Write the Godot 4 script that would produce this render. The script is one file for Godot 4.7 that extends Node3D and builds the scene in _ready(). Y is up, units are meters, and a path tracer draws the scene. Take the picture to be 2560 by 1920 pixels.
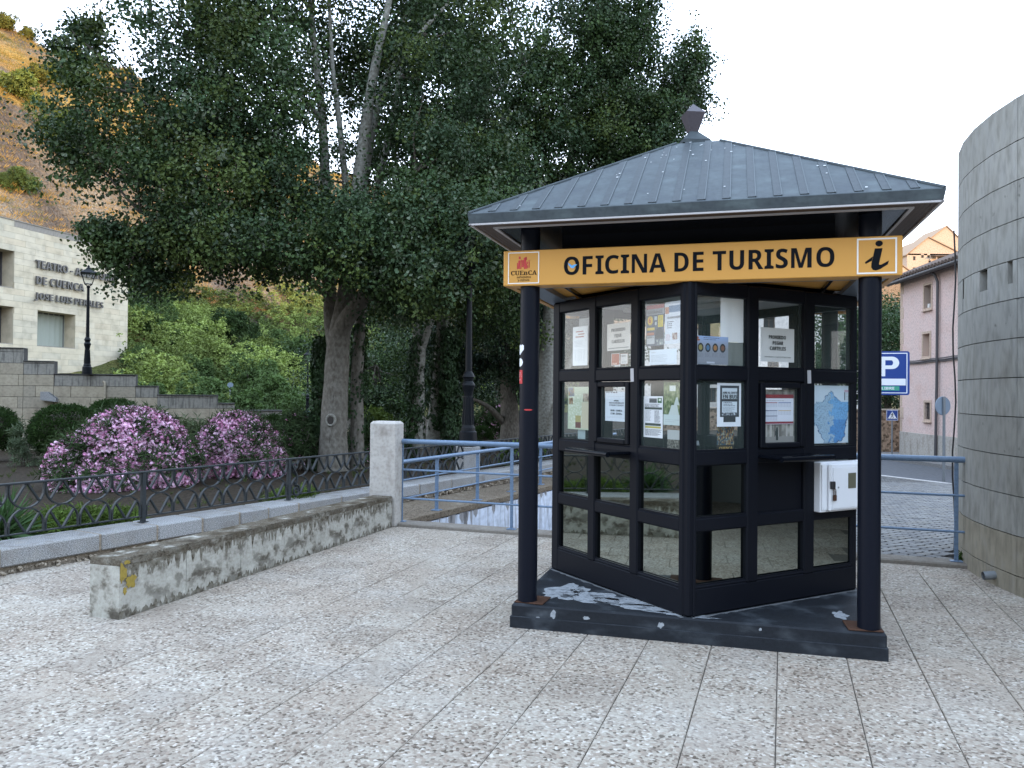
extends Node3D

# ------------------------------------------------------------------ helpers
var used := {}
var M := {}

class MB:
	var v := PackedVector3Array()
	var n := PackedVector3Array()
	var uv := PackedVector2Array()
	var c := PackedColorArray()
	var col := Color.WHITE
	var tinted := false
	func p(a: Vector3, na: Vector3, u := Vector2.ZERO) -> void:
		v.append(a); n.append(na); uv.append(u); c.append(col)
	func tri(a: Vector3, b: Vector3, d: Vector3, hint := Vector3.ZERO) -> void:
		var nn := (b - a).cross(d - a).normalized()
		if hint != Vector3.ZERO and nn.dot(hint) < 0.0:
			p(a, -nn); p(b, -nn); p(d, -nn)
			return
		p(a, nn); p(d, nn); p(b, nn)
	func quad(a: Vector3, b: Vector3, d: Vector3, e: Vector3, hint := Vector3.ZERO) -> void:
		var nn := (b - a).cross(d - a)
		if nn.length_squared() < 1e-14:
			nn = (d - a).cross(e - a)
		nn = nn.normalized()
		var ua := Vector2(0, 1); var ub := Vector2(1, 1); var ud := Vector2(1, 0); var ue := Vector2(0, 0)
		if hint != Vector3.ZERO and nn.dot(hint) < 0.0:
			p(a, -nn, ua); p(b, -nn, ub); p(d, -nn, ud)
			p(a, -nn, ua); p(d, -nn, ud); p(e, -nn, ue)
			return
		p(a, nn, ua); p(d, nn, ud); p(b, nn, ub)
		p(a, nn, ua); p(e, nn, ue); p(d, nn, ud)
	func sq(a: Array, na: Array) -> void:   # smooth quad, corners counter-clockwise from outside
		for k in [0, 2, 1, 0, 3, 2]:
			p(a[k], na[k])
	func box(ce: Vector3, s: Vector3, bv := 0.0, B := Basis.IDENTITY) -> void:
		var h := s * 0.5
		var pt := func(a: int, x: float, y: float, z: float) -> Vector3:
			var q := Vector3.ZERO
			q[a] = x; q[(a + 1) % 3] = y; q[(a + 2) % 3] = z
			return ce + B * q
		for a in 3:
			var u := (a + 1) % 3
			var w := (a + 2) % 3
			for sg in [-1.0, 1.0]:
				var hu: float = h[u] - bv
				var hw: float = h[w] - bv
				var out := Vector3.ZERO
				out[a] = sg
				out = B * out
				quad(pt.call(a, sg * h[a], -hu, -hw), pt.call(a, sg * h[a], hu, -hw), pt.call(a, sg * h[a], hu, hw), pt.call(a, sg * h[a], -hu, hw), out)
			if bv > 0.0:
				for su in [-1.0, 1.0]:
					for sw in [-1.0, 1.0]:
						var l: float = h[a] - bv
						var out2 := Vector3.ZERO
						out2[u] = su; out2[w] = sw
						out2 = B * out2
						quad(pt.call(a, -l, su * h[u], sw * (h[w] - bv)), pt.call(a, l, su * h[u], sw * (h[w] - bv)), pt.call(a, l, su * (h[u] - bv), sw * h[w]), pt.call(a, -l, su * (h[u] - bv), sw * h[w]), out2)
		if bv > 0.0:
			for sx in [-1.0, 1.0]:
				for sy in [-1.0, 1.0]:
					for sz in [-1.0, 1.0]:
						tri(ce + B * Vector3(sx * h.x, sy * (h.y - bv), sz * (h.z - bv)), ce + B * Vector3(sx * (h.x - bv), sy * h.y, sz * (h.z - bv)), ce + B * Vector3(sx * (h.x - bv), sy * (h.y - bv), sz * h.z), B * Vector3(sx, sy, sz))
	func bar(a: Vector3, b: Vector3, w: float, t: float, up := Vector3.UP, bv := 0.0) -> void:
		var z := (b - a).normalized()
		if absf(z.dot(up)) > 0.98:
			up = Vector3.RIGHT
		var x := up.cross(z).normalized()
		var y := z.cross(x)
		box((a + b) * 0.5, Vector3(w, t, a.distance_to(b)), bv, Basis(x, y, z))
	func tube(pts: Array, rad: Array, sides := 8, caps := true, lump := 0.0, sd := 0) -> void:
		var rings := []
		var prev := Vector3.ZERO
		for i in pts.size():
			var t: Vector3 = (pts[mini(i + 1, pts.size() - 1)] - pts[maxi(i - 1, 0)]).normalized()
			var x := prev
			if i == 0:
				x = Vector3.RIGHT if absf(t.x) < 0.8 else Vector3.UP
			x = (x - t * x.dot(t)).normalized()
			prev = x
			var y := t.cross(x)
			var ring := []
			for k in sides:
				var a := TAU * k / sides
				var d := x * cos(a) + y * sin(a)
				var r: float = rad[i]
				if lump > 0.0:
					r *= 1.0 + lump * sin(3.1 * k + 1.7 * i + sd) * cos(1.3 * k - 0.9 * i + 2.0 * sd)
				ring.append([pts[i] + d * r, d])
			rings.append(ring)
		for i in pts.size() - 1:
			for k in sides:
				var k2 := (k + 1) % sides
				var A = rings[i][k]; var Bq = rings[i][k2]; var C = rings[i + 1][k2]; var D = rings[i + 1][k]
				sq([A[0], Bq[0], C[0], D[0]], [A[1], Bq[1], C[1], D[1]])
		if caps:
			for e in [0, pts.size() - 1]:
				var t2: Vector3 = (pts[1] - pts[0]).normalized() * -1.0 if e == 0 else (pts[-1] - pts[-2]).normalized()
				for k in sides:
					tri(pts[e], rings[e][k][0], rings[e][(k + 1) % sides][0], t2)
	func lathe(prof: Array, ce: Vector3, sides := 16) -> void:   # Vector2(radius, height)
		for i in prof.size() - 1:
			var q: Vector2 = prof[i]
			var q2: Vector2 = prof[i + 1]
			var sl := Vector2(q2.y - q.y, q.x - q2.x).normalized()
			for k in sides:
				var a := TAU * k / sides
				var b := TAU * (k + 1) / sides
				var da := Vector3(cos(a), 0, -sin(a))
				var db := Vector3(cos(b), 0, -sin(b))
				var na := (da * sl.x + Vector3.UP * sl.y)
				var nb := (db * sl.x + Vector3.UP * sl.y)
				sq([ce + da * q.x + Vector3.UP * q.y, ce + db * q.x + Vector3.UP * q.y, ce + db * q2.x + Vector3.UP * q2.y, ce + da * q2.x + Vector3.UP * q2.y], [na, nb, nb, na])
	func prism(poly: PackedVector2Array, z0: float, z1: float, X := Transform3D.IDENTITY) -> void:
		var idx := Geometry2D.triangulate_polygon(poly)
		var f := (X.basis * Vector3.BACK)
		for i in range(0, idx.size(), 3):
			var q := []
			for k in 3:
				q.append(poly[idx[i + k]])
			tri(X * Vector3(q[0].x, q[0].y, z1), X * Vector3(q[1].x, q[1].y, z1), X * Vector3(q[2].x, q[2].y, z1), f)
			tri(X * Vector3(q[0].x, q[0].y, z0), X * Vector3(q[1].x, q[1].y, z0), X * Vector3(q[2].x, q[2].y, z0), -f)
		var ccw := not Geometry2D.is_polygon_clockwise(poly)
		for i in poly.size():
			var a := poly[i]
			var b := poly[(i + 1) % poly.size()]
			var o := Vector3(b.y - a.y, a.x - b.x, 0) * (1.0 if ccw else -1.0)
			quad(X * Vector3(a.x, a.y, z0), X * Vector3(b.x, b.y, z0), X * Vector3(b.x, b.y, z1), X * Vector3(a.x, a.y, z1), X.basis * o)
	func flat(poly: PackedVector2Array, y: float) -> void:   # polygon of (x, z) laid level
		var idx := Geometry2D.triangulate_polygon(poly)
		for i in range(0, idx.size(), 3):
			var q := []
			for k in 3:
				q.append(Vector3(poly[idx[i + k]].x, y, poly[idx[i + k]].y))
			tri(q[0], q[1], q[2], Vector3.UP)
	func slab(poly: PackedVector2Array, y0: float, y1: float) -> void:   # level polygon with upright sides
		flat(poly, y1)
		var mid := Vector2.ZERO
		for q in poly: mid += q / poly.size()
		for i in poly.size():
			var a := poly[i]
			var b := poly[(i + 1) % poly.size()]
			quad(Vector3(a.x, y0, a.y), Vector3(b.x, y0, b.y), Vector3(b.x, y1, b.y), Vector3(a.x, y1, a.y), Vector3((a.x + b.x) / 2 - mid.x, 0, (a.y + b.y) / 2 - mid.y))
	func mesh() -> ArrayMesh:
		var ar := []
		ar.resize(Mesh.ARRAY_MAX)
		ar[Mesh.ARRAY_VERTEX] = v
		ar[Mesh.ARRAY_NORMAL] = n
		ar[Mesh.ARRAY_TEX_UV] = uv
		if tinted:
			ar[Mesh.ARRAY_COLOR] = c
		var m := ArrayMesh.new()
		m.add_surface_from_arrays(Mesh.PRIMITIVE_TRIANGLES, ar)
		return m

func numbered(nm: String) -> String:
	if not used.has(nm):
		used[nm] = 0
		return nm
	used[nm] += 1
	return "%s_%03d" % [nm, used[nm]]

func tag(o: Node3D, label: String, category: String, group := "", kind := "") -> Node3D:
	if label: o.set_meta("label", label)
	if category: o.set_meta("category", category)
	if group: o.set_meta("group", group)
	if kind: o.set_meta("kind", kind)
	return o

func thing(nm: String, label: String, category: String, at := Vector3.ZERO, turn := 0.0, group := "") -> Node3D:
	var o := Node3D.new()
	o.name = numbered(nm)
	add_child(o, true)
	o.position = at
	o.rotation.y = turn
	tag(o, label, category, group)
	return o

func obj(nm: String, m, mt: Material, parent: Node3D = null, tr := Transform3D.IDENTITY) -> MeshInstance3D:
	var o := MeshInstance3D.new()
	o.mesh = m.mesh() if m is MB else m
	o.material_override = mt
	o.transform = tr
	if parent == null:
		o.name = numbered(nm)
		add_child(o, true)
	else:
		o.name = nm
		parent.add_child(o, true)
	return o

func struct(nm: String, m, mt: Material, parent: Node3D = null) -> MeshInstance3D:
	var o := obj(nm, m, mt, parent)
	if parent == null:
		o.set_meta("kind", "structure")
	return o

func copy_of(o: Node3D, label: String, at: Vector3, turn := 0.0, sc := 1.0) -> Node3D:
	var r: Node3D = o.duplicate()
	r.name = numbered(String(o.name).rstrip("0123456789").rstrip("_"))
	add_child(r, true)
	r.position = at
	r.rotation = Vector3(0, turn, 0)
	r.scale = Vector3.ONE * sc
	if label: r.set_meta("label", label)
	return r

func instances(nm: String, m: Mesh, mt: Material, tr: Array, cols: Array, parent: Node3D = null) -> MultiMeshInstance3D:
	var mm := MultiMesh.new()
	mm.transform_format = MultiMesh.TRANSFORM_3D
	mm.use_colors = true
	mm.mesh = m
	mm.instance_count = tr.size()
	for i in tr.size():
		mm.set_instance_transform(i, tr[i])
		mm.set_instance_color(i, cols[i])
	var o := MultiMeshInstance3D.new()
	o.multimesh = mm
	o.material_override = mt
	o.set_meta("kind", "stuff")
	if parent == null:
		o.name = numbered(nm)
		add_child(o, true)
	else:
		o.name = nm
		parent.add_child(o, true)
	return o

func lin(r: float, g: float, b: float) -> Color:
	return Color(r, g, b).linear_to_srgb()

# ------------------------------------------------------------------ textures and materials
func noise_tex(sd: int, freq: float, ramp: Array, size := 512, oct := 4, kind := FastNoiseLite.TYPE_SIMPLEX_SMOOTH, constant := false, ret := FastNoiseLite.RETURN_CELL_VALUE, gain := 0.5) -> NoiseTexture2D:
	var nz := FastNoiseLite.new()
	nz.noise_type = kind
	nz.seed = sd
	nz.frequency = freq
	nz.fractal_type = FastNoiseLite.FRACTAL_FBM if oct > 1 else FastNoiseLite.FRACTAL_NONE
	nz.fractal_octaves = oct
	nz.fractal_gain = gain
	nz.cellular_return_type = ret
	nz.cellular_jitter = 1.0
	var t := NoiseTexture2D.new()
	t.width = size
	t.height = size
	t.seamless = true
	t.seamless_blend_skirt = 0.12
	t.noise = nz
	if ramp.size():
		var g := Gradient.new()
		g.offsets = PackedFloat32Array(ramp.map(func(x): return x[0]))
		g.colors = PackedColorArray(ramp.map(func(x): return x[1]))
		if constant:
			g.interpolation_mode = Gradient.GRADIENT_INTERPOLATE_CONSTANT
		t.color_ramp = g
	return t

func mat(nm: String, col: Color, rough := 0.8, o := {}) -> StandardMaterial3D:
	var m := StandardMaterial3D.new()
	m.resource_name = nm
	m.albedo_color = col
	m.roughness = rough
	m.metallic = o.get("metal", 0.0)
	m.metallic_specular = o.get("spec", 0.5 if rough < 0.7 else 0.22)
	if o.has("tex") or o.has("bump"):
		m.uv1_triplanar = true
		m.uv1_world_triplanar = o.get("world", true)
		m.uv1_scale = o.get("scale", Vector3.ONE)
	if o.has("tex"):
		m.albedo_texture = o.tex
	if o.has("bump"):
		m.heightmap_enabled = true
		m.heightmap_texture = o.bump
		m.heightmap_scale = o.get("height", 0.3)
	if o.has("detail"):
		m.detail_enabled = true
		m.detail_albedo = o.detail
		m.detail_blend_mode = BaseMaterial3D.BLEND_MODE_MIX
		m.detail_uv_layer = BaseMaterial3D.DETAIL_UV_2
		m.uv2_triplanar = true
		m.uv2_world_triplanar = o.get("world", true)
		m.uv2_scale = o.get("dscale", Vector3.ONE)
	if o.get("tint", false):
		m.vertex_color_use_as_albedo = true
	if o.has("back"):
		m.backlight_enabled = true
		m.backlight = o.back
	M[nm] = m
	return m

func g(x: float, a := 1.0) -> Color:
	return Color(x, x, x, a)

func text(nm: String, s: String, cap: float, width: float, bold: bool, mt: Material, parent: Node3D, at: Transform3D, depth := 0.003, face := "Droid Sans", step := 1.0) -> MeshInstance3D:
	var f := SystemFont.new()
	f.font_names = PackedStringArray([face])
	f.font_weight = 700 if bold else 400
	var t := TextMesh.new()
	t.text = s
	t.font = f
	t.font_size = 48
	t.pixel_size = cap / (48.0 * 0.714)
	t.depth = depth
	t.curve_step = step
	var w := t.get_aabb().size.x
	var k := width / w if width > 0.0 and w > 0.0 else 1.0
	return obj(nm, t, mt, parent, at * Transform3D(Basis.from_scale(Vector3(k, 1, 1)), Vector3.ZERO))

func _ready() -> void:
	var cam := Camera3D.new()
	cam.name = "camera"
	cam.position = Vector3(0, 1.5, 0)
	cam.basis = Basis(Vector3.RIGHT, 0.0115) * Basis(Vector3.BACK, 0.0093)
	cam.fov = 51.346
	cam.near = 0.05
	cam.far = 900.0
	add_child(cam)
	var we := WorldEnvironment.new()
	we.name = "environment"
	var env := Environment.new()
	env.background_mode = Environment.BG_SKY
	var sm := ProceduralSkyMaterial.new()
	sm.sky_top_color = Color(0.80, 0.885, 1.0)
	sm.sky_horizon_color = Color(1.0, 0.98, 0.95)
	sm.sky_curve = 0.16
	sm.sky_energy_multiplier = 1.75
	sm.ground_bottom_color = Color(0.35, 0.33, 0.30)
	sm.ground_horizon_color = Color(0.62, 0.60, 0.57)
	sm.sun_angle_max = 10.0
	var sky := Sky.new()
	sky.sky_material = sm
	env.sky = sky
	env.tonemap_mode = Environment.TONE_MAPPER_LINEAR
	env.tonemap_exposure = 1.0
	env.sdfgi_enabled = true
	env.ssao_enabled = true
	env.ssil_enabled = true
	we.environment = env
	add_child(we)
	var sun := DirectionalLight3D.new()
	sun.name = "sun"
	sun.light_energy = 1.5
	sun.light_color = Color(1.0, 0.80, 0.52)
	sun.light_angular_distance = 0.5
	sun.shadow_enabled = true
	var toward := Vector3(0.563, 0.122, 0.818).normalized()
	sun.basis = Basis.looking_at(-toward, Vector3.UP)
	add_child(sun)

	make_materials()
	ground()
	hills()
	theatre()
	terrace_wall()
	round_tower()
	street()
	pink_house()
	town()
	kerb()
	bench()
	sunken_ramp()
	railings()
	iron_fence()
	kiosk()
	posters()
	lamps()
	street_signs()
	plants()

func make_materials() -> void:
	var speck := noise_tex(11, 0.02, [[0.0, g(0.82)], [0.5, g(0.95)], [1.0, g(1.0)]], 512, 5)
	M.speck = speck
	var fine := noise_tex(12, 0.09, [[0.0, g(0.0)], [1.0, g(1.0)]], 512, 3)
	var rock := noise_tex(13, 0.02, [[0.0, g(0.0)], [1.0, g(1.0)]], 512, 5)
	# exposed pebbles of the paving tiles
	var peb := noise_tex(3, 0.12, [[0.0, Color(0.36, 0.33, 0.30)], [0.06, Color(0.47, 0.435, 0.40)], [0.17, Color(0.565, 0.535, 0.50)], [0.36, Color(0.615, 0.59, 0.555)], [0.58, Color(0.645, 0.625, 0.59)], [0.74, Color(0.59, 0.55, 0.51)], [0.84, Color(0.68, 0.66, 0.63)], [0.95, Color(0.75, 0.74, 0.715)]], 1024, 1, FastNoiseLite.TYPE_CELLULAR, true)
	var peb_h := noise_tex(3, 0.12, [[0.0, g(1.0)], [0.6, g(0.7)], [1.0, g(0.0)]], 1024, 1, FastNoiseLite.TYPE_CELLULAR, false, FastNoiseLite.RETURN_DISTANCE)
	var wear := noise_tex(21, 0.012, [[0.0, Color(0.72, 0.71, 0.685, 0.22)], [0.42, Color(0.70, 0.68, 0.65, 0.08)], [0.58, Color(0.50, 0.45, 0.41, 0.06)], [1.0, Color(0.46, 0.41, 0.37, 0.26)]], 512, 5)
	var k := 0
	for c in [Color(1.0, 0.98, 0.95), Color(0.965, 0.94, 0.91), Color(0.985, 0.955, 0.92), Color(0.935, 0.91, 0.88)]:
		mat("paving_%d" % k, c, 0.72, {"tex": peb, "scale": Vector3.ONE * 0.62, "bump": peb_h, "height": 0.35, "detail": wear, "dscale": Vector3.ONE * 0.21})
		k += 1
	mat("mortar", lin(0.17, 0.15, 0.13), 0.95, {"tex": speck, "scale": Vector3.ONE * 2.0})
	# old cast concrete of the bench: pale, with dark lichen
	var lichen := noise_tex(31, 0.011, [[0.0, Color(0.20, 0.17, 0.14, 0.92)], [0.30, Color(0.28, 0.25, 0.20, 0.8)], [0.42, Color(0.40, 0.36, 0.30, 0.35)], [0.52, Color(0.5, 0.5, 0.45, 0.0)], [0.8, Color(0.86, 0.85, 0.80, 0.25)], [1.0, Color(0.90, 0.89, 0.85, 0.55)]], 512, 6, FastNoiseLite.TYPE_SIMPLEX_SMOOTH, false, 1, 0.62)
	var pits := noise_tex(33, 0.1, [[0.0, g(0.0)], [0.25, g(0.8)], [1.0, g(1.0)]], 512, 3)
	mat("bench_concrete", lin(0.46, 0.44, 0.385), 0.92, {"tex": speck, "scale": Vector3.ONE * 3.0, "bump": pits, "height": 0.5, "detail": lichen, "dscale": Vector3(0.9, 0.9, 0.9)})
	mat("bench_top", lin(0.30, 0.27, 0.23), 0.95, {"tex": peb, "scale": Vector3.ONE * 0.9, "bump": peb_h, "height": 0.5, "detail": lichen, "dscale": Vector3(0.7, 0.7, 0.7)})
	mat("dark_stain", lin(0.20, 0.18, 0.145), 0.95, {"tex": speck, "scale": Vector3.ONE * 4.0, "bump": pits, "height": 0.6, "detail": lichen, "dscale": Vector3.ONE * 2.2})
	mat("lichen_yellow", lin(0.34, 0.25, 0.06), 0.95, {"tex": speck, "scale": Vector3.ONE * 3.0})
	var stain := noise_tex(34, 0.01, [[0.0, Color(0.36, 0.31, 0.26, 0.6)], [0.4, Color(0.45, 0.4, 0.35, 0.12)], [0.6, Color(0.6, 0.57, 0.5, 0.0)], [1.0, Color(0.7, 0.66, 0.6, 0.3)]], 512, 5)
	mat("pillar_concrete", lin(0.50, 0.47, 0.43), 0.9, {"tex": speck, "scale": Vector3.ONE * 2.0, "bump": pits, "height": 0.25, "detail": stain, "dscale": Vector3(1.1, 0.5, 1.1)})
	var gran := noise_tex(41, 0.25, [[0.0, g(0.30)], [0.3, g(0.58)], [0.5, g(0.80)], [0.7, g(0.93)], [1.0, g(1.0)]], 512, 2)
	mat("granite", lin(0.47, 0.465, 0.455), 0.85, {"tex": gran, "scale": Vector3.ONE * 0.8, "bump": gran, "height": 1.0, "detail": stain, "dscale": Vector3.ONE * 0.8})
	mat("granite_light", lin(0.53, 0.525, 0.515), 0.85, {"tex": gran, "scale": Vector3.ONE * 0.8, "bump": gran, "height": 1.0})
	mat("rubble", lin(0.34, 0.285, 0.22), 0.95, {"tex": speck, "scale": Vector3.ONE * 2.5, "bump": rock, "height": 2.0})
	mat("coping", lin(0.24, 0.215, 0.185), 0.92, {"tex": speck, "scale": Vector3.ONE * 2.5, "bump": pits, "height": 0.5, "detail": stain, "dscale": Vector3.ONE * 0.7})
	mat("path_earth", lin(0.46, 0.405, 0.34), 0.95, {"tex": peb, "scale": Vector3.ONE * 0.5, "bump": peb_h, "height": 0.3, "detail": stain, "dscale": Vector3.ONE * 0.4})
	# white painted wall of the sunken ramp, run down with dirt from its top
	var drip := noise_tex(51, 0.02, [[0.0, Color(0.28, 0.26, 0.25, 0.75)], [0.33, Color(0.4, 0.38, 0.36, 0.4)], [0.5, Color(0.6, 0.6, 0.6, 0.0)], [1.0, Color(0.7, 0.7, 0.7, 0.0)]], 512, 5)
	mat("ramp_paint", lin(0.62, 0.67, 0.76), 0.75, {"tex": speck, "scale": Vector3.ONE, "detail": drip, "dscale": Vector3(1.3, 0.12, 1.3)})
	mat("ramp_stain", lin(0.30, 0.29, 0.29), 0.9, {"tex": speck, "scale": Vector3(3.0, 0.3, 3.0), "detail": drip, "dscale": Vector3(2.3, 0.2, 2.3)})
	mat("iron", lin(0.030, 0.035, 0.038), 0.5, {"tex": speck, "scale": Vector3.ONE * 4.0, "spec": 0.35})
	mat("rail_blue", lin(0.135, 0.205, 0.305), 0.45, {"tex": speck, "scale": Vector3.ONE * 3.0})
	# kiosk
	mat("black_frame", lin(0.0055, 0.0065, 0.010), 0.45, {"spec": 0.24})
	mat("navy_column", lin(0.005, 0.0065, 0.012), 0.38, {"spec": 0.26})
	mat("black_gloss", lin(0.004, 0.005, 0.008), 0.18, {"spec": 0.25})
	var scuff := noise_tex(61, 0.013, [[0.0, Color(0.34, 0.36, 0.38, 0.85)], [0.25, Color(0.27, 0.29, 0.31, 0.5)], [0.45, Color(0.2, 0.22, 0.24, 0.1)], [0.6, Color(0.1, 0.1, 0.1, 0.0)], [1.0, Color(0.09, 0.10, 0.12, 0.5)]], 512, 6)
	mat("plinth_paint", lin(0.016, 0.019, 0.024), 0.65, {"spec": 0.3, "tex": speck, "scale": Vector3.ONE * 3.0, "bump": pits, "height": 0.25, "detail": scuff, "dscale": Vector3(0.5, 0.9, 0.5)})
	mat("plinth_worn", lin(0.33, 0.35, 0.37), 0.8, {"tex": speck, "scale": Vector3.ONE * 5.0, "detail": scuff, "dscale": Vector3.ONE * 1.5})
	mat("rust", lin(0.085, 0.045, 0.03), 0.9, {"tex": speck, "scale": Vector3.ONE * 6.0})
	var zinc := noise_tex(62, 0.012, [[0.0, Color(0.47, 0.52, 0.52, 0.45)], [0.4, Color(0.38, 0.43, 0.44, 0.12)], [0.6, Color(0.25, 0.28, 0.31, 0.1)], [1.0, Color(0.19, 0.22, 0.26, 0.5)]], 512, 5)
	mat("roof_metal", lin(0.068, 0.080, 0.086), 0.55, {"tex": speck, "scale": Vector3.ONE * 2.0, "detail": zinc, "dscale": Vector3(0.5, 1.4, 0.7), "world": false, "spec": 0.25})
	mat("roof_seam", lin(0.054, 0.064, 0.070), 0.5, {"tex": speck, "scale": Vector3.ONE * 2.0, "spec": 0.25})
	mat("seam_line", lin(0.10, 0.115, 0.122), 0.6, {"spec": 0.25})
	mat("dust", lin(0.13, 0.135, 0.14), 0.9)
	mat("dropping", lin(0.55, 0.56, 0.55), 0.9)
	mat("finial_metal", lin(0.075, 0.062, 0.072), 0.55, {"tex": speck, "scale": Vector3.ONE * 4.0})
	mat("trim_pale", lin(0.42, 0.40, 0.40), 0.55)
	mat("soffit_wood", lin(0.075, 0.05, 0.036), 0.6, {"tex": speck, "scale": Vector3.ONE * 3.0})
	mat("orange", lin(0.60, 0.305, 0.070), 0.42, {"spec": 0.35})
	mat("beam_grey", lin(0.10, 0.12, 0.15), 0.35)
	mat("ink", lin(0.006, 0.007, 0.010), 0.6, {"spec": 0.2})
	mat("white_paint", lin(0.80, 0.77, 0.72), 0.6)
	mat("logo_red", lin(0.50, 0.035, 0.035), 0.6)
	mat("sky_blue", lin(0.12, 0.42, 0.80), 0.6)
	mat("red_paint", lin(0.45, 0.03, 0.03), 0.6)
	mat("sign_gold", lin(0.55, 0.36, 0.10), 0.6)
	mat("tape", lin(0.42, 0.42, 0.44), 0.35)
	var gm := StandardMaterial3D.new()
	gm.resource_name = "glass"
	gm.transparency = BaseMaterial3D.TRANSPARENCY_ALPHA
	gm.albedo_color = Color(0.75, 0.85, 0.82, 0.05)
	gm.roughness = 0.02
	gm.metallic_specular = 0.6
	M.glass = gm
	mat("mirror_glass", lin(0.36, 0.39, 0.35), 0.025, {"metal": 1.0})
	mat("paper", lin(0.74, 0.76, 0.76), 0.8)
	mat("paper_cream", lin(0.70, 0.69, 0.64), 0.8)
	mat("print_grey", lin(0.16, 0.16, 0.17), 0.8)
	mat("meter_white", lin(0.76, 0.77, 0.79), 0.4)
	mat("meter_window", lin(0.13, 0.125, 0.085), 0.25)
	mat("steel", lin(0.45, 0.46, 0.48), 0.35, {"metal": 0.8})
	mat("dark_plastic", lin(0.02, 0.02, 0.022), 0.5)
	mat("ceiling_grey", lin(0.50, 0.52, 0.52), 0.7)
	mat("interior_grey", lin(0.20, 0.21, 0.21), 0.8)
	mat("acrylic", lin(0.30, 0.33, 0.34), 0.15)
	# tower
	var streak := noise_tex(71, 0.012, [[0.0, Color(0.34, 0.32, 0.28, 0.45)], [0.42, Color(0.45, 0.43, 0.38, 0.12)], [0.55, Color(0.5, 0.5, 0.5, 0.0)], [1.0, Color(0.66, 0.66, 0.66, 0.35)]], 512, 5)
	var pock := noise_tex(72, 0.03, [[0.0, Color(0.2, 0.19, 0.17, 0.7)], [0.19, Color(0.25, 0.24, 0.2, 0.0)], [1.0, Color(0.5, 0.5, 0.5, 0.0)]], 512, 3)
	k = 0
	for c in [lin(0.36, 0.35, 0.315), lin(0.335, 0.326, 0.295), lin(0.38, 0.37, 0.335)]:
		mat("tower_%d" % k, c, 0.85, {"tex": speck, "scale": Vector3(1.2, 0.4, 1.2), "bump": fine, "height": 0.1, "detail": streak if k != 1 else pock, "dscale": Vector3(0.9, 0.3, 0.9) if k != 1 else Vector3.ONE * 0.5})
		k += 1
	mat("tower_base", lin(0.37, 0.33, 0.255), 0.88, {"tex": speck, "scale": Vector3(1.2, 0.4, 1.2), "detail": streak, "dscale": Vector3(0.9, 0.4, 0.9)})
	mat("joint_dark", lin(0.03, 0.03, 0.028), 0.95)
	# theatre and stepped wall
	k = 0
	for c in [lin(0.66, 0.58, 0.43), lin(0.68, 0.605, 0.46), lin(0.65, 0.56, 0.41), lin(0.62, 0.56, 0.43)]:
		mat("theatre_%d" % k, c, 0.85, {"tex": speck, "scale": Vector3.ONE * 0.12})
		k += 1
	mat("theatre_cap", lin(0.34, 0.31, 0.27), 0.9, {"tex": speck, "scale": Vector3(2.0, 0.3, 2.0)})
	mat("theatre_joint", lin(0.36, 0.30, 0.21), 0.9)
	mat("letter_metal", lin(0.12, 0.115, 0.11), 0.45, {"metal": 0.4})
	mat("curtain", lin(0.30, 0.33, 0.28), 0.6)
	mat("window_dark", lin(0.04, 0.045, 0.05), 0.15)
	var run := noise_tex(73, 0.02, [[0.0, Color(0.16, 0.16, 0.16, 0.8)], [0.36, Color(0.25, 0.25, 0.24, 0.4)], [0.52, Color(0.45, 0.43, 0.38, 0.0)], [1.0, Color(0.6, 0.55, 0.45, 0.2)]], 512, 5)
	k = 0
	for c in [lin(0.42, 0.365, 0.275), lin(0.46, 0.40, 0.30), lin(0.38, 0.335, 0.26)]:
		mat("terrace_%d" % k, c, 0.9, {"tex": speck, "scale": Vector3.ONE, "detail": stain, "dscale": Vector3(0.5, 0.2, 0.5)})
		mat("terrace_top_%d" % k, lin(0.33, 0.31, 0.27), 0.9, {"tex": speck, "scale": Vector3.ONE, "detail": run, "dscale": Vector3(1.1, 0.12, 1.1)})
		k += 1
	mat("terrace_cap", lin(0.10, 0.095, 0.088), 0.95, {"tex": speck, "scale": Vector3.ONE})
	# earth, hill, street
	mat("soil", lin(0.040, 0.030, 0.020), 0.95, {"tex": noise_tex(81, 0.05, [[0.0, g(0.55)], [0.45, g(0.85)], [0.7, g(1.0)], [0.82, Color(1.0, 0.97, 0.9)], [1.0, Color(1, 1, 1)]], 512, 5), "scale": Vector3.ONE * 0.5, "bump": rock, "height": 3.0})
	mat("hill", Color.WHITE, 0.95, {"tex": noise_tex(82, 0.045, [[0.0, g(0.42)], [0.4, g(0.72)], [0.7, g(0.92)], [1.0, g(1.0)]], 512, 6, FastNoiseLite.TYPE_SIMPLEX_SMOOTH, false, 1, 0.6), "scale": Vector3.ONE * 0.16, "bump": rock, "height": 60.0, "tint": true})
	mat("asphalt", lin(0.115, 0.118, 0.125), 0.85, {"tex": speck, "scale": Vector3.ONE * 0.6})
	mat("sidewalk", lin(0.22, 0.21, 0.20), 0.9, {"tex": speck, "scale": Vector3.ONE})
	mat("kerb_pale", lin(0.44, 0.42, 0.40), 0.85, {"tex": speck, "scale": Vector3.ONE})
	mat("grout", lin(0.03, 0.03, 0.03), 0.95)
	k = 0
	for c in [lin(0.205, 0.20, 0.195), lin(0.235, 0.23, 0.22), lin(0.175, 0.172, 0.17), lin(0.215, 0.205, 0.19)]:
		mat("sett_%d" % k, c, 0.85, {"tex": speck, "scale": Vector3.ONE * 3.0})
		k += 1
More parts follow.
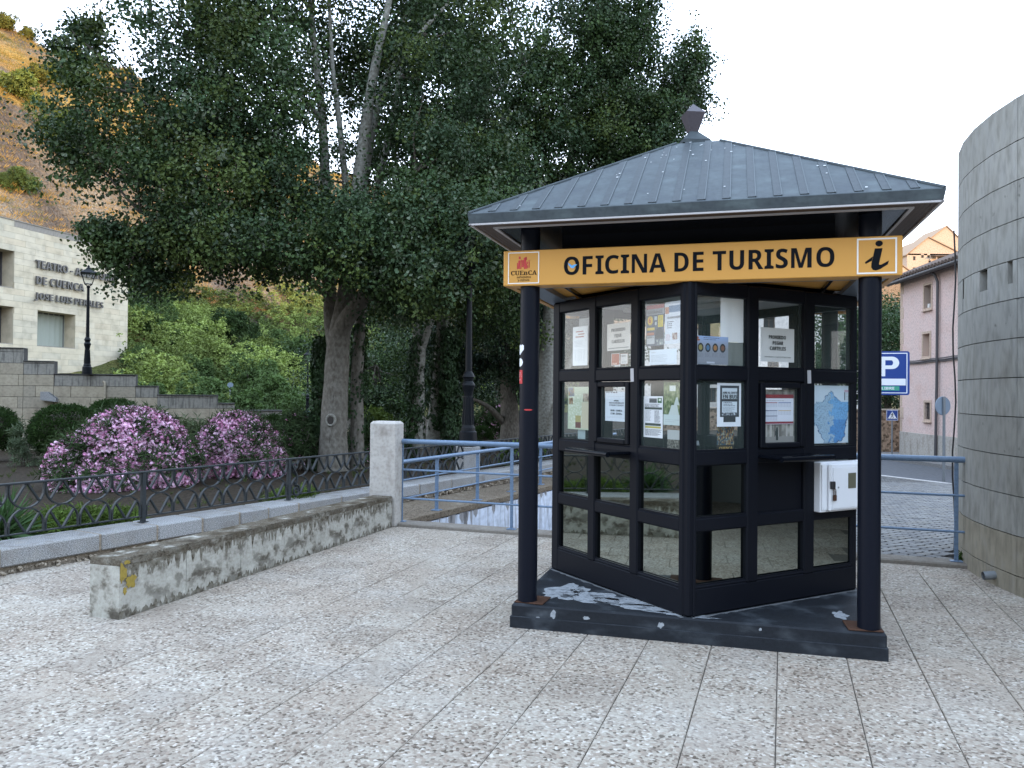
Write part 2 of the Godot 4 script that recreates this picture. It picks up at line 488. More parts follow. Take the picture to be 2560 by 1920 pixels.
	var plaster := noise_tex(74, 0.01, [[0.0, Color(0.74, 0.56, 0.48, 0.5)], [0.5, Color(0.78, 0.62, 0.56, 0.0)], [1.0, Color(0.88, 0.76, 0.72, 0.5)]], 512, 5)
	mat("pink_plaster", lin(0.72, 0.555, 0.50), 0.9, {"tex": speck, "scale": Vector3.ONE, "detail": plaster, "dscale": Vector3.ONE * 0.15})
	mat("pink_stone", lin(0.58, 0.44, 0.34), 0.9, {"tex": speck, "scale": Vector3.ONE})
	mat("pink_plinth", lin(0.46, 0.42, 0.37), 0.9, {"tex": speck, "scale": Vector3.ONE, "detail": stain, "dscale": Vector3(0.5, 0.2, 0.5)})
	mat("peach_plaster", lin(0.58, 0.44, 0.33), 0.9, {"tex": speck, "scale": Vector3.ONE * 0.3})
	mat("white_plaster", lin(0.70, 0.67, 0.62), 0.9, {"tex": speck, "scale": Vector3.ONE * 0.3})
	mat("hill_roof", lin(0.36, 0.25, 0.17), 0.9)
	mat("roof_tile", lin(0.16, 0.12, 0.10), 0.9, {"tex": speck, "scale": Vector3.ONE})
	mat("gutter", lin(0.07, 0.065, 0.068), 0.5)
	mat("reveal", lin(0.52, 0.40, 0.33), 0.9)
	mat("field_stone", lin(0.34, 0.25, 0.175), 0.95, {"tex": noise_tex(75, 0.05, [[0.0, g(0.55)], [0.3, g(0.8)], [0.6, g(0.95)], [1.0, g(1.0)]], 512, 1, FastNoiseLite.TYPE_CELLULAR), "scale": Vector3.ONE * 0.5, "bump": rock, "height": 3.0})
	mat("sign_blue", lin(0.012, 0.045, 0.22), 0.4)
	mat("sign_white", lin(0.72, 0.73, 0.76), 0.45)
	mat("sign_green", lin(0.05, 0.30, 0.20), 0.5)
	mat("sign_back", lin(0.20, 0.25, 0.31), 0.5, {"metal": 0.2})
	mat("pole_grey", lin(0.20, 0.215, 0.225), 0.45, {"metal": 0.3})
	mat("lamp_black", lin(0.006, 0.007, 0.009), 0.45, {"spec": 0.26})
	# plants
	var bark := noise_tex(91, 0.03, [[0.0, Color(0.58, 0.56, 0.53)], [0.35, Color(0.76, 0.75, 0.72)], [0.7, Color(0.90, 0.90, 0.88)], [1.0, Color(1, 1, 1)]], 512, 5)
	var scar := noise_tex(92, 0.03, [[0.0, Color(0.10, 0.09, 0.08, 0.9)], [0.14, Color(0.14, 0.12, 0.1, 0.6)], [0.2, Color(0.2, 0.2, 0.2, 0.0)], [0.7, Color(0.3, 0.27, 0.24, 0.0)], [1.0, Color(0.22, 0.19, 0.16, 0.5)]], 512, 3)
	mat("bark_stem", lin(0.215, 0.20, 0.18), 0.9, {"tex": bark, "scale": Vector3(0.9, 0.5, 0.9), "bump": rock, "height": 1.5, "detail": scar, "dscale": Vector3(1.1, 0.22, 1.1)})
	mat("bark_pale", lin(0.33, 0.325, 0.30), 0.88, {"tex": bark, "scale": Vector3(0.8, 0.8, 0.8), "bump": rock, "height": 1.2, "detail": scar, "dscale": Vector3(0.6, 1.3, 0.6)})
	mat("bark_grey", lin(0.20, 0.18, 0.16), 0.92, {"tex": bark, "scale": Vector3(1.4, 0.45, 1.4), "bump": rock, "height": 2.0, "detail": scar, "dscale": Vector3(0.9, 0.5, 0.9)})
	mat("twig", lin(0.10, 0.085, 0.07), 0.9)
	mat("knot_dark", lin(0.05, 0.045, 0.04), 0.95)
	mat("leaf", Color.WHITE, 0.5, {"tint": true, "back": Color(0.34, 0.42, 0.14), "spec": 0.3})
	mat("leaf_soft", Color.WHITE, 0.7, {"tint": true, "back": Color(0.40, 0.44, 0.18), "spec": 0.3})
	mat("petal", Color.WHITE, 0.8, {"tint": true, "back": Color(0.5, 0.35, 0.42), "spec": 0.2})

# ------------------------------------------------------------------ ground and pavement
const KD := Vector2(0.5, -0.866)        # along the granite kerb
const K0 := Vector2(-4.08, -6.40)       # on the kerb's front face
const RA := Vector2(-1.236, -9.052)     # first post of the blue railing
const RD := Vector2(0.938, 0.346)

func v3(p: Vector2, y: float) -> Vector3:
	return Vector3(p.x, y, p.y)

func on_kerb(t: float, off := 0.0) -> Vector2:   # off: to the garden side
	return K0 + KD * t + Vector2(-0.866, -0.5) * off

func ground() -> void:
	var base := MB.new()
	base.flat(PackedVector2Array([Vector2(-400, -400), Vector2(400, -400), Vector2(400, 260), Vector2(-400, 260)]), -1.32)
	struct("ground", base, M.soil)
	# the paved terrace: bed of mortar, then every slab
	var nrm := Vector2(RD.x, RD.y)
	var side := Vector2(-nrm.y, nrm.x)   # towards the camera
	var f0 := RA + side * 0.11
	var area := PackedVector2Array([on_kerb(-14), on_kerb(3.28), Vector2(-1.62, -9.15), f0 - nrm * 0.15, f0 + nrm * 5.62, Vector2(4.1, -7.0), Vector2(9.0, -7.0), Vector2(9.0, 12.0), Vector2(-11.0, 12.0)])
	var bed := MB.new()
	bed.flat(area, -0.012)
	var pave := struct("pavement", bed, M.mortar)
	var tn := Vector2(0.947, 0.322)
	var td := Vector2(0.322, -0.947)
	var rg := RandomNumberGenerator.new()
	rg.seed = 41
	var S := 0.375
	var unit := MB.new()
	unit.box(Vector3(0, -0.016, 0), Vector3(S - 0.0045, 0.032, S - 0.0045), 0.0035)
	var um := unit.mesh()
	var turn := Basis(Vector3(tn.x, 0, tn.y), Vector3.UP, Vector3(-td.x, 0, -td.y))
	var plinth := PackedVector2Array()
	for q in [Vector3(-1, 0, 1), Vector3(1, 0, 1), Vector3(1, 0, -1), Vector3(-1, 0, -1)]:
		var w: Vector3 = KX * (q * 1.05)
		plinth.append(Vector2(w.x, w.z))
	var found := []
	for i in range(-26, 25):
		var shift: float = [0.0, 0.19, 0.02, 0.2][absi(i) % 4] + rg.randf_range(-0.012, 0.012)
		for j in range(-10, 34):
			var a := -0.025 + S * (i + 0.5)
			var b := 0.255 + shift + S * (j + 0.5)
			var ce := tn * a + td * b
			if ce.y > 3.2 or ce.x < -8.5 or ce.x > 7.6: continue
			if ce.distance_to(Vector2(7.247, -6.02)) < 3.15 and ce.y < -5.2: continue
			if Geometry2D.is_point_in_polygon(ce, plinth): continue
			var sq := PackedVector2Array([ce - tn * S / 2 - td * S / 2, ce + tn * S / 2 - td * S / 2, ce + tn * S / 2 + td * S / 2, ce - tn * S / 2 + td * S / 2])
			var inn := 0
			for q in sq:
				if Geometry2D.is_point_in_polygon(q, area): inn += 1
			if inn == 0: continue
			found.append([ce, inn, sq])
	var seen := []
	for f in found:
		var c: Vector2 = f[0]
		var ok: bool = c.y < -2.55 and absf(c.x) < 0.70 * -c.y + 0.2
		f.append(c.length() + (0.0 if ok else 100.0))
	found.sort_custom(func(x, y): return x[3] < y[3])
	var rest := [MB.new(), MB.new(), MB.new(), MB.new()]
	var placed := 0
	for f in found:
		var mi: int = [0, 0, 1, 2, 0, 3, 1, 2][rg.randi() % 8]
		var dy := rg.randf_range(-0.0016, 0.0012)
		var tilt := Basis(Vector3.RIGHT, rg.randf_range(-0.002, 0.002)) * Basis(Vector3.BACK, rg.randf_range(-0.002, 0.002))
		var me: Mesh = um
		var X := Transform3D(tilt * turn, v3(f[0], dy))
		if f[1] < 4:
			var cut := Geometry2D.intersect_polygons(f[2], area)
			if cut.is_empty() or cut[0].size() < 3: continue
			var cb := MB.new()
			cb.flat(cut[0], 0.0)
			me = cb.mesh()
			X = Transform3D(Basis.IDENTITY, Vector3(0, dy, 0))
		if placed < 300 and f[3] < 100.0:
			var o := obj("paving_slab", me, M["paving_%d" % mi], pave, X)
			placed += 1
		else:
			var r: MB = rest[mi]
			var ar := me.surface_get_arrays(0)
			var vv: PackedVector3Array = ar[Mesh.ARRAY_VERTEX]
			var nn: PackedVector3Array = ar[Mesh.ARRAY_NORMAL]
			for q in vv.size():
				r.p(X * vv[q], X.basis * nn[q])
	for k in 4:
		if rest[k].v.size():
			obj("paving_slab", rest[k], M["paving_%d" % k], pave).set_meta("kind", "stuff")
	var back := MB.new()
	back.flat(PackedVector2Array([Vector2(-60, 3.3), Vector2(60, 3.3), Vector2(60, 40), Vector2(-60, 40)]), -0.004)
	struct("plaza", back, M.paving_0)
	# strip of earth between the kerb and the sunken ramp
	var pth := MB.new()
	pth.flat(PackedVector2Array([on_kerb(3.1), on_kerb(12.6), Vector2(2.75, -17.15), Vector2(2.1, -16.1), Vector2(-1.29, -9.33), Vector2(-1.33, -9.06)]), -0.006)
	struct("path", pth, M.path_earth)
	# garden soil behind the kerb, falling gently towards the terrace wall
	var gd := MB.new()
	var nz := FastNoiseLite.new()
	nz.seed = 4
	nz.frequency = 0.25
	var hh := func(t: float, w: float) -> Vector3:
		var p := on_kerb(t, w)
		return v3(p, garden_y(p) + nz.get_noise_2d(p.x * 2.0, p.y * 2.0) * 0.03)
	for i in 60:
		for j in 46:
			var t0 := -9.0 + i * 0.55 * (1.0 + maxf(0, i - 30) * 0.05)
			var t1 := -9.0 + (i + 1) * 0.55 * (1.0 + maxf(0, i - 29) * 0.05)
			var w0 := 0.30 + j * 0.45 * (1.0 + maxf(0, j - 20) * 0.06)
			var w1 := 0.30 + (j + 1) * 0.45 * (1.0 + maxf(0, j - 19) * 0.06)
			gd.quad(hh.call(t0, w0), hh.call(t1, w0), hh.call(t1, w1), hh.call(t0, w1), Vector3.UP)
	struct("garden_soil", gd, M.soil)

func garden_y(p: Vector2) -> float:
	var w := (p - K0).dot(Vector2(-0.866, -0.5))
	return 0.10 - clampf(w, 0, 22) * 0.0205

func kerb() -> void:
	var t := thing("granite_kerb", "long low kerb of pale grey granite blocks under the iron fence", "kerb", v3(K0, 0), 0.0)
	var X := Basis(v3(KD, 0), Vector3.UP, v3(KD, 0).cross(Vector3.UP))   # z towards the pavement
	var cuts := [-3.4, -2.55, -1.62, -0.72, 0.0, 0.855, 1.43, 1.95, 2.42, 2.82, 3.28, 4.0, 4.8, 5.6, 6.4, 7.3, 8.2, 9.1, 10.0, 11.0, 12.0]
	for i in cuts.size() - 1:
		var b := MB.new()
		var l: float = cuts[i + 1] - cuts[i] - 0.022
		b.box(Vector3((cuts[i] + cuts[i + 1]) / 2, 0.135, -0.21 + 0.003 * (i % 3)), Vector3(l, 0.15, 0.42), 0.012)
		obj("granite_block", b, M.granite if i % 3 else M.granite_light, t, Transform3D(X, Vector3.ZERO))
	for i in range(1, cuts.size() - 1):   # mortar in the joints
		var mj := MB.new()
		mj.box(Vector3(cuts[i], 0.132, -0.214), Vector3(0.024, 0.146, 0.405), 0.0)
		obj("mortar_joint", mj, M.rubble, t, Transform3D(X, Vector3.ZERO))
	var ft := MB.new()
	ft.box(Vector3(4.3, 0.022, -0.22), Vector3(15.3, 0.085, 0.36), 0.01)
	obj("mortar_core", ft, M.rubble, t, Transform3D(X, Vector3.ZERO))
	# crumbling footing under the overhanging blocks
	var rg := RandomNumberGenerator.new()
	rg.seed = 8
	var rb := MB.new()
	for i in 700:
		var s := rg.randf_range(0.006, 0.024) * (1.0 if i % 9 else 1.8)
		rb.box(Vector3(rg.randf_range(-3.3, 12.0), rg.randf_range(0.0, 0.045), rg.randf_range(-0.06, 0.03)), Vector3(s * 1.6, s, s), s * 0.25, Basis.from_euler(Vector3(rg.randf(), rg.randf() * 3, rg.randf())))
	obj("rubble", rb, M.rubble, t, Transform3D(X, Vector3.ZERO)).set_meta("kind", "stuff")

func bench() -> void:
	var a := Vector3(-2.544, 0, -5.216)
	var d := Vector3(0.3165, 0, -0.9486)
	var X := Transform3D(Basis(d, Vector3.UP, d.cross(Vector3.UP)), a)   # x along, z: to the right (front face)
	var t := thing("concrete_bench", "long low weathered concrete bench wall in front of the granite kerb", "bench wall", Vector3.ZERO)
	var cuts := [0.0, 0.62, 1.24, 1.83, 2.42, 3.0, 3.46, 3.87]
	for i in cuts.size() - 1:
		var s0: float = cuts[i] + (0.0 if i == 0 else 0.0025)
		var s1: float = cuts[i + 1] - 0.0025
		var h0 := 0.392 - 0.0125 * s0
		var h1 := 0.392 - 0.0125 * s1
		var b := MB.new()
		var bv := 0.012
		var pr := PackedVector2Array([Vector2(s0, 0), Vector2(s1, 0), Vector2(s1, h1 - 0.045), Vector2(s0, h0 - 0.045)])
		b.prism(pr, -0.245, 0.0)
		obj("concrete_block", b, M.bench_concrete, t, X)
		var tp := MB.new()   # pebbly top course with broken edge
		tp.prism(PackedVector2Array([Vector2(s0, h0 - 0.045), Vector2(s1, h1 - 0.045), Vector2(s1, h1 - 0.008), Vector2(s0, h0 - 0.008)]), -0.247, 0.003)
		tp.prism(PackedVector2Array([Vector2(s0, h0 - 0.008), Vector2(s1, h1 - 0.008), Vector2(s1, h1), Vector2(s0, h0)]), -0.240, -0.005)
		obj("pebbled_top", tp, M.bench_top, t, X)
	var rg := RandomNumberGenerator.new()
	rg.seed = 77
	var pb := MB.new()   # pebbles standing out of the broken edge
	for i in 420:
		var s := rg.randf_range(0.02, 3.84)
		var r := rg.randf_range(0.004, 0.010)
		pb.box(Vector3(s, 0.392 - 0.0125 * s - rg.randf_range(0.0, 0.03), rg.randf_range(-0.02, 0.004)), Vector3(r * 1.6, r, r * 1.2), r * 0.3, Basis.from_euler(Vector3(rg.randf() * 3, rg.randf() * 3, rg.randf() * 3)))
	obj("edge_pebbles", pb, M.bench_top, t, X).set_meta("kind", "stuff")
	for part in [[0.345, -0.03, 0.10, 0.35], [0.0, 1.0, 0.055, 0.6]]:   # ragged dark growth under the edge and along the foot
		var sp := MB.new()
		var n := 420
		var h0 := 0.03
		var wave := FastNoiseLite.new()
		wave.seed = 5 + int(part[1])
		wave.frequency = 0.22
		wave.fractal_octaves = 4
		var hs := []
		for i in n + 1:
			hs.append(maxf(0.004, part[2] * (0.5 + 1.3 * wave.get_noise_1d(i))))
		for i in n:
			var sa := 3.86 * i / n
			var sb := 3.86 * (i + 1) / n
			var ya: float = (0.347 - 0.0125 * sa) if part[1] < 0 else 0.001
			var yb: float = (0.347 - 0.0125 * sb) if part[1] < 0 else 0.001
			var da: float = -hs[i] if part[1] < 0 else hs[i]
			var db: float = -hs[i + 1] if part[1] < 0 else hs[i + 1]
			sp.quad(Vector3(sa, ya, 0.0012), Vector3(sb, yb, 0.0012), Vector3(sb, yb + db, 0.0012), Vector3(sa, ya + da, 0.0012), Vector3.BACK)
		obj("dark_growth", sp, M.dark_stain, t, X)
	var ly := MB.new()
	for q in [[0.02, 0.30, 0.045, 0.075], [0.10, 0.23, 0.05, 0.06], [0.06, 0.365, 0.03, 0.02], [0.045, 0.18, 0.02, 0.03]]:
		var poly := PackedVector2Array()
		for i in 22:
			var an := TAU * i / 22
			var rr := 0.55 + 0.5 * rg.randf()
			poly.append(Vector2(maxf(0.004, q[0] + cos(an) * q[2] * rr), q[1] + sin(an) * q[3] * rr))
		ly.prism(poly, 0.0, 0.0035, Transform3D.IDENTITY)
	obj("yellow_lichen", ly, M.lichen_yellow, t, X)
	# square pillar at the bench's far end
	var p := thing("concrete_pillar", "square grey concrete pillar with bevelled top at the end of the bench", "pillar", Vector3.ZERO)
	var c := MB.new()
	var w := 0.325
	var dp := 0.20
	c.box(Vector3(3.885 + dp / 2, 0.575, -w / 2 + 0.03), Vector3(dp, 1.15, w), 0.010)
	obj("shaft", c, M.pillar_concrete, p, X)
	var cp := MB.new()
	var x0 := 3.887
	var x1 := 3.883 + dp
	var z0 := -w + 0.032
	var z1 := 0.028
	var i2 := 0.025
	var lo := [Vector3(x0, 1.145, z1), Vector3(x1, 1.145, z1), Vector3(x1, 1.145, z0), Vector3(x0, 1.145, z0)]
	var hi := [Vector3(x0 + i2, 1.172, z1 - i2), Vector3(x1 - i2, 1.172, z1 - i2), Vector3(x1 - i2, 1.172, z0 + i2), Vector3(x0 + i2, 1.172, z0 + i2)]
	var ctr := Vector3((x0 + x1) / 2, 1.0, (z0 + z1) / 2)
	for k in 4:
		var m: Vector3 = (lo[k] + lo[(k + 1) % 4]) / 2
		cp.quad(lo[k], lo[(k + 1) % 4], hi[(k + 1) % 4], hi[k], m - ctr)
	cp.quad(hi[0], hi[1], hi[2], hi[3], Vector3.UP)
	obj("weathered_cap", cp, M.pillar_concrete, p, X)

func ribbon(pts: Array, w: float, th: float) -> MB:   # flat bar on edge in the x-y plane
	var b := MB.new()
	var ns := []
	for i in pts.size():
		var d: Vector2 = (pts[mini(i + 1, pts.size() - 1)] - pts[maxi(i - 1, 0)]).normalized()
		ns.append(Vector2(-d.y, d.x) * th / 2)
	for i in pts.size() - 1:
		var A: Vector2 = pts[i]
		var C: Vector2 = pts[i + 1]
		var q := func(p: Vector2, z: float) -> Vector3: return Vector3(p.x, p.y, z)
		var h := w / 2
		b.quad(q.call(A + ns[i], -h), q.call(A + ns[i], h), q.call(C + ns[i + 1], h), q.call(C + ns[i + 1], -h), q.call(ns[i], 0))
		b.quad(q.call(A - ns[i], -h), q.call(A - ns[i], h), q.call(C - ns[i + 1], h), q.call(C - ns[i + 1], -h), q.call(-ns[i], 0))
		b.quad(q.call(A - ns[i], h), q.call(A + ns[i], h), q.call(C + ns[i + 1], h), q.call(C - ns[i + 1], h), Vector3.BACK)
		b.quad(q.call(A - ns[i], -h), q.call(A + ns[i], -h), q.call(C + ns[i + 1], -h), q.call(C - ns[i + 1], -h), Vector3.FORWARD)
	return b

func iron_fence() -> void:
	var P1 := Vector2(-3.583, -7.796)
	var arc := []
	arc.append(Vector2(-0.146, 0.688))
	for k in 13:
		var a := PI + PI * k / 12
		arc.append(Vector2(0.146 * cos(a), 0.628 + 0.146 * sin(a)))
	arc.append(Vector2(0.146, 0.688))
	var up_arc := ribbon(arc, 0.028, 0.010).mesh()
	var low := []
	for q in arc:
		low.append(Vector2(q.x, 0.963 - q.y))
	var low_arc := ribbon(low, 0.028, 0.010).mesh()
	var bars := []
	for s in [-1.0, 1.0]:
		bars.append(ribbon([Vector2(s * 0.008, 0.688), Vector2(s * 0.108, 0.532)], 0.028, 0.013).mesh())
		bars.append(ribbon([Vector2(s * 0.008, 0.275), Vector2(s * 0.108, 0.431)], 0.028, 0.013).mesh())
	var post := MB.new()
	post.box(Vector3(0, 0.45, 0), Vector3(0.042, 0.48, 0.042), 0.003)
	post.box(Vector3(0, 0.214, 0), Vector3(0.075, 0.008, 0.075), 0.002)
	var pm := post.mesh()
	var L := 1.91
	var scroll := []
	for k in 26:   # lower, larger curl
		var a := -PI * 0.55 + TAU * 1.35 * k / 25.0
		var r := 0.022 + 0.052 * pow(1.0 - k / 25.0, 0.8)
		scroll.push_front(Vector2(0.105 + r * cos(-a) * 0.8, 0.315 + r * sin(-a)))
	var low_end: Vector2 = scroll[-1]
	for k in range(1, 9):
		scroll.append(low_end.lerp(Vector2(0.062, 0.575), k / 9.0) + Vector2(0.035 * sin(PI * k / 9.0), 0))
	for k in 18:
		var a2 := PI * 0.2 + TAU * 0.95 * k / 17.0
		var r2 := 0.046 - 0.034 * k / 17.0
		scroll.append(Vector2(0.082 + r2 * cos(PI - a2 + 0.4), 0.605 + r2 * sin(PI - a2 + 0.4)))
	var sm := ribbon(scroll, 0.026, 0.015).mesh()
	var X := Basis(v3(KD, 0), Vector3.UP, v3(KD, 0).cross(Vector3.UP))
	for part in [[-1, 2, "low dark iron fence with half-circle pattern left of the concrete pillar"], [2, 7, "low dark iron fence right of the concrete pillar, behind the blue railings"]]:
		var o := v3(P1 + KD * L * part[0], 0)
		var t := thing("iron_fence", part[2], "fence", o, 0.0, "iron fences on the granite kerb")
		var n: int = part[1] - part[0]
		for k in n:
			for m in 6:
				var tr := Transform3D(X, X * Vector3(L * k + 0.025 + 0.31 * (m + 0.5), 0, 0))
				obj("upper_arch", up_arc, M.iron, t, tr)
				obj("lower_arch", low_arc, M.iron, t, tr)
				for q in bars:
					obj("slanted_bar", q, M.iron, t, tr)
			if part[0] + k != 2:
				obj("post", pm, M.iron, t, Transform3D(X, X * Vector3(L * k, 0, 0)))
			if part[0] + k in [1, 5]:
				obj("scroll", sm, M.iron, t, Transform3D(X, X * Vector3(L * k, 0, 0.02)))
		var len := L * n
		var tb := MB.new()
		tb.box(Vector3(len / 2, 0.698, 0), Vector3(len, 0.018, 0.045), 0.004)
		obj("top_rail", tb, M.iron, t, Transform3D(X, Vector3.ZERO))
		var bb := MB.new()
		bb.box(Vector3(len / 2, 0.270, 0), Vector3(len, 0.012, 0.03), 0.002)
		obj("bottom_rail", bb, M.iron, t, Transform3D(X, Vector3.ZERO))

func railings() -> void:
	var X := Transform3D(Basis(v3(RD, 0), Vector3.UP, v3(RD, 0).cross(Vector3.UP)), v3(RA, 0))
	var cb := MB.new()   # concrete coping that carries the railing
	cb.box(Vector3(2.75, -0.132, -0.012), Vector3(5.84, 0.34, 0.235), 0.012)
	var co := obj("coping", cb, M.coping)
	co.transform = X
	tag(co, "rough concrete edge strip that carries the blue railing", "coping")
	var t := thing("blue_railing", "long blue tubular railing at the pavement edge behind the kiosk", "railing", Vector3.ZERO, 0.0, "blue painted railings")
	for s in [0.0, 1.327, 2.74, 4.15, 5.55]:
		var p := MB.new()
		p.box(Vector3(s, 0.482, 0), Vector3(0.034, 0.885, 0.012), 0.002)
		var o := obj("post", p, M.rail_blue, t, X)
		var f := MB.new()
		f.box(Vector3(s, 0.0425, 0), Vector3(0.10, 0.008, 0.07), 0.002)
		obj("base_plate", f, M.rail_blue, o)
	for q in [[0.945, 0.0275, -0.06, 5.63], [0.625, 0.0115, -0.07, 5.62], [0.303, 0.0115, -0.07, 5.62]]:
		var r := MB.new()
		r.tube([Vector3(q[2], q[0], 0.0), Vector3(q[3], q[0], 0.0)], [q[1], q[1]], 14)
		obj("rail", r, M.rail_blue, t, X)
	# second, lower railing along the far edge of the ramp
	var a := Vector2(-0.949, -10.22)
	var d := Vector2(0.434, -0.901)
	var Y := Transform3D(Basis(v3(d, 0), Vector3.UP, v3(d, 0).cross(Vector3.UP)), v3(a, 0))
	var t2 := thing("blue_railing", "lower light blue railing along the far edge of the sunken ramp", "railing", Vector3.ZERO, 0.0, "blue painted railings")
	for k in 7:
		var p2 := MB.new()
		p2.box(Vector3(1.1 * k, 0.33, 0), Vector3(0.012, 0.66, 0.05), 0.002)
		var o2 := obj("post", p2, M.rail_blue, t2, Y)
		var f2 := MB.new()
		f2.box(Vector3(1.1 * k, 0.002, 0), Vector3(0.11, 0.010, 0.11), 0.002)
		obj("base_plate", f2, M.rail_blue, o2)
	for q in [[0.672, 0.025], [0.452, 0.0105], [0.232, 0.0105]]:
		var r2 := MB.new()
		r2.tube([Vector3(-0.80, q[0], 0.0), Vector3(7.2, q[0], 0.0)], [q[1], q[1]], 12)
		obj("rail", r2, M.rail_blue, t2, Y)

func sunken_ramp() -> void:
	var a := Vector2(-1.30, -9.32)
	var b := Vector2(2.15, -16.05)
	var d := (b - a).normalized()
	var Y := Transform3D(Basis(v3(d, 0), Vector3.UP, v3(d, 0).cross(Vector3.UP)), v3(a, 0))
	var L := a.distance_to(b)
	var t := thing("ramp_wall", "white painted retaining wall of the sunken ramp, streaked with dirt", "wall", Vector3.ZERO)
	var n := 9
	for k in n:   # cast in lengths
		var w := MB.new()
		w.box(Vector3(L * (k + 0.5) / n, -0.71, -0.10), Vector3(L / n - 0.006, 1.22, 0.2), 0.004)
		obj("wall_length", w, M.ramp_paint, t, Y)
	var tp := MB.new()
	tp.box(Vector3(L / 2, -0.045, -0.098), Vector3(L, 0.082, 0.212), 0.006)
	obj("wall_top", tp, M.path_earth, t, Y)
	var rg := RandomNumberGenerator.new()
	rg.seed = 19
	for k in 46:   # dirt run down from the top
		var s := rg.randf_range(0.05, L - 0.1)
		var hw := rg.randf_range(0.012, 0.07)
		var dl := rg.randf_range(0.04, 0.22) * (1.6 if s < 2.0 else 0.8)
		var st := MB.new()
		var poly := PackedVector2Array([Vector2(s - hw, -0.088), Vector2(s + hw, -0.088), Vector2(s + hw * 0.8, -0.10 - dl * 0.5), Vector2(s + hw * 0.2, -0.10 - dl), Vector2(s - hw * 0.3, -0.10 - dl * 0.7), Vector2(s - hw * 0.9, -0.10 - dl * 0.4)])
		st.prism(poly, 0.0, 0.0015)
		obj("dirt_run", st, M.ramp_stain, t, Y)
	var fl := MB.new()
	fl.flat(PackedVector2Array([Vector2(-1.6, -9.3), b, Vector2(4.2, -15.5), Vector2(4.2, -7.2), Vector2(3.0, -7.5)]), -1.30)
	struct("ramp_floor", fl, M.coping)

